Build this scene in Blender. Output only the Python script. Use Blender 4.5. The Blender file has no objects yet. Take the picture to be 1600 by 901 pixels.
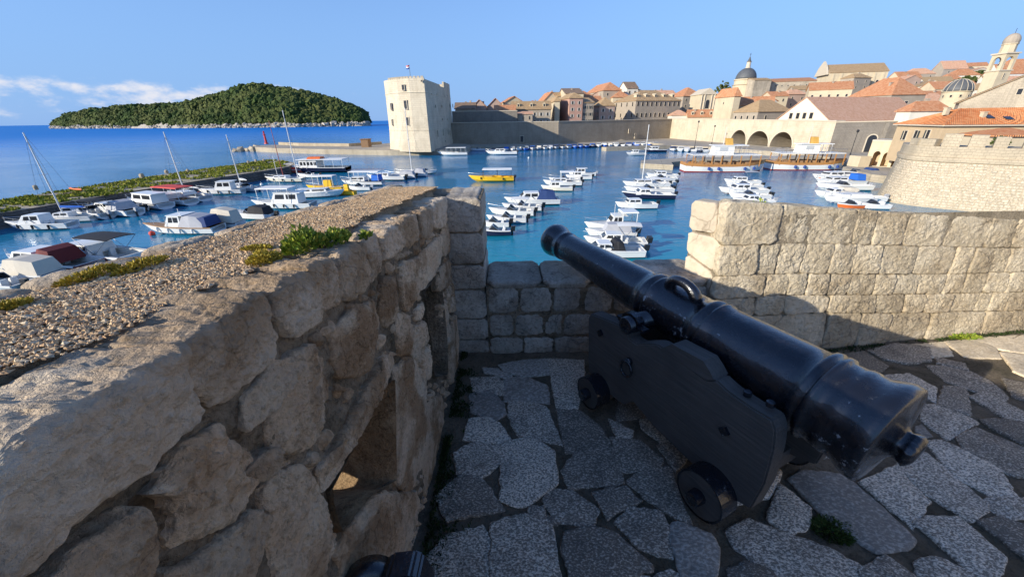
import bpy, bmesh, math, random
import numpy as np
from mathutils import Vector, Matrix
from mathutils.geometry import delaunay_2d_cdt
random.seed(7)
R = math.radians
scene = bpy.context.scene
C = scene.collection

# ------------------------------------------------------------------ camera, sky, sun, exposure
EYE = 12.0                      # eye height above the sea (m); the terrace floor lies 1.65 m below it
FLOOR = EYE - 1.65
FPX, PITCH, ROLL = 595.0, R(23.97), R(0.75)
cam_d = bpy.data.cameras.new("camera"); cam = bpy.data.objects.new("camera", cam_d); C.objects.link(cam)
cam_d.sensor_width = 36; cam_d.lens = FPX/1600*36; cam_d.clip_start = 0.02; cam_d.clip_end = 80000
cam.matrix_world = Matrix.Translation((0, 0, EYE)) @ Matrix.Rotation(math.pi/2-PITCH, 4, 'X') @ Matrix.Rotation(-ROLL, 4, 'Z')
scene.camera = cam

SUN = Vector((-1.0, -0.60, 0.388)).normalized()          # towards the sun: low, from the left
SUN_EL = math.asin(SUN.z)
world = bpy.data.worlds.new("World"); scene.world = world; world.use_nodes = True
wn = world.node_tree; wn.nodes.clear()
def wnode(t, **k):
    n = wn.nodes.new(t)
    for a, b in k.items(): setattr(n, a, b)
    return n
sky = wnode('ShaderNodeTexSky', sky_type='NISHITA', sun_disc=False)
sky.sun_elevation = SUN_EL; sky.sun_rotation = math.atan2(SUN.x, SUN.y)
sky.altitude = 0; sky.air_density = 1.0; sky.dust_density = 0.35; sky.ozone_density = 2.6
bg = wnode('ShaderNodeBackground'); bg.inputs[1].default_value = 0.125
out = wnode('ShaderNodeOutputWorld')
tc = wnode('ShaderNodeTexCoord')
sep = wnode('ShaderNodeSeparateXYZ'); wn.links.new(tc.outputs['Generated'], sep.inputs[0])
mp = wnode('ShaderNodeMapping'); mp.inputs['Scale'].default_value = (1, 1, 2.3); mp.inputs['Location'].default_value = (.37, .1, 0); wn.links.new(tc.outputs['Generated'], mp.inputs[0])
cn = wnode('ShaderNodeTexNoise'); cn.inputs['Scale'].default_value = 13.; cn.inputs['Detail'].default_value = 9; cn.inputs['Roughness'].default_value = .58
wn.links.new(mp.outputs[0], cn.inputs[0])
band = wnode('ShaderNodeValToRGB')       # a low bank of cloud all round the horizon
e = band.color_ramp.elements; e[0].position = 0.0; e[0].color = (.55, .55, .55, 1); e[1].position = .10; e[1].color = (0, 0, 0, 1)
m_ = e.new(.018); m_.color = (.72, .72, .72, 1); m_ = e.new(.058); m_.color = (.84, .84, .84, 1); m_ = e.new(.076); m_.color = (.50, .50, .50, 1)
wn.links.new(sep.outputs[2], band.inputs[0])
mul = wnode('ShaderNodeMath', operation='MULTIPLY'); wn.links.new(cn.outputs[0], mul.inputs[0]); wn.links.new(band.outputs[0], mul.inputs[1])
cr = wnode('ShaderNodeMapRange'); cr.inputs[1].default_value = .325; cr.inputs[2].default_value = .50; cr.inputs[4].default_value = .85; cr.interpolation_type = 'SMOOTHSTEP'
bd = wnode('ShaderNodeVectorMath', operation='DOT_PRODUCT'); wn.links.new(tc.outputs['Generated'], bd.inputs[0]); bd.inputs[1].default_value = (-.66, .75, 0)      # the bank lies out over the sea
bm_ = wnode('ShaderNodeMapRange'); wn.links.new(bd.outputs['Value'], bm_.inputs[0]); bm_.inputs[1].default_value = .84; bm_.inputs[2].default_value = .98; bm_.interpolation_type = 'SMOOTHSTEP'
mul2 = wnode('ShaderNodeMath', operation='MULTIPLY'); wn.links.new(mul.outputs[0], mul2.inputs[0]); wn.links.new(bm_.outputs[0], mul2.inputs[1])
wn.links.new(mul2.outputs[0], cr.inputs[0])
mix = wnode('ShaderNodeMix', data_type='RGBA'); wn.links.new(cr.outputs[0], mix.inputs[0]); wn.links.new(sky.outputs[0], mix.inputs[6]); mix.inputs[7].default_value = (3.9, 3.8, 3.9, 1)
hz = wnode('ShaderNodeMapRange'); hz.inputs[1].default_value = .0; hz.inputs[2].default_value = .50; hz.inputs[3].default_value = .90; hz.inputs[4].default_value = 0; hz.interpolation_type = 'SMOOTHSTEP'; wn.links.new(sep.outputs[2], hz.inputs[0])
hm = wnode('ShaderNodeMix', data_type='RGBA'); wn.links.new(hz.outputs[0], hm.inputs[0]); 
tn = wnode('ShaderNodeMix', data_type='RGBA', blend_type='MULTIPLY'); tn.inputs[0].default_value = 1; wn.links.new(sky.outputs[0], tn.inputs[6]); tn.inputs[7].default_value = (.66, .76, .98, 1)   # clear deep-blue winter air
wn.links.new(tn.outputs[2], hm.inputs[6]); hm.inputs[7].default_value = (1.08, 2.0, 3.75, 1)   # pale marine haze low down
wn.links.new(hm.outputs[2], mix.inputs[6])
wn.links.new(mix.outputs[2], bg.inputs[0]); wn.links.new(bg.outputs[0], out.inputs[0])

sl = bpy.data.lights.new("sun", 'SUN'); sl.energy = 3.25; sl.angle = R(0.5); sl.color = (1.0, .93, .80)
sun = bpy.data.objects.new("sun", sl); C.objects.link(sun); sun.location = (-40, -10, 60)
sun.rotation_euler = SUN.to_track_quat('Z', 'Y').to_euler()
vs = scene.view_settings; vs.view_transform = 'Standard'; vs.look = 'None'; vs.exposure = 0.90; vs.gamma = 1; vs.use_curve_mapping = False

# ------------------------------------------------------------------ photo measurements -> places
_c, _s = math.cos(ROLL), math.sin(ROLL); _cp, _sp = math.cos(PITCH), math.sin(PITCH)
def ray(px, py):
    r = (px-800)/FPX; u = (450.5-py)/FPX
    r, u = r*_c+u*_s, -r*_s+u*_c
    return Vector((r, _cp+u*_sp, u*_cp-_sp))
ORI = Vector((0, 0, EYE))
def on_z(px, py, z): d = ray(px, py); return ORI+d*((z-EYE)/d.z)
def on_x(px, py, x): d = ray(px, py); return ORI+d*(x/d.x)
def on_y(px, py, y): d = ray(px, py); return ORI+d*(y/d.y)
def on_pl(px, py, O, N): d = ray(px, py); return ORI+d*((Vector(O)-ORI).dot(N)/d.dot(N))
def proj(p):
    q = Vector(p)-ORI
    f = q.y*_cp-q.z*_sp; u = (q.y*_sp+q.z*_cp)/f; r = q.x/f
    r, u = r*_c-u*_s, r*_s+u*_c
    return 800+r*FPX, 450.5-u*FPX

# ------------------------------------------------------------------ helpers
def h3(ix, iy, iz, s):
    n = (ix.astype(np.int64)*374761393 + iy.astype(np.int64)*668265263 + iz.astype(np.int64)*2147483647 + s*1274126177) & 0xffffffff
    n = ((n ^ (n >> 13))*1274126177) & 0xffffffff
    n = ((n ^ (n >> 16))*2246822519) & 0xffffffff
    return (n ^ (n >> 15)) & 0xffff
def noise(P, s=0):
    P = np.asarray(P, float); i = np.floor(P); f = P-i; w = f*f*f*(f*(f*6-15)+10); o = np.zeros(len(P))
    for a in (0, 1):
        for b in (0, 1):
            for c in (0, 1):
                h = h3(i[:, 0]+a, i[:, 1]+b, i[:, 2]+c, s)
                gx = (h & 31)/15.5-1; gy = ((h >> 5) & 31)/15.5-1; gz = ((h >> 10) & 31)/15.5-1
                d = gx*(f[:, 0]-a)+gy*(f[:, 1]-b)+gz*(f[:, 2]-c)
                o += d*(w[:, 0] if a else 1-w[:, 0])*(w[:, 1] if b else 1-w[:, 1])*(w[:, 2] if c else 1-w[:, 2])
    return o
def fbm(P, oct=4, s=0, gain=.5):
    P = np.asarray(P, float); o = np.zeros(len(P)); a = 1.0
    for k in range(oct): o += a*noise(P, s+k*17); P = P*2.03+3.1; a *= gain
    return o
def ridg(P, oct=3, s=0):
    P = np.asarray(P, float); o = np.zeros(len(P)); a = 1.0
    for k in range(oct): o += a*(1-np.abs(noise(P, s+k*13))*2); P = P*2.1+1.7; a *= .5
    return o-1

def prop(o, label=None, cat=None, group=None, kind=None):
    if label: o['label'] = label
    if cat: o['category'] = cat
    if group: o['group'] = group
    if kind: o['kind'] = kind
    return o
def empty(name, loc=(0, 0, 0), rz=0.0, label=None, cat=None, group=None, kind=None):
    o = bpy.data.objects.new(name, None); C.objects.link(o); o.location = loc; o.rotation_euler = (0, 0, rz); o.empty_display_size = .2
    return prop(o, label, cat, group, kind)
def link(name, me, parent=None, loc=None, rot=None, scale=None):
    o = bpy.data.objects.new(name, me); C.objects.link(o)
    if parent: o.parent = parent
    if loc is not None: o.location = loc
    if rot is not None: o.rotation_euler = rot
    if scale is not None: o.scale = scale
    return o
def mesh(name, V, F, mat, smooth=False, off=None):
    V = np.asarray(V, float)
    if off is not None: V = V-np.asarray(off, float)
    me = bpy.data.meshes.new(name); me.from_pydata(V.tolist(), [], F if isinstance(F, list) else F.tolist())
    me.materials.append(mat)
    if smooth: me.polygons.foreach_set('use_smooth', [True]*len(me.polygons))
    me.update(); return me
def put(name, V, F, mat, parent=None, smooth=False, world=False, fixn=False):
    """one mesh object; world=True: V is in world space and the parent is an unrotated thing"""
    off = parent.location if (world and parent) else None
    if world and parent and parent.parent: off = Vector(off)+parent.parent.location
    me = mesh(name, V, F, mat, smooth, off)
    if fixn:
        bm = bmesh.new(); bm.from_mesh(me); bmesh.ops.recalc_face_normals(bm, faces=bm.faces); bm.to_mesh(me); bm.free()
    return link(name, me, parent)

class MB:
    def __init__(s): s.v = []; s.f = []
    def add(s, V, F):
        n = len(s.v); s.v += [tuple(p) for p in V]; s.f += [tuple(i+n for i in f) for f in F]; return s
    def box(s, x0, x1, y0, y1, z0, z1, top=None):
        t = top or (x0, x1, y0, y1)
        return s.add([(x0, y0, z0), (x1, y0, z0), (x1, y1, z0), (x0, y1, z0), (t[0], t[2], z1), (t[1], t[2], z1), (t[1], t[3], z1), (t[0], t[3], z1)],
                     [(3, 2, 1, 0), (4, 5, 6, 7), (0, 1, 5, 4), (1, 2, 6, 5), (2, 3, 7, 6), (3, 0, 4, 7)])
    def obox(s, c, ax, ay, az):
        c = Vector(c); ax, ay, az = Vector(ax), Vector(ay), Vector(az)
        return s.add([c+a*ax+b*ay+d*az for d in (-1, 1) for a, b in ((-1, -1), (1, -1), (1, 1), (-1, 1))],
                     [(3, 2, 1, 0), (4, 5, 6, 7), (0, 1, 5, 4), (1, 2, 6, 5), (2, 3, 7, 6), (3, 0, 4, 7)])
    def tube(s, pts, r, n=6, cap=True):
        pts = [Vector(p) for p in pts]; rs = r if isinstance(r, (list, tuple)) else [r]*len(pts); V = []; F = []
        for i, p in enumerate(pts):
            t = (pts[min(i+1, len(pts)-1)]-pts[max(i-1, 0)]).normalized()
            a = t.orthogonal().normalized() if i == 0 else (pa-t*pa.dot(t)).normalized()
            pa = a; b = t.cross(a)
            V += [p+(a*math.cos(2*math.pi*k/n)+b*math.sin(2*math.pi*k/n))*rs[i] for k in range(n)]
        for i in range(len(pts)-1):
            for k in range(n): F.append((i*n+k, i*n+(k+1) % n, (i+1)*n+(k+1) % n, (i+1)*n+k))
        if cap: F.append(tuple(range(n-1, -1, -1))); F.append(tuple(range((len(pts)-1)*n, len(pts)*n)))
        return s.add(V, F)
    def prism(s, poly, O, U, V, W, d):
        """polygon (u,v) on the frame O,U,V pushed d along W"""
        O, U, V, W = map(Vector, (O, U, V, W)); n = len(poly)
        A = [O+U*u+V*v for u, v in poly]
        return s.add(A+[p+W*d for p in A], [tuple(range(n-1, -1, -1)), tuple(range(n, 2*n))]+[(i, (i+1) % n, n+(i+1) % n, n+i) for i in range(n)])
    def lathe(s, prof, O, A, n=32, cap=True):
        """(distance along A, radius) pairs turned round the axis"""
        O = Vector(O); A = Vector(A).normalized(); a = A.orthogonal().normalized(); b = A.cross(a); V = []; F = []
        for d, r in prof: V += [O+A*d+(a*math.cos(2*math.pi*k/n)+b*math.sin(2*math.pi*k/n))*r for k in range(n)]
        m = len(prof)
        for i in range(m-1):
            for k in range(n): F.append((i*n+k, i*n+(k+1) % n, (i+1)*n+(k+1) % n, (i+1)*n+k))
        if cap: F.append(tuple(range(n-1, -1, -1))); F.append(tuple(range((m-1)*n, m*n)))
        return s.add(V, F)
    def put(s, name, mat, parent=None, smooth=False, world=False): return put(name, s.v, s.f, mat, parent, smooth, world, fixn=True)

def chaikin(P, n=1):
    P = [np.array(p, float) for p in P]
    for _ in range(n): P = [q for i in range(len(P)) for q in (P[i]*.88+P[(i+1) % len(P)]*.12, P[i]*.12+P[(i+1) % len(P)]*.88)]
    return np.array(P)
def resample(P, N):
    P = np.array(P, float); Q = np.vstack([P, P[:1]]); L = np.r_[0, np.cumsum(np.linalg.norm(np.diff(Q, axis=0), axis=1))]
    t = np.linspace(0, L[-1], N+1)[:-1]
    return np.c_[np.interp(t, L, Q[:, 0]), np.interp(t, L, Q[:, 1])]
def area2(P): P = np.array(P); x, y = P[:, 0], P[:, 1]; return .5*np.sum(x*np.roll(y, -1)-y*np.roll(x, -1))
def rock(poly, O, U, V, W, depth=.1, bevel=.015, amp=.008, freq=9., N=64, K=14, M=4, dome=.01, seed=0, jit=.004, ridge=.5, taper=.06, warp=None, facet=0., fine=.22, ch=1):
    """a stone: outline on a frame (O,U,V), rounded worn face towards W, sides running back by depth"""
    P = np.array(poly, float)
    if area2(P) < 0: P = P[::-1]
    P = resample(chaikin(P, ch), N); c = P.mean(0)
    nb = np.c_[P*freq*2.2, np.full(N, seed*3.7)]
    P = P+np.c_[fbm(nb, 3, seed), fbm(nb, 3, seed+5)]*jit*2
    rad = np.linalg.norm(P-c, axis=1)
    ss = np.linspace(0, 1, K+1)[1:]; ss = 1-(1-ss)**1.25
    uv = [c[None]]; hh = [np.array([dome])]; sk = [np.zeros(1)]
    for s in ss:
        uv.append(c+(P-c)*s); d = (1-s)*rad; q = np.clip(1-d/bevel, 0, 1)
        hh.append(dome*(1-s**2.2)-bevel*(1-np.sqrt(np.maximum(0, 1-q*q)))); sk.append(q*.6)
    for m in range(1, M+1):
        t = m/M; uv.append(c+(P-c)*(1-taper*t)); hh.append(np.full(N, -bevel-(depth-bevel)*t)); sk.append(np.ones(N))
    uv = np.vstack(uv); hh = np.concatenate(hh); sk = np.concatenate(sk)
    if facet:
        rf_ = np.random.RandomState(seed); sz = rad.mean(); fc = np.full(len(uv), 9.)
        for _ in range(7): fc = np.minimum(fc, rf_.uniform(0, facet)+((uv-c)/sz)@(rf_.randn(2)*facet*.9))
        hh = hh+np.where(sk < .99, np.clip(fc, -2.2*facet, facet), 0)*(1-np.minimum(1, sk/.6)*.5)
    O, U, V, W = [np.array(a, float) for a in (O, U, V, W)]
    X = O+uv[:, :1]*U+uv[:, 1:]*V+hh[:, None]*W
    if warp is not None: X = warp(X)
    outd = uv-c; outd /= np.maximum(1e-6, np.linalg.norm(outd, axis=1))[:, None]
    n3 = W[None]*(1-sk[:, None])+(outd[:, :1]*U+outd[:, 1:]*V)*sk[:, None]
    D = fbm(X*freq, 5, seed, .55)*amp + ridge*amp*ridg(X*freq*1.7, 4, seed+3)+fine*amp*(ridg(X*freq*5.3, 3, seed+9)+fbm(X*freq*11, 2, seed+4))
    X = X+n3*D[:, None]
    F = [(0, 1+k, 1+(k+1) % N) for k in range(N)]
    for r in range(K-1+M):
        a = 1+r*N
        F += [(a+k, a+N+k, a+N+(k+1) % N, a+(k+1) % N) for k in range(N)]
    return X, F

def holed(outer, holes, step, seed=0):
    """triangulated sheet with openings: 2-D verts and faces"""
    pts = []; edges = []
    for L in [outer]+holes:
        n = len(pts); pts += [Vector((float(p[0]), float(p[1]))) for p in L]; edges += [(n+i, n+(i+1) % len(L)) for i in range(len(L))]
    o = np.array(outer, float); lo, hi = o.min(0), o.max(0); rnd = random.Random(seed)
    def inside(x, y, P):
        r = False; j = len(P)-1
        for i in range(len(P)):
            if (P[i][1] > y) != (P[j][1] > y) and x < (P[j][0]-P[i][0])*(y-P[i][1])/(P[j][1]-P[i][1])+P[i][0]: r = not r
            j = i
        return r
    if step:
        x = lo[0]+step/2
        while x < hi[0]:
            y = lo[1]+step/2
            while y < hi[1]:
                q = (x+rnd.uniform(-.3, .3)*step, y+rnd.uniform(-.3, .3)*step)
                if inside(*q, outer) and not any(inside(*q, h) for h in holes): pts.append(Vector(q))
                y += step
            x += step
    V, E_, F, *_ = delaunay_2d_cdt(pts, edges, [], 0, 1e-6)
    ff = []
    for f in F:
        cx = sum(V[i].x for i in f)/len(f); cy = sum(V[i].y for i in f)/len(f)
        if inside(cx, cy, outer) and not any(inside(cx, cy, h) for h in holes): ff.append(tuple(f))
    return [(v.x, v.y) for v in V], ff

# ------------------------------------------------------------------ materials
MATS = {}
def nodes(name):
    m = bpy.data.materials.new(name); m.use_nodes = True; nt = m.node_tree; b = nt.nodes['Principled BSDF']; MATS[name] = m
    def nd(t, **k):
        n = nt.nodes.new(t)
        for a, v in k.items():
            if a.startswith('i_'): n.inputs[a[2:].replace('_', ' ')].default_value = v
            else: setattr(n, a, v)
        return n
    return m, nt, b, nd, nt.links.new
def c4(c): return (c[0], c[1], c[2], 1)
def mixc(nt, nd, ln, f, a, b, mode='MIX'):
    n = nd('ShaderNodeMix', data_type='RGBA', blend_type=mode)
    for i, v in ((0, f), (6, a), (7, b)):
        if isinstance(v, (int, float)): n.inputs[i].default_value = v
        elif isinstance(v, tuple): n.inputs[i].default_value = c4(v)
        else: ln(v, n.inputs[i])
    return n.outputs[2]
def plain(name, col, rough=.5, metal=0, var=.12, scale=3.0, bump=0, spec=.5):
    m, nt, b, nd, ln = nodes(name)
    g = nd('ShaderNodeNewGeometry'); n = nd('ShaderNodeTexNoise', i_Scale=scale, i_Detail=5.); ln(g.outputs['Position'], n.inputs[0])
    lo = tuple(c*(1-var) for c in col); hi = tuple(min(1, c*(1+var)) for c in col)
    ln(mixc(nt, nd, ln, n.outputs[0], lo, hi), b.inputs['Base Color'])
    b.inputs['Roughness'].default_value = rough; b.inputs['Metallic'].default_value = metal; b.inputs['Specular IOR Level'].default_value = spec
    if bump:
        bp = nd('ShaderNodeBump', i_Strength=bump, i_Distance=.02); n2 = nd('ShaderNodeTexNoise', i_Scale=scale*6, i_Detail=4.); ln(g.outputs['Position'], n2.inputs[0]); ln(n2.outputs[0], bp.inputs['Height']); ln(bp.outputs[0], b.inputs['Normal'])
    return m
def stone(name, a, b_, c_, scale=6., dark=(.05, .045, .04), dk=.35, rough=.9, bump=.6, dist=.012, pit=60., island=.25, spec=.3, crack=.8):
    """near stone: blotches, lichen-dark stains, pits, a tone of its own per stone"""
    m, nt, b, nd, ln = nodes(name)
    g = nd('ShaderNodeNewGeometry'); P = g.outputs['Position']
    n1 = nd('ShaderNodeTexNoise', i_Scale=scale, i_Detail=8., i_Roughness=.62); ln(P, n1.inputs[0])
    n2 = nd('ShaderNodeTexNoise', i_Scale=scale*.45, i_Detail=5., i_Roughness=.6, i_Distortion=.6); ln(P, n2.inputs[0])
    n3 = nd('ShaderNodeTexNoise', i_Scale=scale*7, i_Detail=6., i_Roughness=.7); ln(P, n3.inputs[0])
    r1 = nd('ShaderNodeMapRange'); ln(n1.outputs[0], r1.inputs[0]); r1.inputs[1].default_value = .36; r1.inputs[2].default_value = .64
    col = mixc(nt, nd, ln, r1.outputs[0], a, b_)
    r2 = nd('ShaderNodeMapRange'); ln(n2.outputs[0], r2.inputs[0]); r2.inputs[1].default_value = .47; r2.inputs[2].default_value = .60
    col = mixc(nt, nd, ln, r2.outputs[0], col, c_)
    r3 = nd('ShaderNodeMapRange'); ln(n3.outputs[0], r3.inputs[0]); r3.inputs[1].default_value = .50; r3.inputs[2].default_value = .66; r3.inputs[4].default_value = dk
    col = mixc(nt, nd, ln, r3.outputs[0], col, dark)
    dn = nd('ShaderNodeTexNoise', i_Scale=scale*2.2, i_Detail=4.); ln(P, dn.inputs[0]); dv = nd('ShaderNodeVectorMath', operation='MULTIPLY_ADD'); ln(dn.outputs['Color'], dv.inputs[0]); dv.inputs[1].default_value = (.10, .10, .10); ln(P, dv.inputs[2])
    ck = nd('ShaderNodeTexVoronoi', feature='DISTANCE_TO_EDGE', i_Scale=scale*1.3); ln(dv.outputs[0], ck.inputs[0])
    rc = nd('ShaderNodeMapRange'); ln(ck.outputs['Distance'], rc.inputs[0]); rc.inputs[1].default_value = 0; rc.inputs[2].default_value = .035; rc.inputs[3].default_value = crack; rc.inputs[4].default_value = 0
    rm = nd('ShaderNodeMath', operation='MULTIPLY'); ln(rc.outputs[0], rm.inputs[0]); ln(r2.outputs[0], rm.inputs[1])
    col = mixc(nt, nd, ln, rm.outputs[0], col, dark)
    oi = nd('ShaderNodeObjectInfo'); r4 = nd('ShaderNodeMapRange'); ln(oi.outputs['Random'], r4.inputs[0]); r4.inputs[3].default_value = 1-island; r4.inputs[4].default_value = 1+island*.6
    hs = nd('ShaderNodeHueSaturation'); ln(col, hs.inputs['Color']); ln(r4.outputs[0], hs.inputs['Value']); ln(hs.outputs[0], b.inputs['Base Color'])
    b.inputs['Roughness'].default_value = rough; b.inputs['Specular IOR Level'].default_value = spec
    v = nd('ShaderNodeTexNoise', i_Scale=pit, i_Detail=6., i_Roughness=.68); ln(P, v.inputs[0])
    v2 = nd('ShaderNodeTexVoronoi', i_Scale=pit*.55); ln(P, v2.inputs[0])
    ad = nd('ShaderNodeMath', operation='MULTIPLY_ADD'); ln(v2.outputs[0], ad.inputs[0]); ad.inputs[1].default_value = .35; ln(v.outputs[0], ad.inputs[2])
    ad2 = nd('ShaderNodeMath', operation='MULTIPLY_ADD'); ln(n3.outputs[0], ad2.inputs[0]); ad2.inputs[1].default_value = 1.3; ln(ad.outputs[0], ad2.inputs[2])
    bp = nd('ShaderNodeBump', i_Strength=bump, i_Distance=dist); ln(ad2.outputs[0], bp.inputs['Height']); ln(bp.outputs[0], b.inputs['Normal'])
    return m
def masonry(name, a, b_, bw=1.1, bh=.42, mortar=(.22, .19, .15), msize=.03, rough=.9, bump=.8, stain=(.12, .10, .08), st=.35, dist=.06):
    """far wall: courses of blocks too small to pick apart"""
    m, nt, b, nd, ln = nodes(name)
    g = nd('ShaderNodeNewGeometry'); sp = nd('ShaderNodeSeparateXYZ'); ln(g.outputs['Position'], sp.inputs[0])
    u = nd('ShaderNodeMath', operation='MULTIPLY_ADD'); ln(sp.outputs[1], u.inputs[0]); u.inputs[1].default_value = -.75; ln(sp.outputs[0], u.inputs[2])
    nz = nd('ShaderNodeTexNoise', i_Scale=.7, i_Detail=3.); ln(g.outputs['Position'], nz.inputs[0])
    w = nd('ShaderNodeMath', operation='MULTIPLY_ADD'); ln(nz.outputs[0], w.inputs[0]); w.inputs[1].default_value = .35; ln(sp.outputs[2], w.inputs[2])
    cb = nd('ShaderNodeCombineXYZ'); ln(u.outputs[0], cb.inputs[0]); ln(w.outputs[0], cb.inputs[1])
    br = nd('ShaderNodeTexBrick', i_Scale=1., i_Mortar_Size=msize, i_Brick_Width=bw, i_Row_Height=bh, i_Mortar_Smooth=.4)
    br.inputs['Color1'].default_value = c4(a); br.inputs['Color2'].default_value = c4(b_); br.inputs['Mortar'].default_value = c4(mortar); ln(cb.outputs[0], br.inputs[0])
    n2 = nd('ShaderNodeTexNoise', i_Scale=.22, i_Detail=9., i_Roughness=.65); ln(g.outputs['Position'], n2.inputs[0])
    r2 = nd('ShaderNodeMapRange'); ln(n2.outputs[0], r2.inputs[0]); r2.inputs[1].default_value = .42; r2.inputs[2].default_value = .66; r2.inputs[4].default_value = st
    n3 = nd('ShaderNodeTexNoise', i_Scale=1.6, i_Detail=6., i_Roughness=.7); ln(g.outputs['Position'], n3.inputs[0])
    ms = nd('ShaderNodeMapping'); ms.inputs['Scale'].default_value = (1, 1, .10); ln(g.outputs['Position'], ms.inputs[0]); n4 = nd('ShaderNodeTexNoise', i_Scale=.9, i_Detail=6., i_Roughness=.7); ln(ms.outputs[0], n4.inputs[0]); r6 = nd('ShaderNodeMapRange'); ln(n4.outputs[0], r6.inputs[0]); r6.inputs[1].default_value = .50; r6.inputs[2].default_value = .68; r6.inputs[4].default_value = st*.8
    col = mixc(nt, nd, ln, .55, br.outputs[0], mixc(nt, nd, ln, n3.outputs[0], a, b_)); col = mixc(nt, nd, ln, r2.outputs[0], col, stain); col = mixc(nt, nd, ln, r6.outputs[0], col, stain)
    ln(col, b.inputs['Base Color']); b.inputs['Roughness'].default_value = rough; b.inputs['Specular IOR Level'].default_value = .2
    hm = nd('ShaderNodeMath', operation='MULTIPLY_ADD'); ln(br.outputs['Fac'], hm.inputs[0]); hm.inputs[1].default_value = -.6; ln(n3.outputs[0], hm.inputs[2])
    bp = nd('ShaderNodeBump', i_Strength=bump, i_Distance=dist); ln(hm.outputs[0], bp.inputs['Height']); ln(bp.outputs[0], b.inputs['Normal'])
    return m
def plaster(name, col, var=.12): return masonry(name, col, tuple(c*(1-var) for c in col), bw=3., bh=1.1, mortar=tuple(c*.92 for c in col), msize=.01, bump=.25, stain=tuple(c*.55 for c in col), st=.3)
def tiles(name, a, b_, c_):
    m, nt, b, nd, ln = nodes(name)
    tcx = nd('ShaderNodeTexCoord'); g = nd('ShaderNodeNewGeometry')
    wv = nd('ShaderNodeTexWave', bands_direction='X', i_Scale=1.05, i_Distortion=.4, i_Detail=1.); ln(tcx.outputs['Object'], wv.inputs[0])
    n1 = nd('ShaderNodeTexNoise', i_Scale=.9, i_Detail=10., i_Roughness=.8); ln(g.outputs['Position'], n1.inputs[0])
    n2 = nd('ShaderNodeTexVoronoi', i_Scale=1.7); ln(g.outputs['Position'], n2.inputs[0])
    sc = nd('ShaderNodeSeparateColor'); ln(n2.outputs['Color'], sc.inputs[0])
    r1 = nd('ShaderNodeMapRange'); ln(n1.outputs[0], r1.inputs[0]); r1.inputs[1].default_value = .35; r1.inputs[2].default_value = .65
    col = mixc(nt, nd, ln, r1.outputs[0], a, b_); r5 = nd('ShaderNodeMath', operation='MULTIPLY'); ln(sc.outputs[0], r5.inputs[0]); r5.inputs[1].default_value = .75
    col = mixc(nt, nd, ln, r5.outputs[0], col, c_)
    ln(col, b.inputs['Base Color']); b.inputs['Roughness'].default_value = .85
    bp = nd('ShaderNodeBump', i_Strength=.9, i_Distance=.12); ln(wv.outputs[0], bp.inputs['Height']); ln(bp.outputs[0], b.inputs['Normal'])
    return m
def islands(name, ramp, rough=.8, bump=0, scale=80., patch=0):
    """colour of its own for every loose piece (pebble, leaf, crown)"""
    m, nt, b, nd, ln = nodes(name)
    g = nd('ShaderNodeNewGeometry'); cr = nd('ShaderNodeValToRGB'); ln(g.outputs['Random Per Island'], cr.inputs[0])
    el = cr.color_ramp.elements
    while len(el) > 1: el.remove(el[-1])
    for i, c in enumerate(ramp):
        x = el[0] if i == 0 else el.new(i/(len(ramp)-1)); x.position = i/(len(ramp)-1); x.color = c4(c)
    n = nd('ShaderNodeTexNoise', i_Scale=scale, i_Detail=5.); ln(g.outputs['Position'], n.inputs[0])
    r = nd('ShaderNodeMapRange'); ln(n.outputs[0], r.inputs[0]); r.inputs[1].default_value = .3; r.inputs[2].default_value = .7; r.inputs[3].default_value = .65; r.inputs[4].default_value = 1.25
    hs = nd('ShaderNodeHueSaturation'); ln(cr.outputs[0], hs.inputs['Color']); ln(r.outputs[0], hs.inputs['Value']); ln(hs.outputs[0], b.inputs['Base Color'])
    if patch:
        np_ = nd('ShaderNodeTexNoise', i_Scale=patch, i_Detail=4., i_Roughness=.6); ln(g.outputs['Position'], np_.inputs[0]); rp_ = nd('ShaderNodeMapRange'); ln(np_.outputs[0], rp_.inputs[0]); rp_.inputs[1].default_value = .40; rp_.inputs[2].default_value = .62
        ln(mixc(nt, nd, ln, rp_.outputs[0], hs.outputs[0], mixc(nt, nd, ln, .55, hs.outputs[0], (.13, .13, .035))), b.inputs['Base Color'])
    b.inputs['Roughness'].default_value = rough; b.inputs['Specular IOR Level'].default_value = .25
    if bump:
        bp = nd('ShaderNodeBump', i_Strength=bump, i_Distance=1/scale); ln(n.outputs[0], bp.inputs['Height']); ln(bp.outputs[0], b.inputs['Normal'])
    return m
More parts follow.
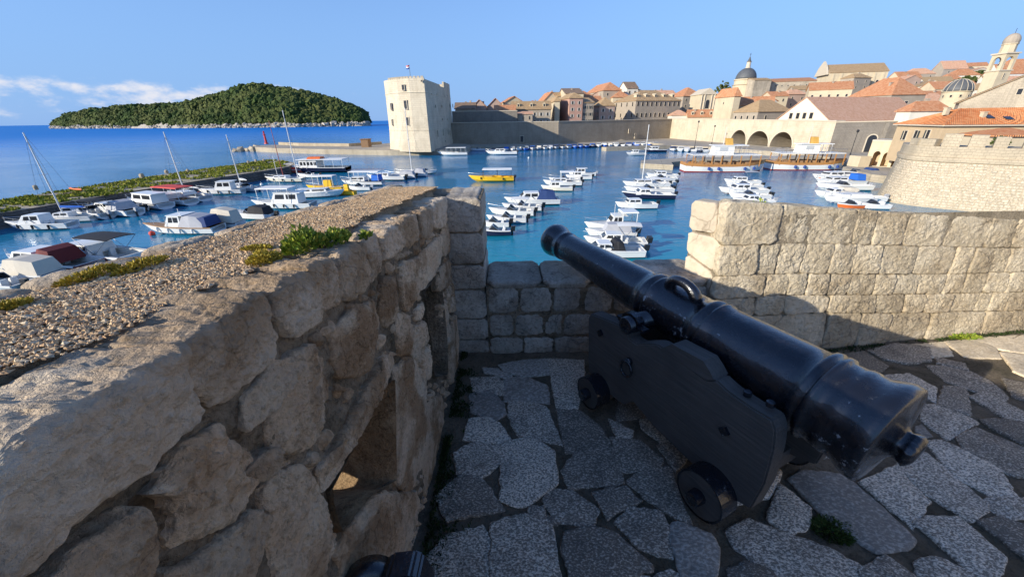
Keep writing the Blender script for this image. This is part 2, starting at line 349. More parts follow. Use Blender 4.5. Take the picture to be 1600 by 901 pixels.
def speckle(name, a, b_, scale=130., rough=.75, bump=1., spec=.5, dirt=(.03, .03, .028)):
    """pick-dressed paving stone: pale pecks on grey"""
    m, nt, b, nd, ln = nodes(name)
    g = nd('ShaderNodeNewGeometry'); P = g.outputs['Position']
    mp_ = nd('ShaderNodeMapping'); mp_.inputs['Scale'].default_value = (1, 1.5, 1); mp_.inputs['Rotation'].default_value = (0, 0, .6); ln(P, mp_.inputs[0])
    n1 = nd('ShaderNodeTexNoise', i_Scale=scale, i_Detail=3., i_Roughness=.55, i_Distortion=.4); ln(mp_.outputs[0], n1.inputs[0])
    n2 = nd('ShaderNodeTexNoise', i_Scale=6., i_Detail=6., i_Roughness=.6); ln(P, n2.inputs[0])
    oi = nd('ShaderNodeObjectInfo')
    th = nd('ShaderNodeMapRange'); ln(oi.outputs['Random'], th.inputs[0]); th.inputs[3].default_value = -.06; th.inputs[4].default_value = .07
    sm = nd('ShaderNodeMath', operation='ADD'); ln(n1.outputs[0], sm.inputs[0]); ln(th.outputs[0], sm.inputs[1])
    r1 = nd('ShaderNodeMapRange'); ln(sm.outputs[0], r1.inputs[0]); r1.inputs[1].default_value = .46; r1.inputs[2].default_value = .66
    col = mixc(nt, nd, ln, r1.outputs[0], a, b_)
    r2 = nd('ShaderNodeMapRange'); ln(n2.outputs[0], r2.inputs[0]); r2.inputs[1].default_value = .5; r2.inputs[2].default_value = .75; r2.inputs[4].default_value = .5
    col = mixc(nt, nd, ln, r2.outputs[0], col, dirt)
    r4 = nd('ShaderNodeMapRange'); ln(oi.outputs['Random'], r4.inputs[0]); r4.inputs[3].default_value = .72; r4.inputs[4].default_value = 1.25
    hs = nd('ShaderNodeHueSaturation'); ln(col, hs.inputs['Color']); ln(r4.outputs[0], hs.inputs['Value']); ln(hs.outputs[0], b.inputs['Base Color'])
    b.inputs['Roughness'].default_value = rough; b.inputs['Specular IOR Level'].default_value = spec
    bp = nd('ShaderNodeBump', i_Strength=bump, i_Distance=.006); ln(n1.outputs[0], bp.inputs['Height']); ln(bp.outputs[0], b.inputs['Normal'])
    return m
M = MATS
stone('wall_stone', (.80, .57, .36), (.92, .73, .50), (.50, .315, .17), scale=8., dark=(.24, .145, .07), dk=.5, bump=1., dist=.022, pit=70)
stone('coping_stone', (.78, .58, .385), (.90, .73, .53), (.54, .37, .22), scale=7., dark=(.30, .21, .12), dk=.42, bump=1., dist=.018, pit=70, island=.15)
stone('old_mortar', (.38, .285, .185), (.50, .385, .26), (.235, .185, .115), scale=9., dark=(.10, .072, .043), dk=.75, bump=1., dist=.03, pit=80, island=0)
stone('pale_block', (.66, .55, .40), (.72, .62, .47), (.58, .48, .35), scale=3.5, dark=(.30, .24, .17), dk=.3, bump=.5, dist=.008, pit=60, island=.06)
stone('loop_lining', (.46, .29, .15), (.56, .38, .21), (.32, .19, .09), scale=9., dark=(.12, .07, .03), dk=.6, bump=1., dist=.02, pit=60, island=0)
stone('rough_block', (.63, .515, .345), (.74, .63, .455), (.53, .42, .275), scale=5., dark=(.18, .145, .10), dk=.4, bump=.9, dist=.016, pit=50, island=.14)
stone('joint_mortar', (.36, .29, .20), (.45, .37, .26), (.30, .25, .17), scale=9., dark=(.14, .115, .08), dk=.5, bump=1., dist=.015, pit=80, island=0)
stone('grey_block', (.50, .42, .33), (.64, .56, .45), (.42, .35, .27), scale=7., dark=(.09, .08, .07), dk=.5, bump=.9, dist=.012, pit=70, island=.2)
stone('earth', (.21, .165, .11), (.28, .225, .155), (.15, .125, .08), scale=8., dark=(.07, .056, .035), dk=.6, bump=1., dist=.02, pit=120, island=0)
speckle('cobble', (.21, .172, .125), (.80, .68, .52), scale=95.)
speckle('cobble_worn', (.25, .215, .17), (.50, .44, .355), scale=60, bump=.5)
speckle('cobble_sunlit', (.54, .43, .28), (.74, .62, .44), scale=70, bump=.5)
islands('pebbles', [(.44, .25, .12), (.76, .52, .29), (.56, .33, .16), (.80, .60, .36), (.42, .28, .16), (.76, .48, .23), (.20, .13, .08), (.86, .68, .44)], rough=.75, bump=.4, scale=300)
stone('pebble_bed', (.50, .34, .19), (.64, .47, .28), (.38, .26, .14), scale=20., dark=(.05, .04, .03), dk=.6, bump=1., dist=.012, pit=160, island=0)

# ================================================================== sea, seabed colour, our own bastion
m, nt, b, nd, ln = nodes('sea')
g = nd('ShaderNodeNewGeometry'); sp = nd('ShaderNodeSeparateXYZ'); ln(g.outputs['Position'], sp.inputs[0])
n0 = nd('ShaderNodeTexNoise', i_Scale=.02, i_Detail=4.); ln(g.outputs['Position'], n0.inputs[0])
vl = nd('ShaderNodeVectorMath', operation='LENGTH'); ln(g.outputs['Position'], vl.inputs[0])
dd = nd('ShaderNodeMath', operation='MULTIPLY_ADD'); ln(n0.outputs[0], dd.inputs[0]); dd.inputs[1].default_value = 60; ln(vl.outputs['Value'], dd.inputs[2])
rp = nd('ShaderNodeValToRGB'); rr = nd('ShaderNodeMapRange'); ln(dd.outputs[0], rr.inputs[0]); rr.inputs[1].default_value = 30; rr.inputs[2].default_value = 430; ln(rr.outputs[0], rp.inputs[0])
el = rp.color_ramp.elements; el[0].color = (.012, .300, .340, 1); el[1].color = (.006, .185, .560, 1); el[1].position = 1; q = el.new(.16); q.color = (.010, .185, .330, 1)
ln(rp.outputs[0], b.inputs['Base Color']); b.inputs['IOR'].default_value = 1.33
rg = nd('ShaderNodeMapRange'); ln(vl.outputs['Value'], rg.inputs[0]); rg.inputs[1].default_value = 60; rg.inputs[2].default_value = 700; rg.inputs[3].default_value = .07; rg.inputs[4].default_value = .42; ln(rg.outputs[0], b.inputs['Roughness'])
sg = nd('ShaderNodeMapRange'); ln(vl.outputs['Value'], sg.inputs[0]); sg.inputs[1].default_value = 100; sg.inputs[2].default_value = 900; sg.inputs[3].default_value = .45; sg.inputs[4].default_value = .07; ln(sg.outputs[0], b.inputs['Specular IOR Level'])
mp1 = nd('ShaderNodeMapping'); mp1.inputs['Scale'].default_value = (.7, 1.3, 1); ln(g.outputs['Position'], mp1.inputs[0])
w1 = nd('ShaderNodeTexNoise', i_Scale=1.1, i_Detail=5., i_Roughness=.6, i_Distortion=.5); ln(mp1.outputs[0], w1.inputs[0])
w2 = nd('ShaderNodeTexNoise', i_Scale=.12, i_Detail=4., i_Roughness=.5); ln(mp1.outputs[0], w2.inputs[0])
wa = nd('ShaderNodeMath', operation='MULTIPLY_ADD'); ln(w2.outputs[0], wa.inputs[0]); wa.inputs[1].default_value = 1.4; ln(w1.outputs[0], wa.inputs[2])
pn = nd('ShaderNodeTexNoise', i_Scale=.028, i_Detail=5., i_Distortion=1.2); ln(mp1.outputs[0], pn.inputs[0]); pr_ = nd('ShaderNodeMapRange'); ln(pn.outputs[0], pr_.inputs[0]); pr_.inputs[1].default_value = .40; pr_.inputs[2].default_value = .62; pr_.inputs[3].default_value = .10; pr_.inputs[4].default_value = .46
bp = nd('ShaderNodeBump', i_Strength=.32, i_Distance=.35); ln(pr_.outputs[0], bp.inputs['Strength']); ln(wa.outputs[0], bp.inputs['Height']); ln(bp.outputs[0], b.inputs['Normal'])
mb = MB(); n = 96
mb.add([(45000*math.cos(2*math.pi*i/n), 45000*math.sin(2*math.pi*i/n), 0) for i in range(n)], [tuple(range(n))])
prop(mb.put('sea', M['sea']), 'calm blue sea filling the harbour and reaching the horizon', kind='structure')

masonry('own_bastion', (.58, .48, .35), (.50, .41, .30), bw=.6, bh=.3)
mb = MB().box(-.93, 9, -9, 2.9, -.5, FLOOR-.06)
prop(mb.put('terrace_base', M['own_bastion']), 'stone bastion body carrying the gun terrace', kind='structure')

# ================================================================== terrace paving
gy = np.linspace(-8, 3.0, 130); gx = np.linspace(-.6, 8.9, 130)
X, Y = np.meshgrid(gx, gy); V = np.c_[X.ravel(), Y.ravel(), np.full(X.size, FLOOR)]
V[:, 2] += fbm(V*7, 4, 2)*.010+.001
F = [(j*130+i, j*130+i+1, (j+1)*130+i+1, (j+1)*130+i) for j in range(129) for i in range(129)]
terrace = prop(put('terrace_ground', V, F, M['earth'], smooth=True), 'dark earth and mortar bed between the paving stones', kind='structure')
def cropA(p): return [(640+x/2.429, 530+y/2.429) for x, y in p]
def cropB(p): return [(1100+x/2.246, 500+y/2.246) for x, y in p]
PAV = [cropA(p) for p in [
 [(345,95),(430,80),(515,75),(522,130),(430,137),(365,120)], [(285,108),(330,110),(382,132),(375,146),(290,125)], [(240,145),(330,140),(350,165),(350,205),(245,190)],
 [(360,150),(430,138),(515,170),(525,235),(365,225)], [(528,75),(660,80),(665,140),(640,255),(560,260)], [(235,205),(300,195),(350,235),(360,275),(320,300),(238,270)],
 [(378,235),(440,230),(515,255),(568,390),(430,360),(410,355),(380,290)], [(565,265),(640,265),(720,325),(760,385),(750,400),(600,420)],
 [(230,305),(300,295),(340,320),(375,375),(340,390),(215,375)], [(175,430),(240,395),(345,405),(345,460),(270,515),(190,505)],
 [(355,400),(420,380),(480,385),(540,420),(558,540),(430,625),(350,600)], [(585,490),(640,420),(770,410),(803,540),(610,558)], [(775,375),(880,385),(955,450),(945,480),(815,495)],
 [(760,305),(845,345),(840,370),(790,368)], [(880,305),(920,300),(990,370),(950,385),(885,335)], [(945,400),(1000,385),(1060,440),(1010,490)],
 [(110,590),(190,520),(260,525),(300,570),(345,640),(150,675)], [(515,610),(550,570),(620,580),(705,640),(680,700),(560,680)], [(708,580),(810,560),(870,610),(755,670)],
 [(835,540),(900,495),(985,490),(1025,600),(1060,690),(960,640),(890,590)], [(795,700),(840,645),(950,660),(990,740),(990,820),(930,805),(870,780)],
 [(60,830),(140,745),(270,710),(295,760),(295,930),(70,930)], [(320,700),(430,665),(530,690),(545,760),(565,930),(320,930)],
 [(590,800),(600,740),(700,715),(780,740),(905,850),(900,870),(760,910),(620,895)], [(995,720),(1020,700),(1130,740),(1166,800),(1150,890),(1040,895),(1005,800)],
 [(450,640),(510,630),(515,685),(460,675)], [(520,665),(550,670),(560,700),(525,700)], [(925,905),(985,870),(1035,900),(1020,960),(930,960)], [(640,915),(760,920),(890,895),(920,960),(650,970)]]]
PAV += [cropB(p) for p in [
 [(585,105),(680,82),(785,95),(790,140),(720,150),(640,135)], [(850,75),(920,70),(1010,70),(1035,130),(920,125)], [(925,66),(1140,50),(1140,115),(1050,102)],
 [(1045,115),(1150,122),(1160,210),(1090,175)], [(820,130),(910,150),(920,172),(825,150)], [(735,85),(845,75),(870,120),(800,125)], [(630,195),(720,190),(810,235),(805,280),(700,235)],
 [(790,160),(900,160),(1000,210),(1060,260),(1050,275),(860,215)], [(845,230),(920,235),(935,330),(820,295)], [(770,295),(840,295),(955,355),(855,410),(770,350)],
 [(945,270),(990,255),(1140,332),(1140,350),(1060,340)], [(980,350),(1040,345),(1150,362),(1150,445),(1010,372)], [(745,375),(765,365),(800,405),(750,415)],
 [(895,415),(960,380),(1140,455),(1150,548),(1060,530),(920,450)], [(790,430),(850,425),(1030,520),(1090,610),(990,600),(880,540)], [(685,515),(790,470),(990,640),(990,660),(930,695),(790,610)],
 [(555,570),(670,515),(785,630),(730,715)], [(310,560),(350,530),(480,540),(545,585),(730,755),(690,790),(590,800),(430,690)], [(90,740),(160,695),(260,735),(420,790),(530,850),(540,920),(280,920),(120,790)],
 [(230,690),(270,580),(370,660),(365,720),(300,740)], [(95,870),(150,850),(230,870),(260,920),(100,930)], [(750,715),(790,695),(900,700),(1045,825),(1020,910),(960,890)],
 [(750,850),(810,830),(930,880),(955,930),(765,930)], [(555,870),(640,825),(725,890),(730,930),(570,930)], [(970,700),(1050,690),(1150,722),(1160,850)], [(985,625),(1150,620),(1150,690),(1050,690)],
 [(1052,205),(1150,228),(1150,285),(1080,262)], [(430,130),(560,110),(640,160),(600,190),(480,180)], [(480,200),(600,200),(690,250),(740,330),(600,270)]]]
rn = random.Random(5)
polys = [[(p.x, p.y) for p in (on_z(x, y, FLOOR+.012) for x, y in P)] for P in PAV]
cents = [(np.mean([p[0] for p in P]), np.mean([p[1] for p in P]), max(math.dist(a, c) for a in P for c in P)/2) for P in polys]
hull = [(0, 901), (1600, 901), (1600, 500), (640, 540)]
def inpoly(x, y, P):
    r_ = False; j = len(P)-1
    for i in range(len(P)):
        if (P[i][1] > y) != (P[j][1] > y) and x < (P[j][0]-P[i][0])*(y-P[i][1])/(P[j][1]-P[i][1])+P[i][0]: r_ = not r_
        j = i
    return r_
GX, GY = 27, 32                                      # the paving goes on beyond the frame and under the gun
crn = {(i, j): (-.46+i*.345+(j % 2)*.15+rn.uniform(-.07, .07), 2.40-j*.31+rn.uniform(-.06, .06)) for i in range(GX+1) for j in range(GY+1)}
traced = list(polys)
def ring(P): return [((P[i][0]*(1-t)+P[(i+1) % 4][0]*t), (P[i][1]*(1-t)+P[(i+1) % 4][1]*t)) for i in range(4) for t in (0, .33, .67)]
for j in range(GY):
    for i in range(GX):
        P = [crn[i, j], crn[i+1, j], crn[i+1, j+1], crn[i, j+1]]; c = (sum(p[0] for p in P)/4, sum(p[1] for p in P)/4)
        if c[0] > 6.5 or c[0] < -.36: continue
        for sc in (.96, .72, .5):
            Q = [(c[0]+(p[0]-c[0])*sc, c[1]+(p[1]-c[1])*sc) for p in P]
            if not any(inpoly(x, y, T) for T in traced for x, y in ring(Q)+[c]) and not any(inpoly(x, y, Q) for T in traced for x, y in T): polys.append(Q); break
rock_id = 0
for i, P in enumerate(polys):
    a = np.array(P); c = a.mean(0); rm_ = np.linalg.norm(a-c, axis=1).mean(); a = c+(a-c)*(1+(min(.2, .021/rm_) if i < len(traced) else 0)); far = c[1] < .2 or c[0] > 4.6 or i >= len(traced)
    Vr, Fr = rock(a, (0, 0, FLOOR+.012+rn.uniform(-.004, .005)), (1, 0, 0), (0, 1, 0), (0, 0, 1), depth=.035, bevel=.005, ch=0, amp=.0035, freq=11, N=24 if far else 60, K=5 if far else 14, M=2, dome=.003, seed=300+i, jit=.006, ridge=.3, facet=.003)
    put('paving_stone', Vr, Fr, M['cobble_sunlit'] if i in (30, 31, 32, 34) else M['cobble_worn'] if i in (24, 46, 0, 1) or rn.random() < .1 else M['cobble'], terrace, smooth=True)  # stones in the sun patch get a paler, warmer colour: sunlight painted in

# unseen wall added outside the frame to bounce warm sunlight onto the shaded stones
mb = MB().box(6.6, 7.5, -8.5, 2.62, FLOOR-.05, FLOOR+3.0, (6.75, 7.5, -8.5, 2.62))
prop(mb.put('added_bounce_wall', M['own_bastion']), 'added unseen stone wall bouncing sunlight onto the terrace from the right', kind='structure')
# ================================================================== left parapet wall
XF = -.42
def wtop(y): return EYE-.235-.080*max(y, -.5)
lw = empty('parapet_wall', (-.68, 1.2, FLOOR), label='weathered rubble parapet with pebbled concrete top and loopholes, left foreground', cat='wall')
def cropC(p): return [(x/2.2529, 300+y/2.2529) for x, y in p]
def cropD(p): return [(x/2.247, 500+y/2.247) for x, y in p]
def cropE(p): return [(500+x/2.8167, 280+y/2.8167) for x, y in p]
def yz(P): return [(q.y, q.z) for q in (on_x(x, y, XF) for x, y in P)]
LOOP = yz(cropD([(1160,590),(1250,420),(1345,240),(1382,200),(1388,560),(1300,612),(1225,700),(1195,745),(1165,650)]))
NICHE = yz(cropE([(462,488),(520,405),(535,490),(542,545),(556,690),(560,860),(500,870),(488,720),(465,610)]))
ytop = 2.50
put('mortar_core', [(XF-.012, -4.5, FLOOR-.05), (XF-.012, .0, FLOOR-.05), (XF-.012, .0, wtop(0)-.02), (XF-.012, -.5, wtop(-.5)-.02), (XF-.012, -4.5, wtop(-.5)-.02)], [(0, 1, 2, 3, 4)], M['old_mortar'], lw, world=True)
outer = [(-.01, FLOOR-.05), (ytop, FLOOR-.05), (ytop, wtop(ytop)-.02), (1.2, wtop(1.2)-.02), (-.01, wtop(0)-.02)]
v2, f2 = holed(outer, [LOOP, NICHE], .015, 3)
V = np.array([(XF-.016, a, c) for a, c in v2]); V[:, 0] += fbm(V*6, 5, 11)*.016+fbm(V*30, 3, 4)*.014
put('mortar_core', V, f2, M['old_mortar'], lw, smooth=False, world=True)
def tunnel(name, hole, x1, sc, shift, closed, mat):
    h = resample(hole, 40); c = h.mean(0); Vt = []; Ft = []; n = len(h); L = 16
    for k in range(L+1):
        t = k/L; s = 1+(sc-1)*min(1, t*1.1)
        for p in h: q = c+(p-c)*s+np.array(shift)*t; Vt.append((XF+.006+(x1-XF-.006)*t, q[0], q[1]))
    Vt = np.array(Vt); d = fbm(Vt*7, 4, 21)*.02
    core = np.repeat(np.arange(L+1), n) > 0
    Vt[core, 1] += d[core]; Vt[core, 2] += fbm(Vt[core]*7, 4, 33)*.02
    for k in range(L):
        for i in range(n): Ft.append((k*n+i, k*n+(i+1) % n, (k+1)*n+(i+1) % n, (k+1)*n+i))
    if closed: Ft.append(tuple(range(L*n, L*n+n)))
    put(name, Vt, Ft, mat, lw, smooth=True, world=True)
    return [tuple(c+(p-c)*sc+np.array(shift)) for p in h]
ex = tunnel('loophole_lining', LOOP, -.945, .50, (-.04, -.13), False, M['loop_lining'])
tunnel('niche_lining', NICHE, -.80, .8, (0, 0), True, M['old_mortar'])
v2, f2 = holed([(-4.5, FLOOR-.05), (2.95, FLOOR-.05), (2.95, wtop(2.95)-.03), (-4.5, wtop(-1.6)-.03)], [ex], .3, 3)
put('outer_face', [(-.945, a, c) for a, c in v2], f2, M['own_bastion'], lw, world=True)
COPE = [cropD([(0,470),(140,345),(260,290),(440,195),(636,97),(655,190),(690,270),(726,325),(640,428),(480,558),(320,678),(90,899),(-60,960),(-60,520)])]
COPE += [cropC(p) for p in [
 [(645,528),(770,470),(840,400),(945,352),(985,500),(983,590),(830,728),(722,748),(672,680),(660,590)], [(955,350),(1080,272),(1100,290),(1148,430),(1110,480),(1030,510),(990,470)],
 [(1085,265),(1180,230),(1205,350),(1200,388),(1152,428),(1110,340)], [(1192,225),(1278,172),(1298,320),(1260,383),(1215,370)], [(1287,165),(1338,142),(1348,280),(1312,320)],
 [(1347,140),(1410,100),(1428,190),(1357,250)], [(1420,95),(1470,75),(1478,170),(1436,205)], [(1476,70),(1518,50),(1523,140),(1490,170)], [(1522,45),(1570,18),(1570,120),(1528,132)]]]
LOW = [cropE(p) for p in [
 [(437,345),(538,238),(538,350),(457,488),(442,450)], [(541,215),(580,185),(585,310),(545,340)], [(355,372),(428,348),(438,500),(377,578),(357,480)], [(275,452),(338,428),(348,598),(296,652),(271,570)],
 [(67,680),(120,602),(238,532),(263,650),(213,848),(92,868)], [(347,592),(398,602),(403,758),(357,778),(342,680)], [(421,580),(458,535),(458,608),(426,625)], [(416,650),(463,627),(478,700),(450,748),(416,720)],
 [(446,780),(478,735),(488,868),(456,888)], [(371,812),(399,784),(404,899),(371,899)], [(311,742),(324,830),(300,899),(241,899),(261,822)], [(522,400),(580,352),(583,450),(562,470),(527,490)],
 [(562,480),(592,455),(600,570),(572,585)], [(541,545),(562,560),(575,690),(557,688)], [(566,700),(590,600),(604,700),(606,890),(570,890)]]]
LOW += [cropD(p) for p in [
 [(877,272),(1010,132),(1108,92),(1108,120),(960,308),(882,368)], [(1002,262),(1128,95),(1178,200),(1128,420),(1002,478),(962,420)], [(702,422),(798,392),(800,440),(878,442),(938,540),(860,678),(740,738),(642,778),(642,622),(565,602)],
 [(190,915),(270,792),(478,662),(533,742),(545,960),(180,990)], [(622,862),(700,832),(898,672),(958,692),(900,830),(870,960),(622,960)], [(1135,500),(1182,440),(1340,140),(1372,115),(1378,180),(1250,405),(1155,580)],
 [(962,562),(1058,522),(1118,562),(1152,640),(1188,760),(1150,880),(1002,930),(962,760)], [(1390,185),(1438,135),(1498,212),(1488,480),(1440,598),(1394,555)], [(1202,800),(1330,612),(1448,602),(1478,642),(1420,818),(1232,940)],
 [(1440,100),(1432,32),(1496,5),(1498,200)], [(1502,302),(1556,262),(1566,420),(1503,620),(1484,500)], [(1450,830),(1500,640),(1520,700),(1480,860)], [(1200,20),(1290,-20),(1330,40),(1320,120),(1215,190),(1185,120)], [(880,520),(960,440),(1050,500),(950,550)]]]
def wall_stone(P, depth, mat, seed, cop):
    a = np.array(yz(P)); c = a.mean(0); size = math.sqrt(abs(area2(a)))
    b_ = c+(a-c)*1.012 if cop else c+(a-c)*1.075
    near = c[0] < .9
    Vr, Fr = rock(b_, (XF+rn.uniform(-.006, .010), 0, 0), (0, 1, 0), (0, 0, 1), (1, 0, 0), depth=depth, bevel=min(.014, size*.10), amp=(.008 if cop else .011) if near else .009, freq=9, N=(230 if cop else 170) if near else 110, K=(70 if cop else 52) if near else 30, M=12 if cop else 3, dome=.004, seed=seed, jit=.007, ridge=.8, facet=.004 if cop else .007, fine=.36)
    put('coping_stone' if cop else 'rubble_stone', Vr, Fr, mat, lw, smooth=False, world=True)
for i, P in enumerate(COPE): wall_stone(P, .15 if i else .13, M['coping_stone'], 400+i, True)
for i, P in enumerate(LOW): wall_stone(P, .05, M['wall_stone'], 440+i, False)
ALLP = [yz(P) for P in COPE+LOW]+[LOOP, NICHE]; done = []; k = 0
for _ in range(2600):                                # small stones packed into the wide mortar joints
    y, r_ = rn.uniform(.05, 2.45), rn.uniform(.012, .034); z = rn.uniform(FLOOR, wtop(y)-.05)
    if any(inpoly(y+a*r_, z+c*r_, P) for P in ALLP for a, c in ((0, 0), (1, 0), (-1, 0), (0, 1), (0, -1))) or any(math.dist((y, z), q[:2]) < (q[2]+r_)*1.0 for q in done): continue
    done.append((y, z, r_)); a0 = rn.random()*6; pol = [(y+1.1*r_*rn.uniform(.6, 1.15)*math.cos(a0+i*1.05), z+.9*r_*rn.uniform(.6, 1.15)*math.sin(a0+i*1.05)) for i in range(6)]
    Vr, Fr = rock(pol, (XF-.008, 0, 0), (0, 1, 0), (0, 0, 1), (1, 0, 0), depth=.03, bevel=.006, amp=.005, freq=22, N=20, K=6, M=2, seed=2000+k, facet=.010, jit=.006, fine=.6)
    put('pinning_stone', Vr, Fr, M['wall_stone'], lw, smooth=True, world=True); k += 1
for i in range(14):                                   # the same rubble going on behind the camera
    y0 = -.35-i*.27; a = [(y0, wtop(y0)), (y0+.25, wtop(y0+.25)), (y0+.25, wtop(y0)-.24), (y0, wtop(y0)-.22)]
    Vr, Fr = rock(a, (XF, 0, 0), (0, 1, 0), (0, 0, 1), (1, 0, 0), depth=.14, bevel=.02, amp=.008, N=40, K=8, M=4, seed=480+i); put('coping_stone', Vr, Fr, M['coping_stone'], lw, smooth=True, world=True)
    for k in range(4):
        z0 = FLOOR+.02+k*.26; a = [(y0, z0), (y0+.25, z0+.01), (y0+.24, z0+.23), (y0+.01, z0+.24)]
        Vr, Fr = rock(a, (XF, 0, 0), (0, 1, 0), (0, 0, 1), (1, 0, 0), depth=.05, bevel=.02, amp=.01, N=32, K=6, M=2, seed=490+i*5+k); put('rubble_stone', Vr, Fr, M['wall_stone'], lw, smooth=True, world=True)
# pebbled concrete top
def edge_in(y): return -.545-.008*math.sin(y*9)-.012*math.sin(y*23+1)
def edge_out(y): return -.86-.02*math.sin(y*5+.6)-.008*math.sin(y*19)
ys = np.linspace(-4.5, 2.93, 330); ts = np.linspace(0, 1, 20); V = []
for y in ys:
    for t in ts:
        x = edge_in(y)*(1-t)+edge_out(y)*t
        V.append((x, y, wtop(y)+.014-(.04 if t in (0., 1.) else 0)))
V = np.array(V); V[:, 2] += fbm(V*5, 4, 8)*.010; V[:, :2] += np.c_[fbm(V*20, 2, 9), fbm(V*20, 2, 10)]*.006
F = [(j*20+i, j*20+i+1, (j+1)*20+i+1, (j+1)*20+i) for j in range(329) for i in range(19)]
put('pebble_concrete', V, F, M['pebble_bed'], lw, smooth=True, world=True)
t0 = (1+5**.5)/2
ICO = np.array([(-1,t0,0),(1,t0,0),(-1,-t0,0),(1,-t0,0),(0,-1,t0),(0,1,t0),(0,-1,-t0),(0,1,-t0),(t0,0,-1),(t0,0,1),(-t0,0,-1),(-t0,0,1)])/math.hypot(1, t0)
ICF = np.array([(0,11,5),(0,5,1),(0,1,7),(0,7,10),(0,10,11),(1,5,9),(5,11,4),(11,10,2),(10,7,6),(7,1,8),(3,9,4),(3,4,2),(3,2,6),(3,6,8),(3,8,9),(4,9,5),(2,4,11),(6,2,10),(8,6,7),(9,8,1)])
OCT = np.array([(1., 0, 0), (0, 1, 0), (-1, 0, 0), (0, -1, 0), (0, 0, 1), (0, 0, -1)]); OCF = np.array([(0, 1, 4), (1, 2, 4), (2, 3, 4), (3, 0, 4), (1, 0, 5), (2, 1, 5), (3, 2, 5), (0, 3, 5)])
def lumps(P, S, seed, flat=.6, jit=.25, oct=False):
    """many small rounded pieces at points P with radii S"""
    r = np.random.RandomState(seed); n = len(P); a = r.rand(n)*6.28; ca, sa = np.cos(a), np.sin(a)
    B0, F0 = (OCT, OCF) if oct else (ICO, ICF); nv = len(B0)
    T = B0[None]*(1+(r.rand(n, nv, 1)-.5)*2*jit)+((r.rand(n, nv, 3)-.5)*.7 if oct else 0)
    T = T*np.stack([.75+r.rand(n)*.6, .7+r.rand(n)*.5, flat*(.75+r.rand(n)*.5)], 1)[:, None, :]
    X = T[..., 0]*ca[:, None]-T[..., 1]*sa[:, None]; Y = T[..., 0]*sa[:, None]+T[..., 1]*ca[:, None]
    W = np.stack([X, Y, T[..., 2]], 2)*np.asarray(S)[:, None, None]+np.asarray(P)[:, None, :]
    return W.reshape(-1, 3), (F0[None]+(np.arange(n)*nv)[:, None, None]).reshape(-1, 3)
rs = np.random.RandomState(4); n = 60000
py_ = -.3+3.2*rs.rand(n)**1.25; pt = rs.rand(n)
px_ = np.array([edge_in(y)*(1-t)+edge_out(y)*t for y, t in zip(py_, pt)])+rs.randn(n)*.005
pz_ = np.array([wtop(y) for y in py_])+.017; Pp = np.c_[px_, py_, pz_]; Pp[:, 2] += fbm(Pp*5, 4, 8)*.010
V, F = lumps(Pp, .0022+.0026*rs.rand(n)**2+.004*(rs.rand(n) > .993), 6, .55, .35, True)
prop(put('pebbles', V, F, M['pebbles'], lw, smooth=False, world=True), kind='stuff')
y = -.9; k = 0                                        # pale slabs along the outer edge
while y < 2.9:
    L = rn.uniform(.16, .42); w = rn.uniform(.07, .13); a = [(-.955, y), (-.955, y+L-.012), (-.955+w*rn.uniform(.8, 1.1), y+L-.014), (-.955+w, y+.01)]
    Vr, Fr = rock(a, (0, 0, EYE-.235+.008), (1, 0, 0), (0, 1, 0), (0, 0, 1), depth=.12, bevel=.016, amp=.008, freq=12, N=60, K=10, M=4, dome=.008, seed=600+k, jit=.008, warp=lambda X: X+np.c_[np.zeros(len(X)), np.zeros(len(X)), -.080*X[:, 1]])
    put('edge_slab', Vr, Fr, M['coping_stone'], lw, smooth=True, world=True); y += L; k += 1

# ================================================================== end pillar, low embrasure wall, right wall
pil = empty('wall_pillar', (-.3, 2.7, FLOOR), label='shaded square stone pillar ending the left parapet beside the embrasure', cat='pillar')
pz = [EYE-.462, EYE-.70, EYE-.93, EYE-1.12, EYE-1.36, EYE-1.54, FLOOR-.02]
for i in range(6):
    x0, x1 = -.47+rn.uniform(-.004, .004), -.182+rn.uniform(-.012, .008)
    a = [(x0, pz[i+1]+.004), (x1, pz[i+1]+.006), (x1-rn.uniform(0, .01), pz[i]-.006), (x0, pz[i]-.004)]
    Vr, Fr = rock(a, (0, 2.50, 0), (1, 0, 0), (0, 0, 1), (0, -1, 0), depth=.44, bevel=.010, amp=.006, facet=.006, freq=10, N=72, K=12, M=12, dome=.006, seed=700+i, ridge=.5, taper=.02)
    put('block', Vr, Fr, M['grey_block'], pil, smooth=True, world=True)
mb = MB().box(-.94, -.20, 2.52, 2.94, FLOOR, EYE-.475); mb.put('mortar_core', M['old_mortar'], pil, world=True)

lo = empty('embrasure_wall', (.55, 2.7, FLOOR), label='low grey stone wall under the gun opening, in front of the cannon', cat='wall')
ZS = EYE-1.06
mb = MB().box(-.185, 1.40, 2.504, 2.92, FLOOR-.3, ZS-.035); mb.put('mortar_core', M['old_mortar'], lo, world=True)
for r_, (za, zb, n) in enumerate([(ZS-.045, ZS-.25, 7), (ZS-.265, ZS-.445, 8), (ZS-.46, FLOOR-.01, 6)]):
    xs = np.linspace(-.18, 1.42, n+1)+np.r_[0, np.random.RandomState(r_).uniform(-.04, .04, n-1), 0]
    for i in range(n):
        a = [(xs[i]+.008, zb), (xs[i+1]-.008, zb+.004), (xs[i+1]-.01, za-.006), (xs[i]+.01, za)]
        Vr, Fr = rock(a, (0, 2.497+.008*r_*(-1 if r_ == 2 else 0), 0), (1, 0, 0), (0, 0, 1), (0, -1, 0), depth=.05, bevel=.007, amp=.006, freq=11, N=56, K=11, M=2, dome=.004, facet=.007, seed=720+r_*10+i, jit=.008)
        put('block', Vr, Fr, M['grey_block'], lo, smooth=True, world=True)
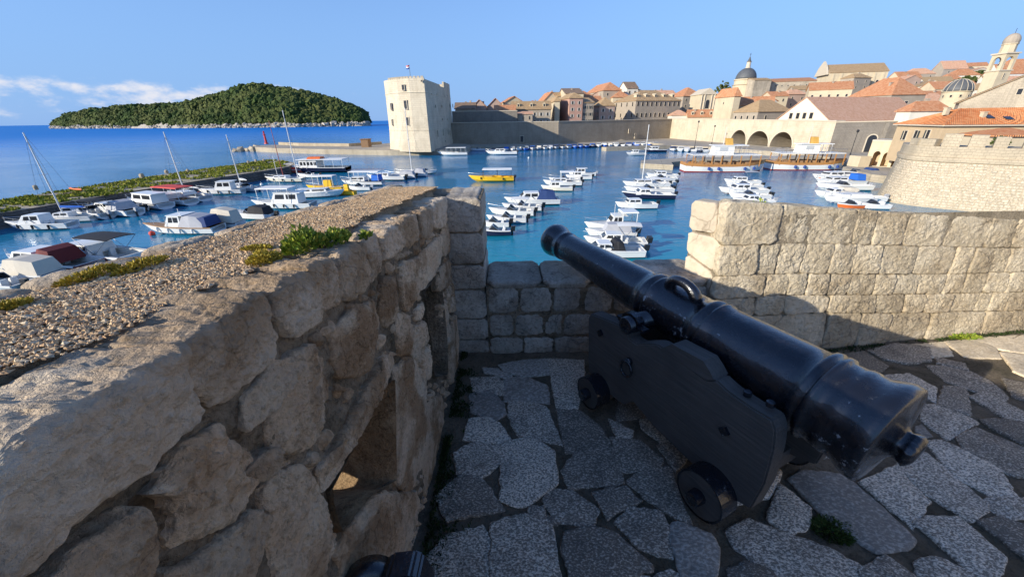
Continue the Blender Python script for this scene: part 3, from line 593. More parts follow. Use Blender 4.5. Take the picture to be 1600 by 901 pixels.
xs = [-.19, .22, .58, .95, 1.44]
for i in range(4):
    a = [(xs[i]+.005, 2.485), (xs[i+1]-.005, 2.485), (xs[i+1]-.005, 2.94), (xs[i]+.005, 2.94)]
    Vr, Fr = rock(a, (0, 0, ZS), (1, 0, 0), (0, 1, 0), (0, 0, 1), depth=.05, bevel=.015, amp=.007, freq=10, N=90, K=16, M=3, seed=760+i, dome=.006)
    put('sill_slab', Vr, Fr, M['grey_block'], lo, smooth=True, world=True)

rw = empty('embrasure_pier', (2.5, 2.8, FLOOR), label='sunlit coursed stone wall with a pale dressed end, right of the cannon', cat='wall')
RO = Vector((1.395, 2.355, FLOOR)); RU = Vector((1.86, .246, 0)).normalized(); RV = Vector((0, .115, 1)).normalized(); RW = RU.cross(RV).normalized()
def crop8(p): return [(1050+x/2.909, 280+y/2.909) for x, y in p]
def ruv(px, py): q = on_pl(px, py, RO, RW)-RO; return q.dot(RU), (q.z)/RV.z
ROWS = [[(285,100),(700,130),(1100,156),(1600,185)], [(268,300),(560,292),(900,300),(1420,312),(1600,313)], [(245,440),(550,430),(900,434),(1200,434),(1600,420)],
        [(238,545),(530,527),(900,526),(1250,521),(1600,514)], [(228,630),(700,607),(950,610),(1250,605),(1600,598)], [(222,700),(683,775),(1100,726),(1600,690)]]
RUV = [np.array(sorted(ruv(*q) for q in crop8(r))) for r in ROWS]
def rowv(k, u):
    if k == 5: return -.02+0*np.asarray(u)
    return np.interp(u, RUV[k][:, 0], RUV[k][:, 1])
VJ = [[288,480,620,830,920,1060,1250,1440,1560,1640], [250,385,475,590,720,820,950,1110,1280,1360,1450,1530,1620], [243,420,530,610,710,805,920,1010,1120,1240,1330,1430,1530,1620],
      [235,380,510,710,800,930,1060,1150,1270,1390,1450,1530,1620], [226,350,500,700,850,990,1170,1280,1420,1530,1620]]
ub = [ruv(*crop8([(x, 500)])[0])[0] for x in (1600,)][0]
for k in range(5):
    us = []
    for x in VJ[k]:
        ymid = (np.interp(x, [p[0] for p in ROWS[k]], [p[1] for p in ROWS[k]])+np.interp(x, [p[0] for p in ROWS[k+1]], [p[1] for p in ROWS[k+1]]))/2
        us.append(ruv(*crop8([(x, ymid)])[0])[0])
    us[0] = .01+rn.uniform(0, .01)
    while us[-1] < 6.4: us.append(us[-1]+rn.uniform(.18, .36))
    for i in range(len(us)-1):
        a0, a1 = us[i], us[i+1]; l = rn.uniform(-.02, .02)
        P = [(a0+.003, rowv(k+1, a0)+.003), ((a0+a1)/2, rowv(k+1, (a0+a1)/2)+.003), (a1-.003, rowv(k+1, a1)+.003), (a1-.003+l, rowv(k, a1)-.003), ((a0+a1)/2, rowv(k, (a0+a1)/2)-.003), (a0+.003+l*(i > 0), rowv(k, a0)-.003)]
        far = a0 > 3.4
        Vr, Fr = rock(P, RO+RW*rn.uniform(-.008, .008), RU, RV, RW, depth=.12 if k == 0 else .05, bevel=.007, amp=.0065, freq=12, N=32 if far else 72, K=8 if far else 20, M=7 if k == 0 else 2, dome=.004, facet=.004, fine=.8, seed=800+k*20+i, jit=.006, ridge=.9, taper=.02)
        put('block', Vr, Fr, M['rough_block'], rw, smooth=True, world=True)
# core and dressed end
P1 = Vector((1.434, 2.49)); P2 = Vector((1.255, 2.71)); zt0 = EYE-.552
core = [(RO.x+.03, RO.y+.016), (RO.x+.03+RU.x*6.4, RO.y+.016+RU.y*6.4), (RO.x+RU.x*6.4, RO.y+.36+RU.y*6.4), (1.33, 2.76)]
mb = MB(); tops = [zt0-.05, RO.z+float(rowv(0, 6.0))-.05, RO.z+float(rowv(0, 6.0))-.20, zt0-.09]
mb.add([(x, y, FLOOR-.3) for x, y in core]+[(x+(.02 if i in (0, 3) else 0), y+(.112 if i < 2 else 0), t) for i, ((x, y), t) in enumerate(zip(core, tops))], [(0, 1, 5, 4), (1, 2, 6, 5), (2, 3, 7, 6), (3, 0, 4, 7), (4, 5, 6, 7)])
mb.put('mortar_core', M['joint_mortar'], rw, world=True)
CU = Vector((P1.x-P2.x, P1.y-P2.y, 0)).normalized(); CO = Vector((P2.x, P2.y, 0)); CW = Vector((CU.y, -CU.x, 0))
if CW.x > 0: CW = -CW
def cuv(px, py): q = on_pl(px, py, CO, CW); return ((q-CO).dot(CU), q.z)
wc = (P1-P2).length
for i, P in enumerate([[(90,95),(210,110),(200,250),(75,230)], [(212,110),(300,104),(275,280),(203,252)], [(73,236),(272,286),(246,440),(63,330)], [(62,338),(244,448),(225,560),(48,470)], [(48,476),(224,566),(215,660),(44,560)]]):
    a = np.array([cuv(*q) for q in crop8(P)]); c = a.mean(0); a[:, 0] = np.clip(a[:, 0], 0, wc-.004)
    Vr, Fr = rock(a, CO+CW*.0, CU, (0, 0, 1), CW, depth=.12, bevel=.008, amp=.003, freq=8, N=72, K=14, M=3, dome=.003, seed=930+i, jit=.002, ridge=.3, taper=.01)
    put('dressed_block', Vr, Fr, M['pale_block'], rw, smooth=True, world=True)
a = [(0, FLOOR-.2), (wc, FLOOR-.2), (wc, ZS-.01), (0, ZS-.01)]
Vr, Fr = rock(a, CO-CW*.004, CU, (0, 0, 1), CW, depth=.1, bevel=.01, amp=.004, N=40, K=6, M=2, seed=950); put('dressed_block', Vr, Fr, M['grey_block'], rw, smooth=True, world=True)
Pt = [(0, 0)]
# rubble slabs closing the top
u = .1; k = 0
while u < 6.2:
    L = rn.uniform(.3, .5); p0 = RO+RU*u; z = FLOOR+float(rowv(0, min(u+L/2, 4)))*RV.z
    n_ = Vector((-RU.y, RU.x, 0)); O = Vector((p0.x, p0.y+.205, FLOOR+float(rowv(0, min(u, 4)))*RV.z-.018))
    sl_ = (float(rowv(0, min(u+L, 4)))-float(rowv(0, min(u, 4))))/L
    Vr, Fr = rock([(0, -.02), (L-.01, -.02), (L-.01, .16), (0, .16)], O-RU*0, (RU.x, RU.y, sl_), (n_.x, n_.y, -.22 if u > .6 else -.06), (0, 0, 1), depth=.06, bevel=.012, amp=.006, N=40, K=8, M=2, seed=960+k)
    put('top_slab', Vr, Fr, M['rough_block'], rw, smooth=True, world=True); u += L; k += 1

# ================================================================== the gun
def gloss_paint():
    m, nt, b, nd, ln = nodes('black_iron')
    g = nd('ShaderNodeNewGeometry'); P = g.outputs['Position']
    n1 = nd('ShaderNodeTexNoise', i_Scale=26., i_Detail=8., i_Roughness=.72); ln(P, n1.inputs[0])
    n2 = nd('ShaderNodeTexNoise', i_Scale=3.2, i_Detail=4.); ln(P, n2.inputs[0])
    sm = nd('ShaderNodeMath', operation='MULTIPLY_ADD'); ln(n2.outputs[0], sm.inputs[0]); sm.inputs[1].default_value = .42; ln(n1.outputs[0], sm.inputs[2])
    r = nd('ShaderNodeMapRange'); ln(sm.outputs[0], r.inputs[0]); r.inputs[1].default_value = .880; r.inputs[2].default_value = .895
    col = mixc(nt, nd, ln, n2.outputs[0], (.004, .0045, .007), (.010, .011, .016)); n5 = nd('ShaderNodeTexNoise', i_Scale=7., i_Detail=9., i_Roughness=.75); ln(P, n5.inputs[0]); r7 = nd('ShaderNodeMapRange'); ln(n5.outputs[0], r7.inputs[0]); r7.inputs[1].default_value = .54; r7.inputs[2].default_value = .68; r7.inputs[4].default_value = .5
    col = mixc(nt, nd, ln, r7.outputs[0], col, (.045, .030, .022)); col = mixc(nt, nd, ln, r.outputs[0], col, (.34, .34, .34))
    ln(col, b.inputs['Base Color'])
    rr = nd('ShaderNodeMapRange'); ln(n1.outputs[0], rr.inputs[0]); rr.inputs[1].default_value = .3; rr.inputs[2].default_value = .7; rr.inputs[3].default_value = .16; rr.inputs[4].default_value = .34; ln(rr.outputs[0], b.inputs['Roughness'])
    b.inputs['Specular IOR Level'].default_value = .62; b.inputs['Coat Weight'].default_value = .6; b.inputs['Coat Roughness'].default_value = .10
    n3 = nd('ShaderNodeTexNoise', i_Scale=46., i_Detail=8., i_Roughness=.66); ln(P, n3.inputs[0])
    bp = nd('ShaderNodeBump', i_Strength=.5, i_Distance=.006); ln(n3.outputs[0], bp.inputs['Height']); ln(bp.outputs[0], b.inputs['Normal'])
gloss_paint()
def tarred():
    m, nt, b, nd, ln = nodes('dark_oak')
    tcx = nd('ShaderNodeTexCoord'); g = nd('ShaderNodeNewGeometry'); cb = nd('ShaderNodeCombineXYZ')
    for i_, ax_, k_ in ((0, (.448, -.894, 0), 2.5), (1, (.894, .448, 0), 34.), (2, (0, 0, 1), 46.)):
        dp = nd('ShaderNodeVectorMath', operation='DOT_PRODUCT'); ln(g.outputs['Position'], dp.inputs[0]); dp.inputs[1].default_value = tuple(v*k_ for v in ax_); ln(dp.outputs['Value'], cb.inputs[i_])
    sc = cb
    n1 = nd('ShaderNodeTexNoise', i_Scale=1.6, i_Detail=6., i_Roughness=.65, i_Distortion=.3); ln(sc.outputs[0], n1.inputs[0])
    n2 = nd('ShaderNodeTexNoise', i_Scale=5., i_Detail=5.); ln(tcx.outputs['Object'], n2.inputs[0])
    col = mixc(nt, nd, ln, n1.outputs[0], (.022, .019, .016), (.24, .205, .17)); col = mixc(nt, nd, ln, n2.outputs[0], col, (.05, .045, .040)); ln(col, b.inputs['Base Color'])
    b.inputs['Roughness'].default_value = .72
    bp = nd('ShaderNodeBump', i_Strength=.7, i_Distance=.006); ln(n1.outputs[0], bp.inputs['Height']); ln(bp.outputs[0], b.inputs['Normal'])
tarred()
AX = Vector((.448, -.894, 0)); RT = Vector((.894, .448, 0)); UP = Vector((0, 0, 1))
WP = Vector((.494, 1.791, FLOOR))                       # outer plane of the left trucks
G = WP+RT*.375
Mz = on_pl(866, 374, G, RT); Br = on_pl(1392, 684, G, RT)
gun = empty('cannon', (1.0, 1.6, FLOOR), label='black painted iron cannon on a dark wooden truck carriage, aimed over the harbour', cat='cannon')
BA = (Br-Mz); BL = BA.length; BA.normalize()
def frac(px, py=None):
    y = 374+(px-866)*(684-374)/(1392-866); return (on_pl(px, y, G, RT)-Mz).length/BL
f1, f2_, f3 = frac(1022), frac(1108), frac(1288)
prof = [(-.012, .062), (-.012, .098), (-.004, .122), (.006, .128), (.018, .127), (.032, .119), (.052, .109), (.066, .104), (.070, .109), (.080, .109), (.084, .102), (.10, .1015),
        (f1-.012, .128), (f1-.010, .139), (f1, .143), (f1+.008, .140), (f1+.010, .130), (f1+.014, .130), (f1+.016, .140), (f1+.022, .140), (f1+.025, .132), (f2_-.014, .139), (f2_-.012, .150), (f2_-.004, .154), (f2_+.004, .152), (f2_+.007, .143), (f2_+.011, .143), (f2_+.013, .155), (f2_+.018, .155), (f2_+.022, .147),
        (f3-.024, .163), (f3-.021, .174), (f3-.012, .178), (f3-.008, .165), (f3-.004, .165), (f3-.002, .179), (f3+.006, .177), (f3+.009, .166), (.93, .168), (.935, .173), (.945, .173), (.949, .169), (.962, .172), (.972, .182), (.985, .192), (.998, .189), (1.0, .180), (1.002, .15), (1.006, .10), (1.008, .070), (1.011, .056), (1.016, .050), (1.021, .056), (1.028, .058), (1.034, .046), (1.036, .025)]
fine = []
for (a0, r0), (a1, r1) in zip(prof, prof[1:]):
    n = max(1, int((a1-a0)/.02)); fine += [(a0+(a1-a0)*i/n, r0+(r1-r0)*i/n) for i in range(n)]
fine.append(prof[-1])
mb = MB().lathe([(d*BL, r*(1+.05*min(1, max(0, (d-.1)/.3)))) for d, r in fine], Mz, BA, 72)
V = np.array(mb.v); ax = np.array(BA); rel = V-np.array(Mz); rad = rel-np.outer(rel@ax, ax); rl = np.linalg.norm(rad, axis=1); ru = rad/np.maximum(rl, 1e-5)[:, None]
V += ru*(fbm(V*9, 4, 51)*.0030+fbm(V*30, 3, 52)*.0014)[:, None]
tail = rel@ax > 1.015*BL
V[tail] += ru[tail]*(fbm(V[tail]*22, 3, 53)*.022)[:, None]
barrel = put('barrel', V, mb.f, M['black_iron'], gun, smooth=True, world=True, fixn=True)
plain('bore_dark', (.006, .006, .006), .9)
MB().lathe([(-.016*BL, .06), (-.0145*BL, .06)], Mz, BA, 32).put('bore', M['bore_dark'], gun, world=True)
# trunnions
ft = frac(1040); Tc = Mz+BA*(ft*BL)-UP*.055
tr = MB(); 
for s in (-1, 1): MB().lathe([(.10, .062), (.135, .060), (.14, .049), (.285, .048), (.290, .043), (.292, .02)], Tc, RT*s, 28).put('trunnion', M['black_iron'], gun, smooth=True, world=True)
# lifting handle (dolphin) on top
fd = frac(1066)
for s in (-1,):
    pts = []; 
    for k in range(13):
        t = math.pi*k/12; c_ = Mz+BA*((fd-.0)*BL)+BA*(-math.cos(t)*.082)
        rr_ = .138; up_ = (UP*math.cos(.22)+RT*s*math.sin(.22)).normalized()
        pts.append(c_+up_*(rr_-.008+math.sin(t)**.8*.075))
    MB().tube(pts, [.034, .032, .030, .028, .027, .026, .026, .026, .027, .028, .030, .032, .034], 14).put('lifting_handle', M['black_iron'], gun, smooth=True, world=True)
# carriage cheeks
def crop6(p): return [(880+x/2.3717, 470+y/2.3717) for x, y in p]
CP = WP+RT*.095
outline = crop6([(92,62),(102,46),(205,88),(238,104),(243,140),(270,160),(310,158),(345,160),(372,176),(530,292),(565,292),(610,335),(700,398),(772,440),(786,485),(778,560),(745,680),(692,772),(600,720),(430,560),(330,462),(258,374),(222,386),(150,330),(92,262)])
def cz(px, py): q = on_pl(px, py, CP, RT); return ((q-CP).dot(AX), q.z)
cp = [cz(*p) for p in outline]
blk = [cz(*p) for p in crop6([(366,176),(405,160),(520,222),(545,262),(560,292),(530,293)])]
for s in (0, 1):
    O = CP+RT*(0 if s == 0 else .56-.085)
    ch = MB().prism(cp, Vector((O.x, O.y, 0)), AX, UP, RT, .085).put('carriage_cheek', M['dark_oak'], gun, world=True)
    bm = bmesh.new(); bm.from_mesh(ch.data); bmesh.ops.bevel(bm, geom=[e for e in bm.edges], offset=.007, segments=2, affect='EDGES', clamp_overlap=True); bm.to_mesh(ch.data); bm.free()
    MB().prism([(u, v+.001) for u, v in blk], Vector((O.x, O.y, 0))-RT*.003, AX, UP, RT, .091).put('cheek_step', M['dark_oak'], gun, world=True)
    # iron cap square over the trunnion
    q = Tc+RT*(-.235 if s == 0 else .235)
    cap = MB(); pts = [(-.10, .010), (-.066, .010), (-.060, .036), (-.036, .058), (0, .066), (.036, .058), (.060, .036), (.066, .010), (.10, .010), (.10, -.004), (.055, -.004), (.050, .026), (.028, .044), (0, .050), (-.028, .044), (-.050, .026), (-.055, -.004), (-.10, -.004)]
    cap.prism(pts, q-RT*.022, AX, UP, RT, .044).put('cap_square', M['black_iron'], gun, world=True)
    bl = MB()
    for px, py in ((140, 118), (600, 480)):
        u, v = cz(*crop6([(px, py)])[0]); c_ = CP+AX*u; c_.z = v; c_ += RT*((-.006) if s == 0 else .56+.0)
        MB().obox(c_, RT*.008, (AX+UP)*.012, (UP-AX)*.012).put('bolt_plate', M['black_iron'], gun, world=True)
    for k, (px, py) in enumerate(((190, 72), (220, 84), (655, 358), (740, 398))):
        u, v = cz(*crop6([(px, py)])[0]); c_ = CP+AX*u+RT*(.045 if s == 0 else .51); c_.z = v+.004
        MB().lathe([(-.01, .016), (.010, .016), (.014, .010)], c_, UP, 8).put('bolt', M['black_iron'], gun, world=True)
    # ring bolt
    u, v = cz(*crop6([(248, 222)])[0]); c_ = CP+AX*u+RT*(-.004 if s == 0 else .564); c_.z = v
    sgn = -1 if s == 0 else 1
    MB().lathe([(0, .022), (.018, .020), (.022, .012)], c_, RT*sgn, 12).put('eye_bolt', M['black_iron'], gun, smooth=True, world=True)
    MB().tube([c_+RT*sgn*.020+UP*(-.042+.046*math.cos(2*math.pi*k/20))+AX*(.040*math.sin(2*math.pi*k/20)) for k in range(21)], .0075, 8).put('iron_ring', M['black_iron'], gun, smooth=True, world=True)
# bed, transom and axles
a0, a1 = min(p[0] for p in cp), max(p[0] for p in cp)
zb = FLOOR+.13
mid = CP+RT*.28
MB().obox(Vector((mid.x, mid.y, FLOOR+.30))+AX*(a0+.10), RT*.20, AX*.05, UP*.12).put('transom', M['dark_oak'], gun, world=True)
MB().obox(Vector((mid.x, mid.y, FLOOR+.32))+AX*(a0+.62), RT*.195, AX*.34, UP*.03).put('stool_bed', M['dark_oak'], gun, world=True)
MB().prism([(0, 0), (.34, 0), (.34, .05), (.02, .16)], Vector((mid.x, mid.y, FLOOR+.352))+AX*(a0+.62)-RT*.07, AX, UP, RT, .14).put('quoin', M['dark_oak'], gun, world=True)
wheels = [(918, 612, .098), (1092, 772, .112)]
for px, py, rad_ in wheels:
    h = on_pl(px, py, WP, RT); al = (h-WP).dot(AX); base = WP+AX*al; c0 = Vector((base.x, base.y, FLOOR+.012+rad_))
    MB().obox(c0+RT*.375, RT*.30, AX*.055, UP*.055).put('axle', M['dark_oak'], gun, world=True)
    for s in (0, 1):
        c_ = c0+RT*(0 if s == 0 else .75); d = RT if s == 0 else -RT
        w = MB().lathe([(0, rad_-.016), (.0, rad_-.006), (.004, rad_), (.088, rad_), (.092, rad_-.006), (.092, rad_-.02)], c_, d, 40).put('wheel', M['dark_oak'], gun, smooth=False, world=True)
        MB().lathe([(-.002, rad_-.004), (-.002, rad_+.003), (.094, rad_+.003), (.094, rad_-.004)], c_, d, 40, cap=False).put('iron_tyre', M['black_iron'], w, smooth=False, world=False)
        w2 = bpy.context.scene.objects[-1] if False else None
        MB().lathe([(-.050, .026), (-.046, .034), (.0, .036)], c_, d, 12).put('axle_end', M['black_iron'], gun, world=True)
# tyres were built in world space: hang them on their wheels without moving them
for o in list(C.objects):
    if o.name.startswith('iron_tyre'): o.location = -gun.location

# corner of a second black carriage at the very bottom of the view, by the loophole
cg = empty('carriage_corner', (-.30, .45, FLOOR), label='corner of a black painted gun carriage at bottom edge beside the loophole', cat='gun carriage')
def near(px, py, t): d = ray(px, py); return ORI+d*t
q = near(625, 875, .98)
pl = [(-.075, -.28), (.075, -.28), (.075, -.03), (.052, .030), (.034, .043), (-.020, .043), (-.040, .026), (-.062, -.08)]
ch = MB().prism(pl, Vector((q.x+.012, q.y-.005, q.z)), (1, .1, 0), (0, .12, 1), (0, -1, .05), .07).put('cheek_board', M['black_iron'], cg, world=True)
bm = bmesh.new(); bm.from_mesh(ch.data); bmesh.ops.bevel(bm, geom=list(bm.edges), offset=.006, segments=2, affect='EDGES'); bm.to_mesh(ch.data); bm.free()
q = near(578, 925, .95)
MB().lathe([(-.03, .06), (-.028, .075), (.028, .075), (.03, .06)], q, (.3, -1, .5), 32).put('wheel', M['black_iron'], cg, smooth=True, world=True)
q2 = Vector((-.30, .42, FLOOR)); MB().box(-.40, -.20, .30, .52, FLOOR, q.z-.02).put('carriage_bed', M['black_iron'], cg, world=True)

# ================================================================== plants on and by the walls
islands('leaf_green', [(.10, .17, .018), (.20, .28, .03), (.34, .36, .045), (.14, .22, .026), (.44, .40, .06)], rough=.5)
islands('leaf_yellow', [(.42, .29, .025), (.56, .42, .05), (.30, .23, .03), (.48, .38, .06)], rough=.7)
islands('moss_green', [(.020, .040, .008), (.035, .060, .012), (.015, .028, .008), (.05, .07, .015)], rough=.8)
islands('tuft_green', [(.05, .085, .015), (.09, .13, .025), (.04, .07, .014), (.13, .15, .04)], rough=.8)
def leaves(P, D, L, W, seed, curl=.25):
    """small folded leaf blades at P pointing along D"""
    r = np.random.RandomState(seed); n = len(P); D = D/np.linalg.norm(D, axis=1)[:, None]
    A = np.cross(D, r.randn(n, 3)); A /= np.linalg.norm(A, axis=1)[:, None]; Nn = np.cross(A, D)
    L = np.asarray(L)[:, None]; W = np.asarray(W)[:, None]
    v = [P, P+D*L*.45+A*W*.5+Nn*L*curl*.3, P+D*L*.5-Nn*L*curl*.15, P+D*L*.45-A*W*.5+Nn*L*curl*.3, P+D*L-Nn*L*curl*.3]
    V = np.stack(v, 1).reshape(-1, 3); base = (np.arange(n)*5)[:, None, None]
    return V, (np.array([(0, 1, 2), (0, 2, 3), (1, 4, 2), (2, 4, 3)])[None]+base).reshape(-1, 3)
def tuft(name, label, cat, c, rx, ry, h, n, L, mat, seed, rng=.5, group=None, wide=.7):
    r = np.random.RandomState(seed); root = empty(name, c, label=label, cat=cat, group=group)
    u = r.rand(n)**.5; a = r.rand(n)*6.283; P = np.c_[u*np.cos(a)*rx, u*np.sin(a)*ry, r.rand(n)*h*(1-u*u*.7)]
    P[:, 2] *= (1+.6*noise(P*30+seed, 3))
    D = np.c_[np.cos(a)*u+r.randn(n)*.4, np.sin(a)*u+r.randn(n)*.4, .7+rng*r.rand(n)]
    V, F = leaves(P, D, L*(.6+.8*r.rand(n)), L*wide*(.6+.6*r.rand(n)), seed)
    put('foliage', V, F, mat, root)
    mb = MB()
    for k in range(7):
        a = r.rand()*6.28; e = Vector((math.cos(a)*rx*.6*r.rand(), math.sin(a)*ry*.6*r.rand(), h*.8)); mb.tube([(e.x*.4, e.y*.4, -.004), e*.6, e], [.002, .0015, .001], 5)
    mb.put('stem', M['moss_green'], root)
    return root
def top_at(px, py, dz=0.0):
    p = on_z(px, py, EYE-.3)
    for _ in range(4): p = on_z(px, py, wtop(p.y)+.015)
    return Vector((p.x, p.y, p.z+dz))
p = top_at(478, 388); tuft('samphire_plant', 'bushy green plant growing on the pebbled wall top', 'plant', p, .042, .065, .046, 620, .014, M['leaf_green'], 1, 1.0)
p = top_at(525, 378); tuft('samphire_plant', 'lower yellow green plant on wall top, right of the bushy one', 'plant', p, .032, .06, .028, 420, .012, M['leaf_green'], 2, 1.0)
p = top_at(415, 410); tuft('moss_cushion', 'rounded yellow moss cushion on wall top beside the green plant', 'moss', p, .032, .036, .024, 900, .007, M['leaf_yellow'], 3)
p = top_at(402, 390); tuft('moss_cushion', 'thin yellow moss strip behind the rounded cushion on wall top', 'moss', p, .035, .02, .012, 400, .007, M['leaf_yellow'], 4)
p = top_at(222, 418); tuft('moss_cushion', 'yellow moss patch at outer wall edge near the maroon boat', 'moss', p, .02, .06, .014, 500, .008, M['leaf_yellow'], 5)
p = top_at(140, 434); tuft('moss_cushion', 'yellow moss streak on outer wall edge below the cream covered boat', 'moss', p, .02, .06, .014, 500, .008, M['leaf_yellow'], 6)
p = top_at(12, 484); tuft('moss_cushion', 'small yellow moss at the left edge of wall top', 'moss', p, .015, .03, .010, 240, .008, M['leaf_yellow'], 7)
p = top_at(573, 372); tuft('weed', 'tiny green weed in a joint of the left coping', 'plant', p, .012, .02, .018, 60, .014, M['leaf_green'], 8)
def on_rtop(px, py): return on_z(px, py, EYE-.56)
tuft('weed', 'small green weed growing on top of the right wall', 'plant', Vector((1.72, 2.62, EYE-.588)), .075, .03, .05, 260, .02, M['leaf_green'], 9, 1.)
q = on_z(1503, 527, FLOOR); tuft('weed', 'bright green weed at foot of sunlit right wall', 'plant', Vector((q.x, q.y-.02, FLOOR)), .12, .03, .035, 260, .022, M['leaf_green'], 10)
q = on_z(1300, 828, FLOOR); tuft('grass_tuft', 'dark green grass tuft between paving stones behind the cannon wheel', 'grass', q, .085, .06, .010, 900, .016, M['tuft_green'], 11, .6)
# moss and grass in the joints along the walls: uncountable
r = np.random.RandomState(12); n = 5200
Y0 = r.rand(n)*2.6-.1; X0 = XF+.03+np.abs(r.randn(n))*.05*(1+.6*np.sin(Y0*7)); P = np.c_[X0, Y0, np.full(n, FLOOR)]
n3 = 1800; U0 = r.rand(n3)*4.2; Q = np.array([[RO.x+RU.x*u-.0, RO.y+RU.y*u-.02-abs(r.randn())*.03, FLOOR] for u in U0]); P = np.vstack([P, Q])
keep = noise(np.c_[P[:, :2]*5, P[:, 2]*0], 77) > -.12; P = P[keep]
D = np.c_[r.randn(len(P), 2)*.6, np.ones(len(P))]
V, F = leaves(P, D, .012+.016*r.rand(len(P)), .006+.006*r.rand(len(P)), 13)
prop(put('ground_moss', V, F, M['moss_green']), 'dark moss and fine grass along the foot of the walls', 'moss', kind='stuff')

# ================================================================== far setting: island, breakwaters, quays
def far_stone(): pass
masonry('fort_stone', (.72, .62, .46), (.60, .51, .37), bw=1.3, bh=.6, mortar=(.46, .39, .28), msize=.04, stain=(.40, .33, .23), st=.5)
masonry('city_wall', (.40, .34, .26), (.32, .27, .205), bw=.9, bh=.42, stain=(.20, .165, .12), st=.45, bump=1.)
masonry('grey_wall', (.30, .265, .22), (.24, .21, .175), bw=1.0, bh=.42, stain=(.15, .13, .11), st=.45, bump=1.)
masonry('bastion_stone', (.57, .47, .33), (.48, .39, .27), bw=.62, bh=.34, mortar=(.49, .40, .285), msize=.02, stain=(.30, .25, .18), st=.45, bump=.9, dist=.06)
masonry('jetty_stone', (.20, .18, .155), (.145, .13, .115), bw=1.2, bh=.5, mortar=(.06, .05, .045), msize=.06, stain=(.05, .045, .04), st=.5, bump=1., dist=.12)
masonry('quay_stone', (.52, .44, .32), (.44, .37, .27), bw=1.6, bh=.5, stain=(.22, .18, .12), st=.4)
masonry('paving_far', (.48, .42, .34), (.42, .37, .29), bw=2, bh=2, st=.3)
plaster('plaster_cream', (.66, .55, .38)); plaster('plaster_white', (.80, .74, .62)); plaster('plaster_pink', (.56, .34, .26)); plaster('plaster_grey', (.44, .37, .29)); plaster('plaster_ochre', (.60, .45, .28)); plaster('plaster_rose', (.52, .37, .29))
masonry('stone_house', (.58, .49, .37), (.50, .42, .31), st=.4)
tiles('roof_orange', (.60, .24, .10), (.48, .18, .075), (.68, .37, .20)); tiles('roof_tan', (.46, .30, .15), (.38, .24, .12), (.54, .37, .20)); tiles('roof_brown', (.26, .17, .11), (.20, .135, .09), (.34, .22, .14)); tiles('roof_salmon', (.74, .40, .24), (.62, .32, .18), (.80, .50, .33))
plain('lead_grey', (.10, .105, .11), .6, var=.3, scale=.8); plain('pane_dark', (.03, .032, .036), .15, var=.2); plain('trim_stone', (.60, .51, .38), .85); plain('shutter_dark', (.035, .045, .045), .6); plain('shutter_light', (.55, .52, .46), .6)
plain('red_paint', (.55, .03, .025), .4); plain('iron_dark', (.03, .03, .032), .5); plain('flag_white', (.75, .75, .75), .8); plain('flag_blue', (.02, .05, .3), .8)
islands('pine_crowns', [(.016, .038, .008), (.045, .080, .014), (.024, .050, .010), (.075, .11, .022), (.035, .060, .014), (.10, .125, .03)], rough=.9, bump=.6, scale=.5, patch=.012)
islands('grass_tufts', [(.13, .18, .015), (.24, .28, .025), (.34, .32, .04), (.10, .14, .014), (.38, .32, .07)], rough=.9)
def island_ground():
    m, nt, b, nd, ln = nodes('island_rock')
    g = nd('ShaderNodeNewGeometry'); sp = nd('ShaderNodeSeparateXYZ'); ln(g.outputs['Position'], sp.inputs[0])
    n1 = nd('ShaderNodeTexNoise', i_Scale=.06, i_Detail=8., i_Roughness=.7); ln(g.outputs['Position'], n1.inputs[0])
    a = nd('ShaderNodeMath', operation='MULTIPLY_ADD'); ln(n1.outputs[0], a.inputs[0]); a.inputs[1].default_value = -16; ln(sp.outputs[2], a.inputs[2])
    r = nd('ShaderNodeMapRange'); ln(a.outputs[0], r.inputs[0]); r.inputs[1].default_value = 3; r.inputs[2].default_value = 8
    rock_ = mixc(nt, nd, ln, n1.outputs[0], (.30, .26, .21), (.58, .52, .43)); ln(mixc(nt, nd, ln, r.outputs[0], rock_, (.03, .045, .015)), b.inputs['Base Color']); b.inputs['Roughness'].default_value = .95
    bp = nd('ShaderNodeBump', i_Strength=1., i_Distance=6.); ln(n1.outputs[0], bp.inputs['Height']); ln(bp.outputs[0], b.inputs['Normal'])
island_ground()
TOP = [(78, 196, 1500), (92, 186, 1480), (110, 177, 1450), (140, 169, 1400), (200, 163, 1330), (265, 161, 1260), (315, 152, 1210), (350, 142, 1190), (375, 135.5, 1180), (400, 132.5, 1180), (430, 133, 1180), (452, 138, 1180), (476, 143, 1190), (500, 148, 1190), (526, 153, 1190), (546, 161, 1190), (560, 169, 1180), (571, 177, 1180), (577, 191, 1180)]
tp = [on_y(x, y, Y) for x, y, Y in TOP]; ks = np.linspace(0, 1, len(tp))
NS, NT = 150, 41; V = []
for s in np.linspace(0, 1, NS):
    X, Y, H = [np.interp(s, ks, [p[i] for p in tp]) for i in range(3)]; H = max(1.0, H-9)
    W = 60+150*math.sin(math.pi*min(1, max(0, s)))**.6; d = Vector((X, Y, 0)).normalized()
    for t in np.linspace(-1, 1, NT): V.append((X-d.x*W*t, Y-d.y*W*t, H*(1-abs(t)**1.7) if abs(t) < 1 else -4))
V = np.array(V); V[:, 2] += fbm(V*np.array([.012, .012, 0]), 4, 5)*9*np.clip(V[:, 2]/15, 0, 1)
lowm = (V[:, 2] < 14) & (V[:, 2] > -3); V[lowm, 2] = np.maximum(V[lowm, 2], 3+5*np.abs(fbm(V[lowm]*.03, 4, 9)))
ed = np.abs(np.tile(np.linspace(-1, 1, NT), NS)) > .99; V[ed, 0] += fbm(V[ed]*.02, 4, 3)*25; V[ed, 2] = -3
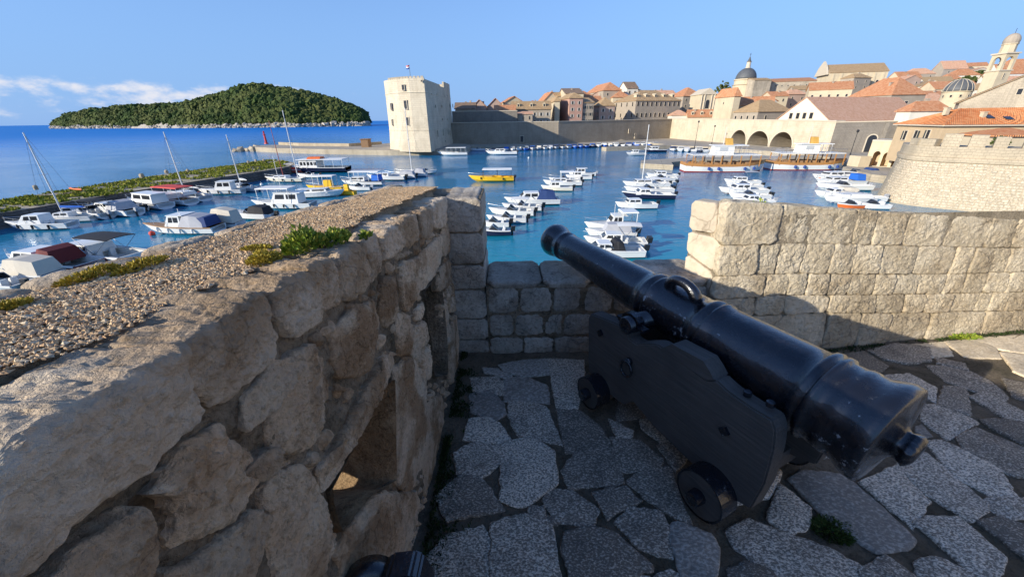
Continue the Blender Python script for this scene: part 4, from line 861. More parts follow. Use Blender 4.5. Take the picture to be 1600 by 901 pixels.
V = V[:, :]; F = [(j*NT+i, (j+1)*NT+i, (j+1)*NT+i+1, j*NT+i+1) for j in range(NS-1) for i in range(NT-1)]
prop(put('island', V, F, M['island_rock'], smooth=False), 'wooded island with a pale rocky shore out at sea', kind='structure')
r = np.random.RandomState(3); n = 17000; js = r.rand(n)*(NS-1.01); it = r.rand(n)**.8*(NT*.62)+NT*.36; it = np.minimum(it, NT-2.2)
j0 = js.astype(int); i0 = it.astype(int); P = V[j0*NT+i0]*(1-(it-i0))[:, None]+V[j0*NT+i0+1]*(it-i0)[:, None]; P2_ = V[(j0+1)*NT+i0]*(1-(it-i0))[:, None]+V[(j0+1)*NT+i0+1]*(it-i0)[:, None]
P = P+(P2_-P)*(js-j0)[:, None]; k = (P[:, 2] > 6.5+9*noise(P*.018, 8)); P = P[k]
S = 2.2+5.2*r.rand(len(P))**3; P[:, 2] += S*.75
V2, F2 = lumps(P, S, 5, .95, .38)
V2 += np.c_[fbm(V2*.4, 2, 1), fbm(V2*.4, 2, 2), fbm(V2*.4, 2, 3)]*1.6
tt = r.rand(2600)*(NS-2); jj = tt.astype(int); ii = NT-1-(r.rand(2600)*3.2).astype(int); Q = V[jj*NT+ii]+(V[(jj+1)*NT+ii]-V[jj*NT+ii])*(tt-jj)[:, None]; kq = noise(Q*.012, 41) > -.22; Q = Q[kq]; Q[:, 2] = r.rand(len(Q))**1.6*13*(.5+np.abs(noise(Q*.01, 4)))
plain('shore_rock', (.46, .40, .32), .95, var=.35, scale=.08)
V3, F3 = lumps(Q, 1.8+3.2*r.rand(len(Q))**2, 15, .8, .45); prop(put('shore_rocks', V3, F3, M['shore_rock']), 'pale rocks and low cliffs along the island shore', 'rocks', kind='stuff')
prop(put('island_wood', V2, F2, M['pine_crowns']), 'dense green pine wood covering the island', 'wood', kind='stuff')

def slab(name, foot, z0, z1, mat, label, top_mat=None, inset=0.0, cat=None, kind='structure', parent=None):
    c = np.mean(foot, 0); n = len(foot); T = [tuple(np.array(p)+(c-np.array(p))/max(1e-6, np.linalg.norm(c-np.array(p)))*inset) for p in foot]
    Vv = [(x, y, z0) for x, y in foot]+[(x, y, z1) for x, y in T]
    Ff = [(i, (i+1) % n, n+(i+1) % n, n+i) for i in range(n)]+[tuple(range(n, 2*n))]
    o = put(name, Vv, Ff, mat, parent, fixn=True)
    if top_mat: o.data.materials.append(top_mat); o.data.polygons[n].material_index = 1
    return prop(o, label, cat, None, kind)
JF = [(-72, 10), (-66.5, 40), (-64, 50), (-62.6, 62), (-59.6, 76), (-55.2, 94), (-54.8, 99), (-58, 108), (-66, 117), (-71, 118), (-76, 85), (-75.5, 55), (-84, 10)]
slab('breakwater', JF, -2, 1.9, M['jetty_stone'], 'old dark stone breakwater sheltering the left row of boats', M['quay_stone'], .25)
r = np.random.RandomState(8); n = 16000; u = r.rand(n); v = r.rand(n)
fr = np.array([(-71, 12), (-66.2, 40), (-63.6, 50), (-62.2, 62), (-59.4, 76), (-55.4, 94), (-56, 99.5), (-62, 112)]); bk = np.array([(-83, 12), (-78, 40), (-75.2, 55), (-75.4, 64), (-75.4, 80), (-74, 95), (-72.5, 108), (-70.5, 117)])
kk = np.linspace(0, 1, 8); A = np.c_[np.interp(u, kk, fr[:, 0]), np.interp(u, kk, fr[:, 1])]; B_ = np.c_[np.interp(u, kk, bk[:, 0]), np.interp(u, kk, bk[:, 1])]
P = np.c_[A+(B_-A)*v[:, None]*.97, np.full(n, 1.9)]; P[:, 2] += np.maximum(0, fbm(P*.25, 3, 4))*.45*np.sin(np.pi*np.clip(v, 0.03, 1))
kg = noise(P*np.array([.22, .22, 0])+5, 61)+.25*noise(P*1.1, 62) > -.16+.5*np.maximum(0, .12-v)/.12; P = P[kg]; n = len(P); D = np.c_[r.randn(n, 2)*.8, np.ones(n)]
V2, F2 = leaves(P, D, .22+.25*r.rand(n), .22+.22*r.rand(n), 9)
prop(put('breakwater_grass', V2, F2, M['grass_tufts']), 'green and yellow grass on top of the old breakwater', 'grass', kind='stuff')
for i, (px, py, s) in enumerate([(222, 276, 1.0), (260, 269, .8), (293, 267, .6), (388, 254, .8), (400, 252, .8), (412, 251, .7), (55, 294, .8)]):
    c = on_z(px, py, 2.3); a = [(s*.55*math.cos(t*1.05)*rn.uniform(.7, 1.1), s*.45*math.sin(t*1.05)*rn.uniform(.7, 1.1)) for t in range(6)]
    Vr, Fr = rock(a, (0, 0, s*.55), (1, 0, 0), (0, 1, 0), (0, 0, 1), depth=s*.9, bevel=s*.22, amp=s*.08, freq=2/s, N=20, K=4, M=3, seed=1200+i, dome=.05)
    o = put('boulder', Vr, Fr, M['quay_stone'], smooth=False); o.location = c
    prop(o, 'pale boulder on the grassy breakwater, %s from the left' % ['second', 'third', 'fourth', 'fifth', 'sixth', 'last', 'first'][i], 'boulder', 'boulders on the breakwater')
slab('harbour_pier', [(-118, 184), (-100, 173), (-75, 162), (-45, 151.5), (-34, 150), (-26, 153.5), (-16.5, 162), (-17, 176), (-22, 190), (-24, 200), (-60, 200), (-70, 178), (-96, 187), (-112, 199), (-119, 196)], -2, 1.9, M['quay_stone'], 'stone pier running from the fort out to the red beacon', M['paving_far'])
pts = [(-112, 198), (-96, 186.5), (-70, 177.5), (-60, 190)]
mb = MB()
for (x0, y0), (x1, y1) in zip(pts, pts[1:]):
    d = Vector((x1-x0, y1-y0, 0)); L = d.length; d /= L; nrm = Vector((-d.y, d.x, 0)); c = Vector(((x0+x1)/2, (y0+y1)/2, 2.5)); mb.obox(c, d*(L/2), nrm*.4, (0, 0, .62))
prop(mb.put('pier_parapet', M['quay_stone']), 'low stone parapet along the far side of the beacon pier', 'wall')
for i in range(14):
    c = Vector((-119.5+rn.uniform(-5, 4), 190+rn.uniform(-8, 7), rn.uniform(-.4, .9))); s = rn.uniform(1.4, 2.8)
    Vr, Fr = lumps(np.array([[0, 0, 0.]]), [s], 40+i, .7, .3)
    o = put('riprap_boulder', Vr, Fr.tolist(), M['quay_stone']); o.location = c; prop(o, 'rough boulder heaped around the pier head below the red beacon', 'boulder', 'boulders at the pier head')
bc = on_z(416.5, 225, 1.9); be = empty('beacon', bc, label='slim red harbour beacon at the end of the stone pier', cat='beacon')
MB().lathe([(0, 1.1), (.5, 1.0), (.6, .62), (4.2, .42), (4.3, .75), (4.5, .75)], (0, 0, 0), (0, 0, 1), 14).put('tower', M['red_paint'], be, smooth=False)
MB().lathe([(4.5, .35), (5.5, .35), (5.6, .5), (6.1, .05)], (0, 0, 0), (0, 0, 1), 12).put('lantern', M['red_paint'], be)
QF = [(-23, 178), (22, 179), (62, 190), (66, 172), (62, 169.5), (36.5, 161.5), (37.5, 157.5), (66, 166), (78, 152), (86, 128), (88, 110), (82, 101), (80.5, 92), (74, 88), (70, 76), (75, 60), (130, 60), (170, 120), (150, 240), (80, 240), (20, 200), (-23, 200)]
slab('quay', QF, -2, 1.4, M['quay_stone'], 'stone quay below the city walls', M['paving_far'])
slab('quay_head', [(33.5, 102), (40.0, 97.5), (42, 104), (50, 109), (88, 112), (86, 118), (50, 115), (36, 110)], -2, 1.2, M['quay_stone'], 'stone landing at the stern of the left wooden ship', M['paving_far'])
# town ground: flat behind the walls, climbing to the right
gx = np.linspace(-40, 900, 60); gy = np.linspace(196, 900, 50); X, Y = np.meshgrid(gx, gy)
def hill(x, y): return 6+np.maximum(0, np.minimum(y-235, 500))*.02+np.clip((x-.85*y)/160, 0, 1)*np.clip((y-210)/170, 0, 1)*26
Z = np.where(Y < 192+np.maximum(0, X-22)*.531, -4., hill(X, Y)); V = np.c_[X.ravel(), Y.ravel(), Z.ravel()]; F = [(j*60+i, j*60+i+1, (j+1)*60+i+1, (j+1)*60+i) for j in range(49) for i in range(59)]
plain('town_ground', (.36, .30, .22), .95, var=.3, scale=.05)
prop(put('town_hill', V, F, M['town_ground'], smooth=True), 'sloping ground of the old town', kind='structure')
slab('town_terrace', [(101.5, 128), (116, 122), (260, 60), (420, 200), (260, 320), (130, 236), (90, 226)], 9.0, 9.3, M['city_wall'], 'raised ground behind the arched city wall', M['town_ground'])

# ------------------------------------------------------------------ builders
def win_mesh(w, h, arch=False):
    f = MB(); t = .14
    if arch:
        k = 8; outer_ = [(-w/2-t, 0), (w/2+t, 0)]+[((w/2+t)*math.cos(math.pi*i/k), h-w/2+(w/2+t)*math.sin(math.pi*i/k)) for i in range(k+1)]
        inn = [(-w/2, .001), (w/2, .001)]+[((w/2)*math.cos(math.pi*i/k), h-w/2+(w/2)*math.sin(math.pi*i/k)) for i in range(k+1)]
        n = len(outer_); V = [(x, -.10, z) for x, z in outer_]+[(x, -.10, z) for x, z in inn]+[(x, .02, z) for x, z in outer_]
        f.add(V, [(i, (i+1) % n, n+(i+1) % n, n+i) for i in range(n)]+[(i, (i+1) % n, 2*n+(i+1) % n, 2*n+i) for i in range(n)])
        p = MB().add([(x, -.03, z) for x, z in inn], [tuple(range(n))])
    else:
        f.box(-w/2-t, -w/2, -.10, .02, 0, h); f.box(w/2, w/2+t, -.10, .02, 0, h); f.box(-w/2-t, w/2+t, -.105, .02, h, h+t); f.box(-w/2-t-.06, w/2+t+.06, -.16, .02, -t, 0)
        p = MB().add([(-w/2, -.03, 0), (w/2, -.03, 0), (w/2, -.03, h), (-w/2, -.03, h)], [(0, 1, 2, 3)])
    return mesh('window', f.v, f.f, M['trim_stone']), mesh('pane', p.v, p.f, M['pane_dark'])
WM = {'std': win_mesh(.95, 1.5), 'arch': win_mesh(1.05, 2.2, True), 'small': win_mesh(.7, .9), 'tall': win_mesh(.9, 2.0), 'slit': win_mesh(.35, 1.4)}
shm = MB(); shm.box(-1.02, -.55, -.09, -.04, 0, 1.5); shm2 = MB(); shm2.box(.55, 1.02, -.09, -.04, 0, 1.5)
SHUT = [mesh('shutter', shm.v, shm.f, M['shutter_dark']), mesh('shutter', shm2.v, shm2.f, M['shutter_dark'])]
SHUTL = [mesh('shutter', shm.v, shm.f, M['shutter_light']), mesh('shutter', shm2.v, shm2.f, M['shutter_light'])]
def window(root, kind, x, y, z, rz=0.0, shut=None, sc=1.0):
    w = link('window', WM[kind][0], root, (x, y, z), (0, 0, rz), (sc, 1, sc)); link('pane', WM[kind][1], w)
    if shut:
        for s in (SHUT if shut == 'd' else SHUTL): link('shutter', s, w)
def roof_mesh(kind, w, d, h, rh, o=.45, th=.22):
    x0, x1, y0, y1 = -o, w+o, -o, d+o; z = h-.02
    mb = MB()
    if kind == 'hip':
        if w >= d: i = (y1-y0)/2*.9; A, B = (x0+i, (y0+y1)/2), (x1-i, (y0+y1)/2)
        else: i = (x1-x0)/2*.9; A, B = ((x0+x1)/2, y0+i), ((x0+x1)/2, y1-i)
        V = [(x0, y0, z), (x1, y0, z), (x1, y1, z), (x0, y1, z), (A[0], A[1], h+rh), (B[0], B[1], h+rh)]
        F = [(0, 1, 5, 4), (1, 2, 5), (2, 3, 4, 5), (3, 0, 4)] if w >= d else [(0, 1, 4), (1, 2, 5, 4), (2, 3, 5), (3, 0, 4, 5)]
    elif kind == 'gx': V = [(x0, y0, z), (x1, y0, z), (x1, y1, z), (x0, y1, z), (x0, d/2, h+rh), (x1, d/2, h+rh)]; F = [(0, 1, 5, 4), (2, 3, 4, 5)]
    elif kind == 'gy': V = [(x0, y0, z), (x1, y0, z), (x1, y1, z), (x0, y1, z), (w/2, y0, h+rh), (w/2, y1, h+rh)]; F = [(1, 2, 5, 4), (3, 0, 4, 5)]
    elif kind == 'shed': V = [(x0, y0, z), (x1, y0, z), (x1, y1, h+rh), (x0, y1, h+rh)]; F = [(0, 1, 2, 3)]; mb.add(V+[(a, b_, c-th) for a, b_, c in V], F+[(7, 6, 5, 4), (0, 4, 5, 1), (1, 5, 6, 2), (2, 6, 7, 3), (3, 7, 4, 0)]); return mb
    else: V = [(x0, y0, z), (x1, y0, z), (x1, y1, z), (x0, y1, z)]; F = [(0, 1, 2, 3)]
    if kind in ('gx', 'gy'):
        mb.add(V+[(a, b_, c-th) for a, b_, c in V], F+[tuple(i+6 for i in f[::-1]) for f in F]+([(0, 6, 7, 1), (2, 8, 9, 3), (0, 4, 10, 6), (4, 3, 9, 10), (1, 7, 11, 5), (5, 11, 8, 2)] if kind == 'gx' else [(1, 7, 8, 2), (0, 3, 9, 6), (0, 6, 10, 4), (4, 10, 7, 1), (3, 5, 11, 9), (5, 2, 8, 11)])); return mb
    n = len(V); mb.add(V+[(a, b_, z-th) for a, b_, c in V[:4]], F+[(0, n, n+1, 1), (1, n+1, n+2, 2), (2, n+2, n+3, 3), (3, n+3, n, 0), (n+3, n+2, n+1, n)])
    return mb
def house(label, xl, xr, ye, yr, Y, wall, roofm, kind='hip', yaw=0., d=10., xs=None, zb=None, win=None, side=None, wk='std', shut=None, chim=1, dorm=0, group='houses of the old town', name='town_house', wx=None, wz0=1.9, wdz=3.4, sc=1.0, rside=None):
    A = on_y(xl, ye, Y); e = Vector((math.cos(yaw), math.sin(yaw))); rr_ = ray(xr, ye); k = rr_.x/rr_.y
    w = (k*A.y-A.x)/(e.x-k*e.y); dv = Vector((-e.y, e.x))
    if xs is not None: r2 = ray(xs, ye); k2 = r2.x/r2.y; d = max(3, (k2*A.y-A.x)/(dv.x-k2*dv.y))
    cx, cy = A.x+e.x*w/2+dv.x*d/2, A.y+e.y*w/2+dv.y*d/2
    if kind == 'gy': rp_ = on_y((xl+xr)/2, yr, A.y+e.y*w/2)
    else: rp_ = on_y(proj((cx, cy, A.z))[0], yr, cy)
    rh = max(.3, rp_.z-A.z); zg = zb if zb is not None else min(float(hill(cx, cy)), float(hill(A.x, A.y)))-1.0
    root = empty(name, (A.x, A.y, zg), yaw, label, 'house', group); h = A.z-zg
    mb = MB().box(0, w, 0, d, 0, h-.10)
    if kind == 'gx':
        for x in (0, w): mb.add([(x, 0, h-.12), (x, d, h-.12), (x, d/2, h+rh-.14)], [(0, 1, 2)])
    if kind == 'gy':
        for y in (0, d): mb.add([(0, y, h-.12), (w, y, h-.12), (w/2, y, h+rh-.14)], [(0, 1, 2)])
    mb.put('wall', M[wall], root)
    rf = roof_mesh(kind, w, d, h, rh).put('roof', M[roofm], root)
    for c in range(chim):
        x, y = w*(.25+.5*rn.random()), d*(.3+.4*rn.random()); fr_ = 1-abs(y/d-.5)*2 if kind in ('gx', 'hip') else 1-abs(x/w-.5)*2
        zc = h+rh*max(.1, fr_*.8)-.5; cb = MB().box(x-.4, x+.4, y-.35, y+.35, zc, zc+1.7); cb.box(x-.52, x+.52, y-.47, y+.47, zc+1.7, zc+1.9); cb.put('chimney', M['plaster_grey'], rf)
    for c in range(dorm):
        x = w*(c+.5)/dorm; y = d*.5*.35; zc = h+rh*.35-.3
        db = MB().box(x-.75, x+.75, y-.6, y+2.0, zc, zc+1.2); db.add([(x-.95, y-.8, zc+1.2), (x+.95, y-.8, zc+1.2), (x, y-.8, zc+1.9), (x-.95, y+3.2, zc+1.2), (x+.95, y+3.2, zc+1.2), (x, y+3.2, zc+1.9)], [(0, 1, 2), (1, 4, 5, 2), (0, 2, 5, 3)])
        dm = db.put('dormer', M['plaster_cream'], rf); MB().add([(x-.4, y-.62, zc+.2), (x+.4, y-.62, zc+.2), (x+.4, y-.62, zc+1.1), (x-.4, y-.62, zc+1.1)], [(0, 1, 2, 3)]).put('dormer_window', M['pane_dark'], rf)
    def row(n, rows, L, fn, kinds=None):
        for r_ in range(rows):
            for c in range(n):
                z = h-wz0*sc-1.2-r_*wdz
                if z > .5: fn(L*(c+.5)/n, z)
    if win: row(win[0], win[1], w, lambda x, z: window(root, wk, x, 0, z, 0, shut, sc))
    if side: row(side[0], side[1], d, lambda y, z: window(root, wk, 0, d-y, z, -math.pi/2, shut, sc))
    if wx:
        for x, z, kd in wx: window(root, kd, x*w, 0, h*z, 0, shut, sc)
    return root, w, d, h, rh
def wallthing(name, label, pts, z0, z1, th, mat, batter=.0, cat='wall', group=None):
    """a straight or bent masonry wall seen from outside; pts in plan"""
    root = empty(name, (pts[0][0], pts[0][1], z0), label=label, cat=cat, group=group)
    Vv = []; n = len(pts)
    nr = []
    for i in range(n):
        a = Vector(pts[max(i-1, 0)]); c = Vector(pts[min(i+1, n-1)]); t = (c-a).normalized(); nr.append(Vector((-t.y, t.x)))
    z1s = z1 if isinstance(z1, (list, tuple)) else [z1]*n
    for i, (x, y) in enumerate(pts):
        b_ = batter*(z1s[i]-z0); k = nr[i]
        Vv += [(x, y, z0), (x+k.x*b_, y+k.y*b_, z1s[i]), (x+k.x*th, y+k.y*th, z1s[i]), (x+k.x*th, y+k.y*th, z0)]
    Ff = []
    for i in range(n-1):
        for a in range(4): Ff.append((i*4+a, (i+1)*4+a, (i+1)*4+(a+1) % 4, i*4+(a+1) % 4))
    Ff += [(0, 1, 2, 3), tuple((n-1)*4+a for a in (3, 2, 1, 0))]
    put('masonry', Vv, Ff, M[mat], root, world=True, fixn=True)
    cb = MB()
    for (x0, y0), (x1, y1), za, zc, k in zip(pts, pts[1:], z1s, z1s[1:], nr):
        d_ = Vector((x1-x0, y1-y0, zc-za)); L = d_.length; d_ /= L; nn = Vector((-d_.y, d_.x, 0)).normalized(); b_ = batter*(za-z0)
        c = Vector(((x0+x1)/2, (y0+y1)/2, (za+zc)/2))+nn*(b_+.35); cb.obox(c+Vector((0, 0, .10)), d_*(L/2), nn*.55, (0, 0, .14))
    cb.put('coping', M['trim_stone'], root, world=True)
    return root
# ------------------------------------------------------------------ fort
ft_ = empty('fort', (-36, 165, 1.5), label='massive pale stone harbour fort with rounded seaward side and flagpole', cat='fort')
foot = [(-28.6, 146.2), (-34.5, 147.2), (-39.5, 149.6), (-43.6, 153.0), (-46.6, 157.5), (-48.2, 163), (-48.6, 172), (-48, 184), (-45, 196), (-26.3, 196)]
cfx, cfy = -37, 171
def lev(z, s): return [(cfx+(x-cfx)*s, cfy+(y-cfy)*s, z) for x, y in foot]
L_ = [lev(1.4, 1.0), lev(8.5, .955), lev(8.7, .962), lev(9.0, .953), lev(20.6, .935), lev(20.8, .945), lev(21.1, .935), lev(24.4, .932)]
n = len(foot); V = [p for l in L_ for p in l]; F = [(k*n+i, k*n+(i+1) % n, (k+1)*n+(i+1) % n, (k+1)*n+i) for k in range(len(L_)-1) for i in range(n)]+[tuple((len(L_)-1)*n+i for i in range(n))]
put('masonry', V, F, M['fort_stone'], ft_, world=True, fixn=True)
par = MB()
def edge_par(i, z0, z1, s0, s1, th=.7):
    p, q = lev(0, .932)[i], lev(0, .932)[(i+1) % n]; p, q = Vector(p[:2]), Vector(q[:2]); a, b_ = p+(q-p)*s0, p+(q-p)*s1; d_ = (b_-a); L = d_.length; d_ = d_/L; nn = Vector((-d_.y, d_.x)); 
    if (Vector((cfx, cfy))-a).dot(nn) < 0: nn = -nn
    c = (a+b_)/2+nn*(th/2-.02); par.obox((c.x, c.y, (z0+z1)/2), (d_.x*L/2, d_.y*L/2, 0), (nn.x*th/2, nn.y*th/2, 0), (0, 0, (z1-z0)/2))
for i in range(0, 5): edge_par(i, 24.35, 25.2, 0, 1)
edge_par(9, 24.35, 24.9, .45, 1); edge_par(9, 24.35, 26.6, 0, .28); edge_par(8, 24.35, 26.6, 0, 1)
par.put('parapet', M['fort_stone'], ft_, world=True)
for i in range(0, 4):
    for k in range(4):
        par2 = None; p, q = lev(0, .932)[i], lev(0, .932)[i+1]; t = (k+.5)/4; c = Vector((p[0]+(q[0]-p[0])*t, p[1]+(q[1]-p[1])*t, 25.45))
        if i < 3: MB().box(-.45, .45, -.35, .35, -.28, .35).put('merlon', M['fort_stone'], ft_).location = Vector((c.x, c.y+.45, c.z))-ft_.location
def fwin(px, py, kind, sc, i):
    p, q = Vector((*foot[i], 0)), Vector((*foot[(i+1) % n], 0)); e = (q-p).normalized(); nn = Vector((e.y, -e.x, 0))
    cc = Vector((cfx, cfy, 0)); 
    if (p-cc).dot(nn) < 0: nn = -nn
    for s in (.955, .945, .935):
        O = cc+(p-cc)*s; P = on_pl(px, py, O, nn)
        if (s == .955 and P.z < 9) or (s == .935 and P.z > 14) or s == .945: break
    dd_ = nn*(.25 if P.z < 9 else .14); P = P+dd_; rz = math.atan2(nn.y, nn.x)+math.pi/2
    w = link('window', WM[kind][0], ft_, P-ft_.location, (0, 0, rz), (sc, 1.6, sc)); link('pane', WM[kind][1], w)
for a in [(631, 141, 'std', 1.1, 1), (635, 170.5, 'tall', 1.35, 1), (638, 196, 'tall', 1.3, 1), (612.5, 172, 'tall', 1.1, 3), (614.5, 196, 'tall', 1.0, 3), (620, 231, 'small', .9, 2), (665, 222, 'small', .6, 0), (659, 128, 'small', .6, 0)]: fwin(*a)
for px, py, kind, sc in [(683.5, 213, 'slit', 1.4), (692, 211, 'slit', 1.4), (700, 210, 'slit', 1.4), (703, 211, 'slit', 1.3), (680, 168, 'small', .9), (690, 168, 'small', .9), (703, 168, 'std', .9), (707, 168, 'std', .9), (674, 148, 'small', .4), (682, 148, 'small', .4), (694.5, 151, 'small', .4), (699, 151, 'small', .4), (691, 188, 'small', .7), (699, 188, 'small', .7), (695, 226, 'std', 1.1), (707, 224, 'std', 1.1)]: fwin(px, py, kind, sc, 9)
fp = on_y(641, 118, 160); MB().tube([(fp.x, fp.y, 24), (fp.x, fp.y, 30.5)], [.10, .06], 6).put('flagpole', M['iron_dark'], ft_, world=True)
fl = MB(); fl.add([(fp.x-1.3+.0*i, fp.y, 30.3-.45*i-.1) for i in range(0)], []); 
for i, mt in enumerate(('red_paint', 'flag_white', 'flag_blue')):
    z = 30.4-.4*i; MB().add([(fp.x, fp.y+.02, z), (fp.x-.6, fp.y-.15, z-.25), (fp.x-1.2, fp.y+.1, z-.15), (fp.x, fp.y+.02, z-.4), (fp.x-.6, fp.y-.15, z-.65), (fp.x-1.2, fp.y+.1, z-.55)], [(0, 1, 4, 3), (1, 2, 5, 4)]).put('flag_stripe', M[mt], ft_, world=True)
# hut beside the fort
hb = on_z(609, 224, 1.9); o = empty('wooden_hut', (hb.x-2.2, 172, 1.9), label='small brown timber hut against the seaward foot of the fort', cat='hut')
plain('brown_wood', (.24, .14, .07), .7); MB().box(-1.6, 1.4, -2, 2, 0, 3.0).put('wall', M['brown_wood'], o); MB().box(-1.9, 1.7, -2.3, 2.3, 3.0, 3.25).put('roof', M['roof_brown'], o)
# ------------------------------------------------------------------ city walls
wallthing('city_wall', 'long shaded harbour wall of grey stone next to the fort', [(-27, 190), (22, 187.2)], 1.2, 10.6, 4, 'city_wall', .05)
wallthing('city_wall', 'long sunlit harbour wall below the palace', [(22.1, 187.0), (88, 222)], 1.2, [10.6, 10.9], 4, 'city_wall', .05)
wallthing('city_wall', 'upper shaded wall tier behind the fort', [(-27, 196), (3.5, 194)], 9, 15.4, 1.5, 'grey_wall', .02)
def doorway(wall, px, py, O, N, w, h, mat='pane_dark'):
    P = on_pl(px, py, O, N); rz = math.atan2(N.y, N.x)+math.pi/2
    k = link('door', WM['tall'][0], wall, P+N*.25-wall.location, (0, 0, rz), (w, 3, h)); link('door_leaf', WM['tall'][1], k)
cw = [o for o in C.objects if o.name.startswith('city_wall')]
doorway(cw[0], 815.5, 222, Vector((-27, 190, 0)), Vector((-.057, -.998, 0)), 1.6, 1.3)
n2 = Vector((34.8, -65.9, 0)).normalized()
doorway(cw[1], 982, 208, Vector((22.1, 187, 0)), n2, .9, .9); doorway(cw[1], 991, 216, Vector((22.1, 187, 0)), n2, .7, 1.1)
# arched wall: bright face towards the harbour
A0, A1 = Vector((86.5, 221.5)), Vector((99.5, 126)); e = (A1-A0); LA = e.length; e /= LA; N_ = Vector((-e.y, e.x)); 
if N_.x > 0: N_ = -N_
aw = empty('city_wall', (A0.x, A0.y, 1.2), label='bright arcaded harbour wall with three large arches', cat='wall')
def auv(px, py): P = on_pl(px, py, Vector((A0.x, A0.y, 0)), Vector((N_.x, N_.y, 0))); return (Vector((P.x, P.y))-A0).dot(e), P.z
arches = []
for xl, xr, yt in [(1141, 1164, 203), (1168, 1200, 204.5), (1204, 1238, 206)]:
    u0, _ = auv(xl, 222); u1, _ = auv(xr, 226); _, zt = auv((xl+xr)/2, yt); rr_ = (u1-u0)/2; hh_ = min(rr_, 5.0)
    arches.append([(u0, 1.45), (u1, 1.45)]+[((u0+u1)/2+rr_*math.cos(math.pi*i/14), zt-hh_+hh_*math.sin(math.pi*i/14)) for i in range(15)])
zl, zr = auv(1050, 186)[1], auv(1292, 190)[1]
v2, f2 = holed([(0, 1.2), (LA, 1.2), (LA, zr), (0, zl)], arches, 0, 1)
put('masonry', [(A0.x+e.x*u, A0.y+e.y*u, z) for u, z in v2], f2, M['fort_stone'], aw, world=True)
for i, a in enumerate(arches):
    n = len(a); V = [(A0.x+e.x*u-N_.x*k*16, A0.y+e.y*u-N_.y*k*16, z) for k in (0, 1) for u, z in a]
    put('arch_vault', V, [(i_, (i_+1) % n, n+(i_+1) % n, n+i_) for i_ in range(n)]+[tuple(range(n, 2*n))], M['city_wall'], aw, world=True)
    c_ = MB(); u0, u1 = a[0][0], a[1][0]
    for k in range(16):
        (ua, za), (ub_, zc) = a[2+min(k, 13)], a[3+min(k, 13)]
    ring = a[2:]; mu = (u0+u1)/2
    Vv = []
    for u, z in ring:
        for s in (1.0, 1.11): Vv.append((A0.x+e.x*(mu+(u-mu)*s)+N_.x*.12, A0.y+e.y*(mu+(u-mu)*s)+N_.y*.12, z+(s-1)*5))
    put('arch_ring', Vv, [(2*k, 2*k+1, 2*k+3, 2*k+2) for k in range(len(ring)-1)], M['trim_stone'], aw, world=True)
tb = MB(); T0 = [(A0.x-N_.x*k, A0.y-N_.y*k, zl) for k in (-.15, 3)]+[(A1.x-N_.x*k, A1.y-N_.y*k, zr) for k in (3, -.15)]
tb.add(T0+[(x, y, z+.3) for x, y, z in T0], [(0, 1, 2, 3), (4, 5, 6, 7), (0, 1, 5, 4), (1, 2, 6, 5), (2, 3, 7, 6), (3, 0, 4, 7)]); tb.put('coping', M['trim_stone'], aw, world=True)
# shaded stretch right of the arches
B1 = Vector((99.5, 126)); cB = on_z(1400, 240, 1.4)
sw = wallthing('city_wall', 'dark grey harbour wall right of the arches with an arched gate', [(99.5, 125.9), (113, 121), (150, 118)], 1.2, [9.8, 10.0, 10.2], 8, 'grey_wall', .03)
window(sw, 'arch', 9.5, -3.45, .3, -.35, None, 2.2)
MB().box(0, 2.6, -1.4, .6, 0, 8.4).put('buttress', M['grey_wall'], sw).location = (11.5, -4.0, 0)
# ------------------------------------------------------------------ houses
H = house
H('brown roofed house half hidden behind the fort', 711, 742, 170, 160, 205, 'plaster_grey', 'roof_brown', 'gx', d=9, chim=1)
H('small orange gabled house left of the tall gable behind the first wall', 738, 760, 168, 155, 212, 'plaster_rose', 'roof_salmon', 'gy', d=12, chim=1)
H('small orange gabled house right of its twin behind the first wall', 761, 788, 168, 153, 214, 'plaster_rose', 'roof_orange', 'gy', d=12, chim=1)
H('grey house with dark shutters on the shaded wall', 773, 805, 173, 164, 199, 'plaster_grey', 'roof_orange', 'gx', d=8, win=(2, 2), shut='d', chim=1, wdz=3.2)
H('low house with arched windows beside the grey shuttered house', 803, 832, 178, 174, 196, 'plaster_grey', 'roof_salmon', 'shed', d=5, win=(3, 2), wk='arch', chim=0, sc=.7, wdz=2.4)
H('long stone house with three dormers on the wall', 800, 861, 171, 158, 206, 'plaster_grey', 'roof_tan', 'gx', d=14, win=(6, 2), dorm=3, chim=0, shut='l')
H('cream gabled block rising behind the house with dormers', 789, 818, 160, 150, 224, 'plaster_cream', 'roof_orange', 'gy', d=14, chim=0, yaw=.2)
H('high house with steep orange roof behind the narrow cream house', 848, 875, 160, 143, 232, 'plaster_cream', 'roof_orange', 'gy', d=16, yaw=.15, chim=0)
H('narrow cream house left of the pink corner house', 867, 875, 158, 152, 211, 'plaster_cream', 'roof_tan', 'hip', xs=858, side=(3, 3), sc=.8, chim=0)
H('pink corner house with pale shutters on the sunlit wall', 890, 911, 153, 146, 212, 'plaster_pink', 'roof_tan', 'hip', xs=873, win=(2, 4), wdz=3.0, shut='l', chim=1, yaw=.15, sc=.9)
H('tan roofed house above the pink corner house', 884, 912, 146, 138, 238, 'plaster_cream', 'roof_brown', 'gx', xs=872, win=(2, 1), chim=1)
H('grey house with balcony right of the pink corner house', 911, 928, 160, 152, 214, 'plaster_grey', 'roof_tan', 'shed', d=9, win=(2, 3), shut='d', wdz=3.2, chim=0, yaw=.15)
H('pinkish house with hipped tan roof left of the palace', 937, 961, 165, 152, 222, 'plaster_rose', 'roof_tan', 'hip', xs=927, win=(2, 2), side=(2, 2), shut='l', chim=1, yaw=.15)
